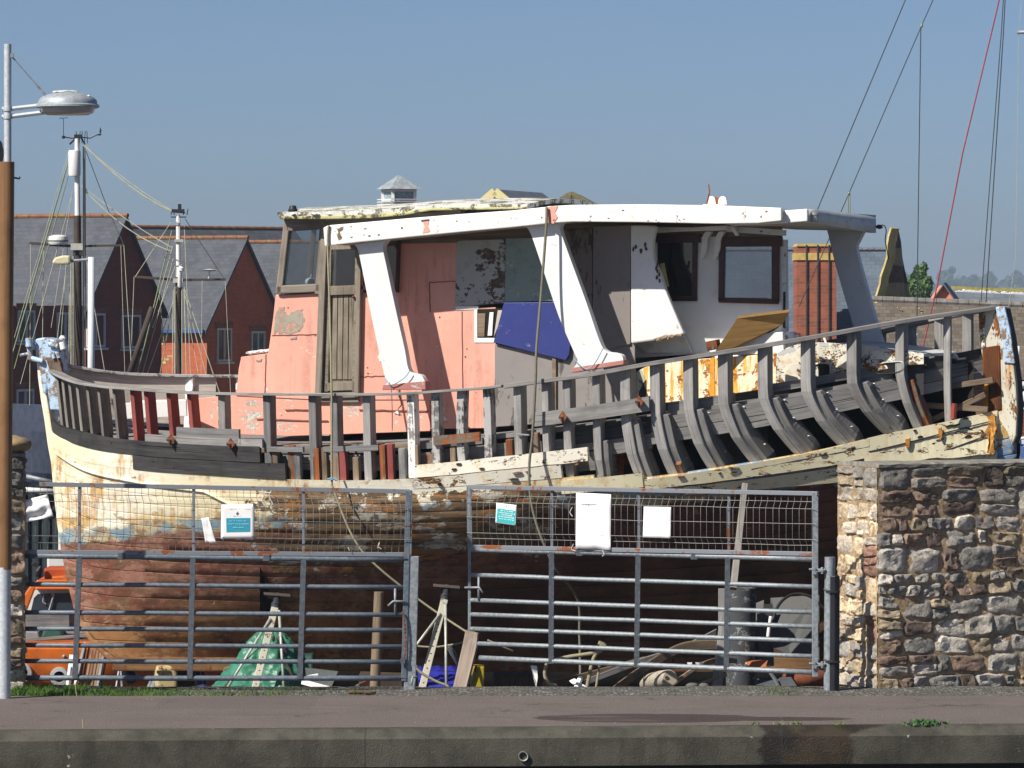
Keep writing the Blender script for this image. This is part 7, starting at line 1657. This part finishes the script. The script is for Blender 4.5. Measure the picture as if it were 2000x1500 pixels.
def house(label, fx, Y, ze, zr, w, L, phi, zb=-1.6, wallm='brick', roofm='slate', wins_g=(), wins_s=(), name='brick_house', ridge=True, gutter=True, over=.25, rm='ridge'):
    """gabled house: F = corner shared by the near long wall and the gable; gable faces right of the viewer for phi > 0"""
    ph = math.radians(phi); g = V((math.sin(ph), -math.cos(ph), 0)); d = V((math.cos(ph), math.sin(ph), 0)) if phi > 0 else V((-math.cos(ph), -math.sin(ph), 0)) * 1
    if phi <= 0: d = V((-math.cos(ph), -math.sin(ph), 0))
    Fp = V(((fx - 1000) / F * Y, Y, 0)); z = lambda p, h: V((p.x, p.y, h))
    A, Bk = Fp, Fp + d * w; mid = Fp + d * (w / 2); C_, D_ = A - g * L, Bk - g * L; midb = mid - g * L
    root = thing(name, label, 'house', z(Fp - g * (L / 2) + d * (w / 2), zb))
    mb = MB(); gp = [z(A, zb), z(Bk, zb), z(Bk, ze), z(mid, zr - .05), z(A, ze)]
    mb.slab(gp, -g * .25, [((p - A).dot(d), p.z) for p in gp])
    sp_ = [z(A - g * .25, zb), z(C_, zb), z(C_, ze), z(A - g * .25, ze)]; mb.slab(sp_, d * .25, [(-(p - A).dot(g), p.z) for p in sp_])
    bp = [z(Bk - g * .25, zb), z(D_, zb), z(D_, ze), z(Bk - g * .25, ze)]; mb.slab(bp, -d * .25)
    hp2 = [z(C_ + d * .25, zb), z(D_ - d * .25, zb), z(D_ - d * .25, ze), z(midb, zr - .05), z(C_ + d * .25, ze)]; mb.slab(hp2, g * .25)
    wl = obj('wall', mb, M[wallm], root)
    mb = MB(); sl_ = (zr - ze) / (w / 2)
    for e, s in ((A, -1), (Bk, 1)):
        eo = z(e + d * s * over, ze - sl_ * over); up_ = V(((mid - e).x, (mid - e).y, zr - ze)).normalized()
        q = [eo + g * .12, z(mid, zr) + g * .12, z(midb, zr), eo - g * L]
        lw = ((mid - e).length ** 2 + (zr - ze) ** 2) ** .5
        mb.slab(q, V((0, 0, -.12)), [(0, 0), (0, lw), (L, lw), (L, 0)])
    rf = obj('roof', mb, M[roofm], root)
    if ridge:
        mb = MB(); n = int(L / .45)
        for i in range(n): mb.tube([z(mid, zr + .02) + g * (.14 - L * i / n), z(mid, zr + .03) + g * (.14 - L * (i + .96) / n)], .075, 8)
        obj('ridge_tiles', mb, M[rm], rf)
    if gutter:
        mb = MB(); eo = z(A - d * (over + .06), ze - sl_ * over - .02); mb.beam(eo + g * .05, eo - g * L, .1, .12); obj('gutter', mb, M['gutter_blue'], root)
    for (px, y0, y1, wd) in wins_g:
        k = (px - 1000) / F; t = (k * A.y - A.x) / (d.x - k * d.y); c = A + d * t; mkwin(wl, z(c, HC - (y1 - HZ) / F * c.y), d, g, wd, (y1 - y0) / F * c.y)
    for (px, y0, y1, wd) in wins_s:
        k = (px - 1000) / F; t = (k * A.y - A.x) / (-g.x + k * g.y); c = A - g * t; mkwin(wl, z(c, HC - (y1 - HZ) / F * c.y), -g, -d, wd, (y1 - y0) / F * c.y)
    return root
zy = lambda y, Y: HC - (y - HZ) / F * Y
house('brick house with a slate roof behind the taller ketch mast', 168, 165, zy(596, 165), zy(421, 166), 4.6, 6.2, 62, wins_g=((186, 612, 678, 1.1), (255, 615, 680, 1.15)), )
wing = obj('wing', (lambda mb: (mb.slab([V((-1060 / F * 156, 156, -1.6)), V((-835 / F * 163, 163, -1.6)), V((-835 / F * 163, 163, zy(597, 163))), V((-1060 / F * 156, 156, zy(597, 156)))], V((-.9, .5, 0)) * .3), mb)[1])(MB()), M['brick'], bpy.data.objects['brick_house'])
wd_ = (V((-835 / F * 163, 163, 0)) - V((-1060 / F * 156, 156, 0))).normalized(); wn_ = V((wd_.y, -wd_.x, 0))
for px_, y0_, y1_ in ((50, 606, 668), (126, 610, 670), (48, 760, 850)):
    A0 = V((-1060 / F * 156, 156, 0)); k_ = (px_ - 1000) / F; t_ = (k_ * A0.y - A0.x) / (wd_.x - k_ * wd_.y); c_ = A0 + wd_ * t_; c_.z = zy(y1_, c_.y); mkwin(bpy.data.objects['brick_house'], c_, wd_, wn_, 1.1, (y1_ - y0_) / F * c_.y)

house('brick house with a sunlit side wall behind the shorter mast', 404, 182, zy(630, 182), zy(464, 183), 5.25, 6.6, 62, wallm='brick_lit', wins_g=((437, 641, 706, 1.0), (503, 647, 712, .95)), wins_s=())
house('slate-roofed brick house partly hidden by the pink wheelhouse', 612, 186, zy(640, 186), zy(472, 187), 5., 8.5, 66, ridge=True)
house('small brick gable peeping over the roof ridges', 262, 200, zy(490, 200), zy(443, 200), 2.2, 9., -48, gutter=False)
# yellow brick zigzag laid into the sunlit wall
ph = math.radians(62); g_ = V((math.sin(ph), -math.cos(ph), 0)); d_ = V((math.cos(ph), math.sin(ph), 0)); A_ = V(((404 - 1000) / F * 182, 182, 0))
mb = MB()
for i, (px, y) in enumerate(((302, 668), (308, 662), (314, 656), (320, 650), (326, 656), (302, 690), (308, 696), (314, 702), (320, 708), (326, 702), (332, 696), (314, 672), (320, 666))):
    k = (px - 1000) / F; t = (k * A_.y - A_.x) / (-g_.x + k * g_.y); c = A_ - g_ * t; c.z = zy(y, c.y)
    mb.slab([c - d_ * .012 + g_ * a + V((0, 0, b)) for a, b in ((-.1, -.04), (.1, -.04), (.1, .04), (-.1, .04))], d_ * .02)
o = obj('brick_pattern', mb, M['lichen_stone'], bpy.data.objects['brick_house.001']); o['kind'] = 'stuff'
# dark railing between the houses and the yard
rl = thing('railing', 'dark blue railing in front of the shaded house wall', 'railing', P(70, 960, 120))
mb = MB(); mb.tube([P(-60, 823, 120), P(260, 823, 120)], .03, 6); mb.tube([P(-60, 880, 120), P(260, 880, 120)], .03, 6); obj('rail', mb, M['gutter_blue'], rl)
mb = MB()
for i in range(26): mb.tube([P(-60 + i * 12.5, 823, 120), P(-60 + i * 12.5, 960, 120)], .018, 5)
obj('baluster', mb, M['gutter_blue'], rl)
house('brick terrace end in shade at the left behind the railing', 150, 190, zy(700, 190), zy(560, 190), 6, 10, 62, gutter=False)

# ================================================================ roofs showing over the wheelhouse
cup = thing('cupola_building', 'building topped by a small white glazed cupola with a pyramid roof', 'building', P(778, 900, 175))
CU = 175
mb = MB(); c = P(778, 640, CU); mb.box(V((c.x, CU + 3, 0)), 2.0, 3.6, 9.6); obj('wall', mb, M['brick'], cup)
mb = MB(); q = [P(735, 452, CU), P(825, 452, CU), P(825, 452, CU + 6), P(735, 452, CU + 6)]; ap = P(778, 408, CU + 3); i = mb.add(q + [ap]); [mb.face((i + a, i + (a + 1) % 4, i + 4)) for a in range(4)]; obj('roof', mb, M['slate'], cup)
cc = P(779, 405, CU + 2.2); RZ = math.radians(26)
mb = MB(); hw = .42
def rot(x, y): return V((cc.x + x * math.cos(RZ) - y * math.sin(RZ), cc.y + x * math.sin(RZ) + y * math.cos(RZ), 0))
zt_, zb_ = zy(367, CU), zy(475, CU)
for sx in (-1, 1):
    for sy in (-1, 1): mb.beam(rot(sx * hw, sy * hw) + V((0, 0, zb_)), rot(sx * hw, sy * hw) + V((0, 0, zt_)), .11, .11)
for z_ in (zt_ - .05, zy(388, CU)):
    for (a, b) in (((-1, -1), (1, -1)), ((1, -1), (1, 1)), ((-1, 1), (1, 1)), ((-1, -1), (-1, 1))): mb.beam(rot(a[0] * hw, a[1] * hw) + V((0, 0, z_)), rot(b[0] * hw, b[1] * hw) + V((0, 0, z_)), .08, .07)
cu = obj('cupola', mb, m_plain('white_joinery', (.66, .67, .67), .5, var=.05), cup)
mb = MB(); mb.box(V((cc.x, cc.y, (zt_ + zb_) / 2)), .8, .8, zt_ - zb_, RZ); obj('pane', mb, m_plain('cupola_glass', (.22, .30, .31), .15, var=.3), cu)
mb = MB(); hr = .60; i = mb.add([rot(-hr, -hr) + V((0, 0, zt_)), rot(hr, -hr) + V((0, 0, zt_)), rot(hr, hr) + V((0, 0, zt_)), rot(-hr, hr) + V((0, 0, zt_)), rot(0, 0) + V((0, 0, zy(338, CU)))]); [mb.face((i + a, i + (a + 1) % 4, i + 4)) for a in range(4)]; mb.face((i + 3, i + 2, i + 1, i)); obj('cupola_roof', mb, m_plain('lead_roof', (.25, .29, .31), .5, dirt=(.5, .5, .5)), cu)
mb = MB()
for z_ in (zy(387, CU), zy(392, CU), zy(397, CU)):
    for (a, b) in (((-1, -1), (1, -1)), ((1, -1), (1, 1)), ((-1, -1), (-1, 1))): mb.beam(rot(a[0] * .56, a[1] * .56) + V((0, 0, z_)), rot(b[0] * .56, b[1] * .56) + V((0, 0, z_)), .03, .03)
obj('cupola_rail', mb, M['white'], cu)
def gablehouse(label, apx, Y, half, h_pitch, y_ap, L, wallm, roofm, bargem, yaw):
    """gable facing the viewer; ridge runs back and to one side by yaw degrees"""
    a = math.radians(yaw); bk = V((math.sin(a), math.cos(a), 0)); sd = V((math.cos(a), -math.sin(a), 0)); c = V(((apx - 1000) / F * Y, Y, 0)); zr = zy(y_ap, Y); ze = zr - h_pitch
    root = thing('gabled_building', label, 'building', V((c.x, c.y, -1.6)))
    z = lambda p, h: V((p.x, p.y, h))
    mb = MB(); q = [z(c - sd * half, -1.6), z(c + sd * half, -1.6), z(c + sd * half, ze), z(c, zr), z(c - sd * half, ze)]; mb.slab(q, bk * L, [((p - c).dot(sd), p.z) for p in q]); obj('wall', mb, M[wallm], root)
    mb = MB()
    for s in (-1, 1):
        e = z(c + sd * s * (half + .25), ze - .25 * h_pitch / half); mb.slab([e - bk * .15 + V((0, 0, .06)), z(c, zr + .06) - bk * .15, z(c, zr + .06) + bk * (L + .1), e + bk * (L + .1) + V((0, 0, .06))], V((0, 0, -.05)), [(0, 0), (0, half * 1.2), (L, half * 1.2), (L, 0)])
    rf = obj('roof', mb, M[roofm], root)
    mb = MB()
    for s in (-1, 1):
        e = z(c + sd * s * (half + .25), ze - .25 * h_pitch / half); mb.beam(e - bk * .2 - V((0, 0, .1)), z(c, zr - .02) - bk * .2, .3 if bargem != 'mossy' else .2, .12, V((0, 0, 1)))
    obj('bargeboard', mb, M[bargem], root)
    return root
M['cream'] = m_plain('cream_render', (.62, .55, .28), .7, var=.06, sc=2); M['mossy'] = m_plain('mossy_tile', (.17, .15, .075), .9, var=.4, sc=4); M['dull_red'] = m_plain('dull_red_wall', (.20, .07, .055), .8)
M['slate_back'] = mk_slate('distant_slate', (.13, .15, .18), .15)
gablehouse('cream painted gable showing above the white canopy', 970, 185, 1.25, .95, 373, 6, 'cream', 'slate_back', 'cream', 16)
gablehouse('brown gable with mossy barge boards above the canopy joint', 1117, 170, 1.15, .62, 378, 5, 'dull_red', 'mossy', 'mossy', 4)

# ================================================================ church-like hall, its chimney and gable at the right
RY = 118.0
hall = thing('slate_hall', 'long slate-roofed brick hall behind the boat with a corbelled eaves', 'building', P(1580, 850, RY))
mb = MB(); q = [P(1470, 662, RY), P(1730, 662, RY), P(1730, 905, RY), P(1470, 905, RY)]; mb.slab(q, V((0, .3, 0)), [(p.x, p.z) for p in q]); obj('wall', mb, M['brick_brown'], hall)
mb = MB(); q = [P(1340, 652, RY - .3), P(1730, 652, RY - .3), P(1730, 489, RY + 2.2), P(1340, 489, RY + 2.2)]; mb.slab(q, V((0, .1, -.1)), [((p.x), p.z * 1.5) for p in q]); rf = obj('roof', mb, M['slate_blue'], hall)
mb = MB()
for i in range(34): mb.tube([P(1340 + i * 11.5, 488, RY + 2.2), P(1350.5 + i * 11.5, 487, RY + 2.2)], .07, 6)
obj('ridge_tiles', mb, m_plain('blue_ridge', (.13, .14, .16), .8), rf)
mb = MB(); q = [P(1470, 652, RY - .25), P(1730, 652, RY - .25), P(1730, 664, RY - .25), P(1470, 664, RY - .25)]; mb.slab(q, V((0, .2, 0)))
for i in range(26): mb.box(P(1475 + i * 10, 668, RY - .1), .07, .12, .12)
obj('corbels', mb, m_plain('dark_corbel', (.07, .05, .045), .8), hall)
ch_ = thing('brick_chimney', 'broad red brick chimney with a yellow stone band and dark rods', 'chimney', P(1594, 850, RY - 2))
CYY = RY - 2.0
mb = MB(); q = [P(1556, 481, CYY), P(1634, 481, CYY), P(1634, 900, CYY), P(1556, 900, CYY)]; mb.slab(q, V((0, 1.4, 0)), [(p.x, p.z) for p in q]); obj('stack', mb, mk_brick('chimney_brick', (.36, .105, .055), (.22, .075, .05), (.26, .15, .11)), ch_)
mb = MB(); q = [P(1554, 494, CYY - .03), P(1636, 494, CYY - .03), P(1636, 508, CYY - .03), P(1554, 508, CYY - .03)]; mb.slab(q, V((0, 1.46, 0))); q = [P(1558, 476, CYY - .03), P(1632, 476, CYY - .03), P(1634, 481, CYY - .03), P(1556, 481, CYY - .03)]; mb.slab(q, V((0, 1.46, 0))); obj('stone_band', mb, m_plain('yellow_stone', (.50, .36, .12), .8), ch_)
for x in (1575, 1597, 1619): mb = MB(); mb.tube([P(x, 478, CYY - .04), P(x, 900, CYY - .04)], .018, 6); obj('rod', mb, M['line_dark'], ch_)
gb = thing('stone_gable', 'tall curved stone gable with lichen-yellow coping', 'gable', P(1742, 850, 112))
GY = 112.0
edge = [(1707, 592), (1713, 572), (1718, 556), (1720, 540), (1727, 520), (1733, 500), (1732, 480), (1735, 462), (1740, 446)]
rgt = [(1752, 446), (1760, 472), (1763, 505), (1768, 530), (1774, 556), (1779, 590)]
mb = MB(); q = [P(1718 if y > 560 else x + 9, y, GY) for x, y in edge[:-1]] + [P(1752, 447, GY)] + [P(x, y, GY + .5) for x, y in rgt]
q = [P(x + 12, y + 2, GY) for x, y in edge[:-1]] + [P(1755, 449, GY)] + [P(x, y, GY + .9) for x, y in rgt[1:]] + [P(1779, 760, GY + .9), P(1716, 760, GY)]
mb.slab(q, V((.02, .5, 0)), [(p.x, p.z) for p in q])
def mk_banded():
    m = Mat('banded_stone', .9); v = m.ocoord(False); z = m.sep(v)[2]; n = m.noise(v, 7, 5, .65)
    zz = m.mth('ADD', z, m.mth('MULTIPLY', m.noise(v, 2, 3), .15)); b = m.step(m.mth('SINE', m.mth('MULTIPLY', zz, 8.3)), -.2, .2)
    m.col(m.mix(m.step(n, .35, .65), m.mix(b, (.12, .08, .065), (.33, .27, .15)), m.mix(b, (.18, .125, .095), (.42, .34, .20)))); m.bump(n, .6, .05); return m.m
obj('gable_wall', mb, mk_banded(), gb)
mb = MB(); rows = [[P(x + k * 15, y - 1 + (1 if k else 0), GY - .7 + .66 * k) for x, y in edge] for k in (0, 1)]
mb.grid(rows, [[(p.x, p.z) for p in r] for r in rows]); o = obj('coping', mb, m_plain('yellow_coping', (.60, .47, .20), .9, sc=4, var=.25, bump=.3), gb); s = o.modifiers.new('Solidify', 'SOLIDIFY'); s.thickness = .04; s.offset = 0
br = thing('stone_slate_roof', 'broad brown stone-slate roof behind the right end of the boat', 'building', P(1850, 900, 104))
TY = 104.0
rd = lambda x: 586 + (x - 1705) * 11 / 295
mb = MB(); q = [P(1640, 740, TY - 1.6), P(2120, 742, TY - 1.6), P(2120, rd(2120), TY + .9), P(1702, rd(1702), TY + .9)]; mb.slab(q, V((0, .1, -.1)), [(p.x, p.z * 1.4) for p in q]); rf = obj('roof', mb, M['slate_brown'], br)
mb = MB()
for i in range(20): x = 1703 + i * 21; mb.tube([P(x, rd(x) - 1, TY + .9), P(x + 20, rd(x + 20) - 1, TY + .9)], .075, 8)
obj('ridge_tiles', mb, m_plain('grey_ridge', (.17, .16, .15), .9, dirt=(.4, .4, .38)), rf)
mb = MB(); mb.slab([P(1660, 738, TY - 1.2), P(2110, 738, TY - 1.2), P(2110, 930, TY - 1.2), P(1660, 930, TY - 1.2)], V((0, 2, 0))); obj('wall', mb, M['brick_brown'], br)
mb = MB()
for i in range(22): mb.blob(P(1708 + uni(0, 20), 592 + uni(0, 22), TY + .85 - .02), (uni(.04, .1), .03, uni(.02, .05)), 1, .4, 4, i)
for i in range(16): mb.blob(P(1715 + uni(0, 90), 600 + uni(0, 40), TY + .55), (uni(.01, .03), .03, uni(.01, .02)), 1, .4, 4, i)
obj('lichen', mb, M['lichen_stone'], rf)
# salmon gable and the long lichened roof behind it
sg = thing('salmon_gable', 'small salmon-coloured gable with a slate verge above the stone roof', 'house', P(1845, 900, 140))
SG = 140.0
mb = MB(); mb.slab([P(1812, 600, SG), P(1843, 557, SG), P(1874, 600, SG)], V((.3, 5, 0))); obj('wall', mb, m_plain('salmon_render', (.85, .27, .16), .8, var=.04), sg)
mb = MB(); mb.slab([P(1843, 553, SG - .15), P(1849, 552, SG + 3), P(1886, 600, SG + 3), P(1876, 600, SG - .15)], V((0, 0, -.06))); mb.slab([P(1843, 553, SG - .15), P(1846, 552, SG + 3), P(1812, 600, SG + 3), P(1808, 602, SG - .15)], V((0, 0, -.06))); obj('roof', mb, M['slate_back'], sg)
lr = thing('lichened_roof', 'long low slate roof with a yellow lichened ridge behind the salmon gable', 'house', P(1950, 900, 150))
LY = 150.0; l1 = lambda x: 563 + (x - 1862) * 6 / 138
mb = MB(); q = [P(1850, 640, LY - 2), P(2150, 640, LY - 2), P(2150, l1(2150), LY), P(1860, l1(1860), LY)]; mb.slab(q, V((0, .1, -.1)), [(p.x, p.z * 1.4) for p in q]); rf = obj('roof', mb, M['slate_back'], lr)
mb = MB(); mb.beam(P(1858, l1(1858) - 1, LY), P(2150, l1(2150) - 1, LY), .09, .09); obj('ridge', mb, m_plain('lichen_ridge', (.34, .29, .07), .9, var=.3), rf)
mb = MB()
for i in range(60): x = uni(1868, 2010); mb.blob(P(x, l1(x) + uni(3, 8), LY - .15), (uni(.04, .12), .02, uni(.02, .06)), 1, .4, 4, i)
obj('bird_lime', mb, m_plain('white_lime', (.6, .6, .58), .9), rf)
mb = MB(); mb.slab([P(1860, 630, LY - 1.6), P(2140, 630, LY - 1.6), P(2140, 860, LY - 1.6), P(1860, 860, LY - 1.6)], V((0, 2, 0))); obj('wall', mb, M['brick_brown'], lr)

# ================================================================ trees
def leafmat(name, c1, c2):
    m = Mat(name, .7, spec=.2); v = m.ocoord(False); m.col(m.mix(m.step(m.noise(v, .9, 3), .35, .65), c1, c2)); return m.m
def tree(label, base, hgt, rx, mat, n=2600, ls=.16, lobes=9, seed=1, group=None, shape='round', name='tree'):
    rs = random.Random(seed); base = V(base)
    root = thing(name, label, 'tree', base, group)
    mb = MB(); mb.tube([base, base + V((.03 * hgt, 0, hgt * .35)), base + V((0, 0, hgt * .7))], [hgt * .035, hgt * .025, hgt * .01], 8)
    for k in range(6):
        a = rs.uniform(0, 6.28); z0 = hgt * rs.uniform(.25, .5); mb.tube([base + V((0, 0, z0)), base + V((math.cos(a) * rx * .6, math.sin(a) * rx * .6, z0 + hgt * .22))], [hgt * .014, hgt * .005], 6)
    obj('trunk', mb, m_plain('bark', (.09, .07, .05), .9), root)
    mb = MB(); L = []
    for k in range(lobes):
        t = rs.random(); a = rs.uniform(0, 6.28); z = hgt * (.28 + .6 * t); wr = (1 - t * .75 if shape == 'cone' else math.sin(3.14 * (.2 + .75 * t)))
        q = rx * .6 * wr; L.append((base + V((math.cos(a) * q, math.sin(a) * q, z)), rx * rs.uniform(.32, .55) * max(.35, wr), hgt * rs.uniform(.10, .17)))
    for i in range(n):
        c, r, hz = rs.choice(L); d = V((rs.gauss(0, 1), rs.gauss(0, 1), rs.gauss(0, 1))).normalized() * (rs.random() ** .4)
        p = c + V((d.x * r, d.y * r, d.z * hz)); nx = V((rs.gauss(0, 1), rs.gauss(0, 1), rs.gauss(0, 1))).normalized(); u = nx.orthogonal().normalized(); w = nx.cross(u); s = ls * rs.uniform(.5, 1.2)
        k = mb.add([p - u * s, p + w * s * .5, p + u * s, p - w * s * .5]); mb.face((k, k + 1, k + 2, k + 3), [(0, 0)] * 4)
    obj('crown', mb, mat, root, recalc=False); return root
tree('green bushy tree between the stone gable and the salmon gable', P(1796, 640, 230), 3.0, 1.1, leafmat('leaf_green', (.06, .12, .035), (.12, .20, .06)), 4200, .11, 20, 7, shape='cone')
def hz_at(x, Y):  # ground height under distant trees
    return None
FM = leafmat('leaf_far', (.04, .075, .03), (.07, .10, .04))
FT = [(1858, 515, 66, 'tallest hazy tree on the far hill above the salmon gable'), (1838, 545, 44, 'hazy tree on the far hill left of the tallest one'), (1902, 536, 52, 'hazy round tree on the far hill between the red line and the grey lines'), (1935, 530, 50, 'hazy tree on the far hill right behind the twin grey lines'), (1985, 527, 56, 'hazy tree on the far hill near the right edge'), (1770, 524, 46, 'hazy tree on the far hill just right of the stone gable'), (1960, 548, 42, 'low hazy tree on the far hill between the taller ones'), (1880, 540, 40, 'low hazy tree on the far hill below the red line'), (2030, 525, 56, 'hazy tree on the far hill beyond the right edge')]
for k, (x, y, wd, lab) in enumerate(FT):
    Yt = 3000 + 40 * k; b = P(x, 566, Yt); hgt = (566 - y) / F * Yt + 4; b.z -= 4
    tree(lab, b, hgt, wd / 2 / F * Yt, FM, 1700, 1.5, 10, 20 + k, 'trees on the far hill', name='far_tree')

# ================================================================ rigging of yachts out of sight, at the right
def rline(label, pts, Y, r, mat, name='rope'):
    mb = MB(); mb.tube([P(x, y, Y) for x, y in pts], r, 6); solo(name, mb, M[mat], label, 'rope')
M['line_slate'] = m_plain('slate_line', (.045, .055, .06), .7); M['line_red'] = m_plain('red_line', (.33, .04, .05), .7)
rline('leftmost dark stay slanting down behind the roof corner', [(1785, -40), (1590, 425)], 60, .0068, 'line_slate')
rline('dark stay slanting down to the roof just right of the leftmost one', [(1840, -40), (1800, 50), (1645, 408), (1560, 600)], 60, .0062, 'line_slate')
rline('twin grey halyard hanging straight down from the slanting stay', [(1798.5, 50), (1792, 520), (1790, 700)], 60, .0065, 'line_slate')
mb = MB(); mb.tube([P(1656.5, 378, 60), P(1656, 430, 60)], .007, 5); mb.tube([P(1659.5, 378, 60), P(1660, 430, 60)], .007, 5); solo('rope', mb, M['line_green'], 'short pair of cords hanging by the roof end from the second stay', 'rope')
mb = MB(); mb.blob(P(1800, 50, 60), (.02, .02, .03), 1); mb.blob(P(1658, 378, 60), (.02, .02, .02), 1); solo('rope_clip', mb, M['line_green'], 'small green knots where cords join the second stay', 'knot')
rline('red line slanting across the sky at the right', [(1960, -40), (1947, 20), (1880, 300), (1830, 560), (1800, 690)], 60, .0085, 'line_red')
rline('left one of the two near-vertical grey lines by the far-hill trees', [(1962, -40), (1956, 60), (1930, 400), (1916, 590)], 60, .006, 'line_slate'); rline('right one of the two near-vertical grey lines by the far-hill trees', [(1965, -40), (1960, 60), (1938, 400), (1926, 590)], 60, .007, 'line_slate')
rline('faint thin line nearest the right edge', [(1999, -40), (1990, 60), (1984, 500), (1970, 600), (1966, 680)], 60, .003, 'line_pale')
mb = MB(); mb.tube([P(1987, 63, 60), P(2030, 62, 60)], .022, 8); solo('spreader', mb, M['galv'], 'grey mast spreader end poking in at the right edge', 'spreader', smooth=True)
mb = MB(); mb.tube([P(1790, 640, 59), P(1788, 690, 59)], .012, 6); mb.blob(P(1790, 655, 59), (.02, .02, .03), 1); mb.blob(P(1789, 668, 59), (.02, .02, .03), 1); solo('rigging_screw', mb, M['white_chip'], 'white rigging screw at the foot of the twin halyard', 'fitting')
# moored boat sliver at the right edge
mv = thing('moored_boat', 'blue and white moored boat at the right edge behind the sternpost', 'boat', P(2060, 920, 82))
mb = MB(); mb.slab([P(1972, 872, 82), P(1990, 868, 82), P(2200, 862, 82), P(2200, 960, 82), P(2000, 960, 82)], V((0, 2.4, 0))); obj('hull', mb, m_plain('blue_hull', (.09, .15, .33), .4), mv, bevel=.04)
mb = MB(); mb.slab([P(1974, 862, 82.2), P(2200, 852, 82.2), P(2200, 866, 82.2), P(1974, 874, 82.2)], V((0, 2, 0))); obj('deck_edge', mb, m_plain('pale_deck', (.5, .55, .62), .5), mv)
mb = MB(); mb.tube([P(1990, 676, 82), P(1984, 742, 82), P(1988, 760, 82), P(1993, 868, 82)], .02, 8); mb.tube([P(1975, 800, 82), P(2060, 795, 82)], .02, 8); mb.tube([P(1975, 858, 82), P(2060, 850, 82)], .025, 8); obj('pulpit', mb, m_plain('white_tube', (.6, .62, .64), .4), mv, smooth=True)
mb = MB(); mb.blob(P(2000, 752, 82), (.13, .1, .06), 2); mb.blob(P(2002, 775, 82), (.06, .06, .1), 2); obj('outboard', mb, m_plain('white_cowl', (.55, .56, .58), .4), mv, smooth=True)

# ================================================================ grass and weeds
def mk_grass(): 
    m = Mat('grass_blades', .7, spec=.2); v = m.ocoord(False); m.col(m.mix(m.step(m.noise(v, 30, 3), .62, .68), m.mix(m.step(m.noise(v, 7, 4), .3, .7), (.028, .085, .012), (.09, .17, .025)), (.26, .23, .08))); return m.m
rs = random.Random(11); mb = MB()
def blade(p, h, w, lean, rs=rs):
    a = rs.uniform(0, 6.28); u = V((math.cos(a), math.sin(a), 0)) * w; l = V((rs.uniform(-1, 1), rs.uniform(-1, 1), 0)) * lean
    k = mb.add([p - u, p + u, p + u * .6 + l * .4 + V((0, 0, h * .6)), p - u * .6 + l * .4 + V((0, 0, h * .6)), p + l + V((0, 0, h))]); mb.face((k, k + 1, k + 2, k + 3)); mb.face((k + 3, k + 2, k + 4))
for i in range(10500):
    px = 20 + 510 * rs.random() ** 1.35; Yy = rs.uniform(49.35, 50.25)
    den = max(.15, 1 - (px - 40) / 560) * (.5 + .8 * mnoise.noise(V((px * .02, Yy * 2.5, 0))) + .35)
    if rs.random() > den: continue
    big = 1.7 if px < 220 and mnoise.noise(V((px * .03, 0, 4))) > -.2 else 1
    p = P(px, 1350, Yy); p.z = .0
    blade(p, rs.uniform(.02, .06) * big * (.5 + .5 * den), .004, .03 * big)
for cx, n, sp_ in ((540, 120, 20), (690, 60, 14), (600, 120, 30), (1520, 160, 22), (1320, 30, 20)):
    for i in range(n):
        p = P(cx + rs.gauss(0, sp_), 1350, rs.uniform(49.5, 50.3)); p.z = 0; blade(p, rs.uniform(.015, .045), .004, .02)
o = obj('grass', mb, mk_grass(), recalc=False); tag(o, 'rough green grass along the foot of the left gate', 'grass', kind='stuff')
mb = MB(); rs = random.Random(5)
for i in range(260):
    p = P(1806 + rs.gauss(0, 18), 1400, QY(3.7) + .1 + rs.uniform(0, .25)); p.z = .01; blade(p, rs.uniform(.01, .06), .010, .05, rs)
solo('weed', mb, leafmat('weed_leaf', (.04, .11, .03), (.09, .18, .06)), 'low green weed growing on the quay edge at the right', 'weed', recalc=False)
mb = MB()
for cx, n in ((1555, 30), (1518, 12), (1640, 20), (1475, 14)):
    for i in range(n): p = P(cx + rs.gauss(0, 6), 1400, QY(2.5) + .25 + rs.uniform(0, .2)); p.z = .01; blade(p, rs.uniform(.01, .03), .006, .03, rs)
solo('weed', mb, leafmat('weed_leaf_b', (.10, .17, .03), (.18, .24, .06)), 'tiny yellow-green weeds beside the wet patch on the road', 'weed', recalc=False)
mb = MB(); mb.tube([P(162, 1422, QY(-3.8) + .33), P(161, 1405, QY(-3.8) + .33)], .004, 5); mb.tube([P(150, 1362, 49.3), P(147, 1340, 49.3), P(149, 1332, 49.3)], .004, 5)
for i in range(20): p = P(149 + rs.gauss(0, 1), 1333 + rs.uniform(0, 8), 49.3); k = mb.add([p, p + V((.012, 0, .01)), p + V((.003, 0, .018))]); mb.face((k, k + 1, k + 2))
solo('dry_stalk', mb, m_plain('straw', (.42, .33, .15), .9), 'dry straw-coloured weed stalks by the grass and the kerb', 'weed')
mb = MB(); rs = random.Random(8)
for i in range(520):
    px, py = rs.uniform(0, 2000), 0; Yy = rs.uniform(46, 50.1)
    if rs.random() < .6: Yy = rs.uniform(49.4, 50.3)
    p = P(px, 1350, Yy); p.z = .008; s = rs.uniform(.003, .010); mb.blob(p, (s, s, s * .7), 1, .3, 2, i)
o = obj('loose_stones', mb, m_plain('pale_chips', (.24, .235, .22), .9, var=.4), smooth=False); tag(o, 'pale loose stone chips scattered over the road', 'stones', kind='stuff')
mb = MB()
for px, Yy in ((690, 49.6), (705, 49.6), (722, 49.55), (700, 49.65)): p = P(px, 1350, Yy); p.z = .02; mb.blob(p, (.06, .03, .018), 2, .4, 3, px)
solo('earth_clod', mb, m_plain('earth', (.10, .06, .035), .95), 'brown clods of earth on the gravel near the left gate', 'earth')
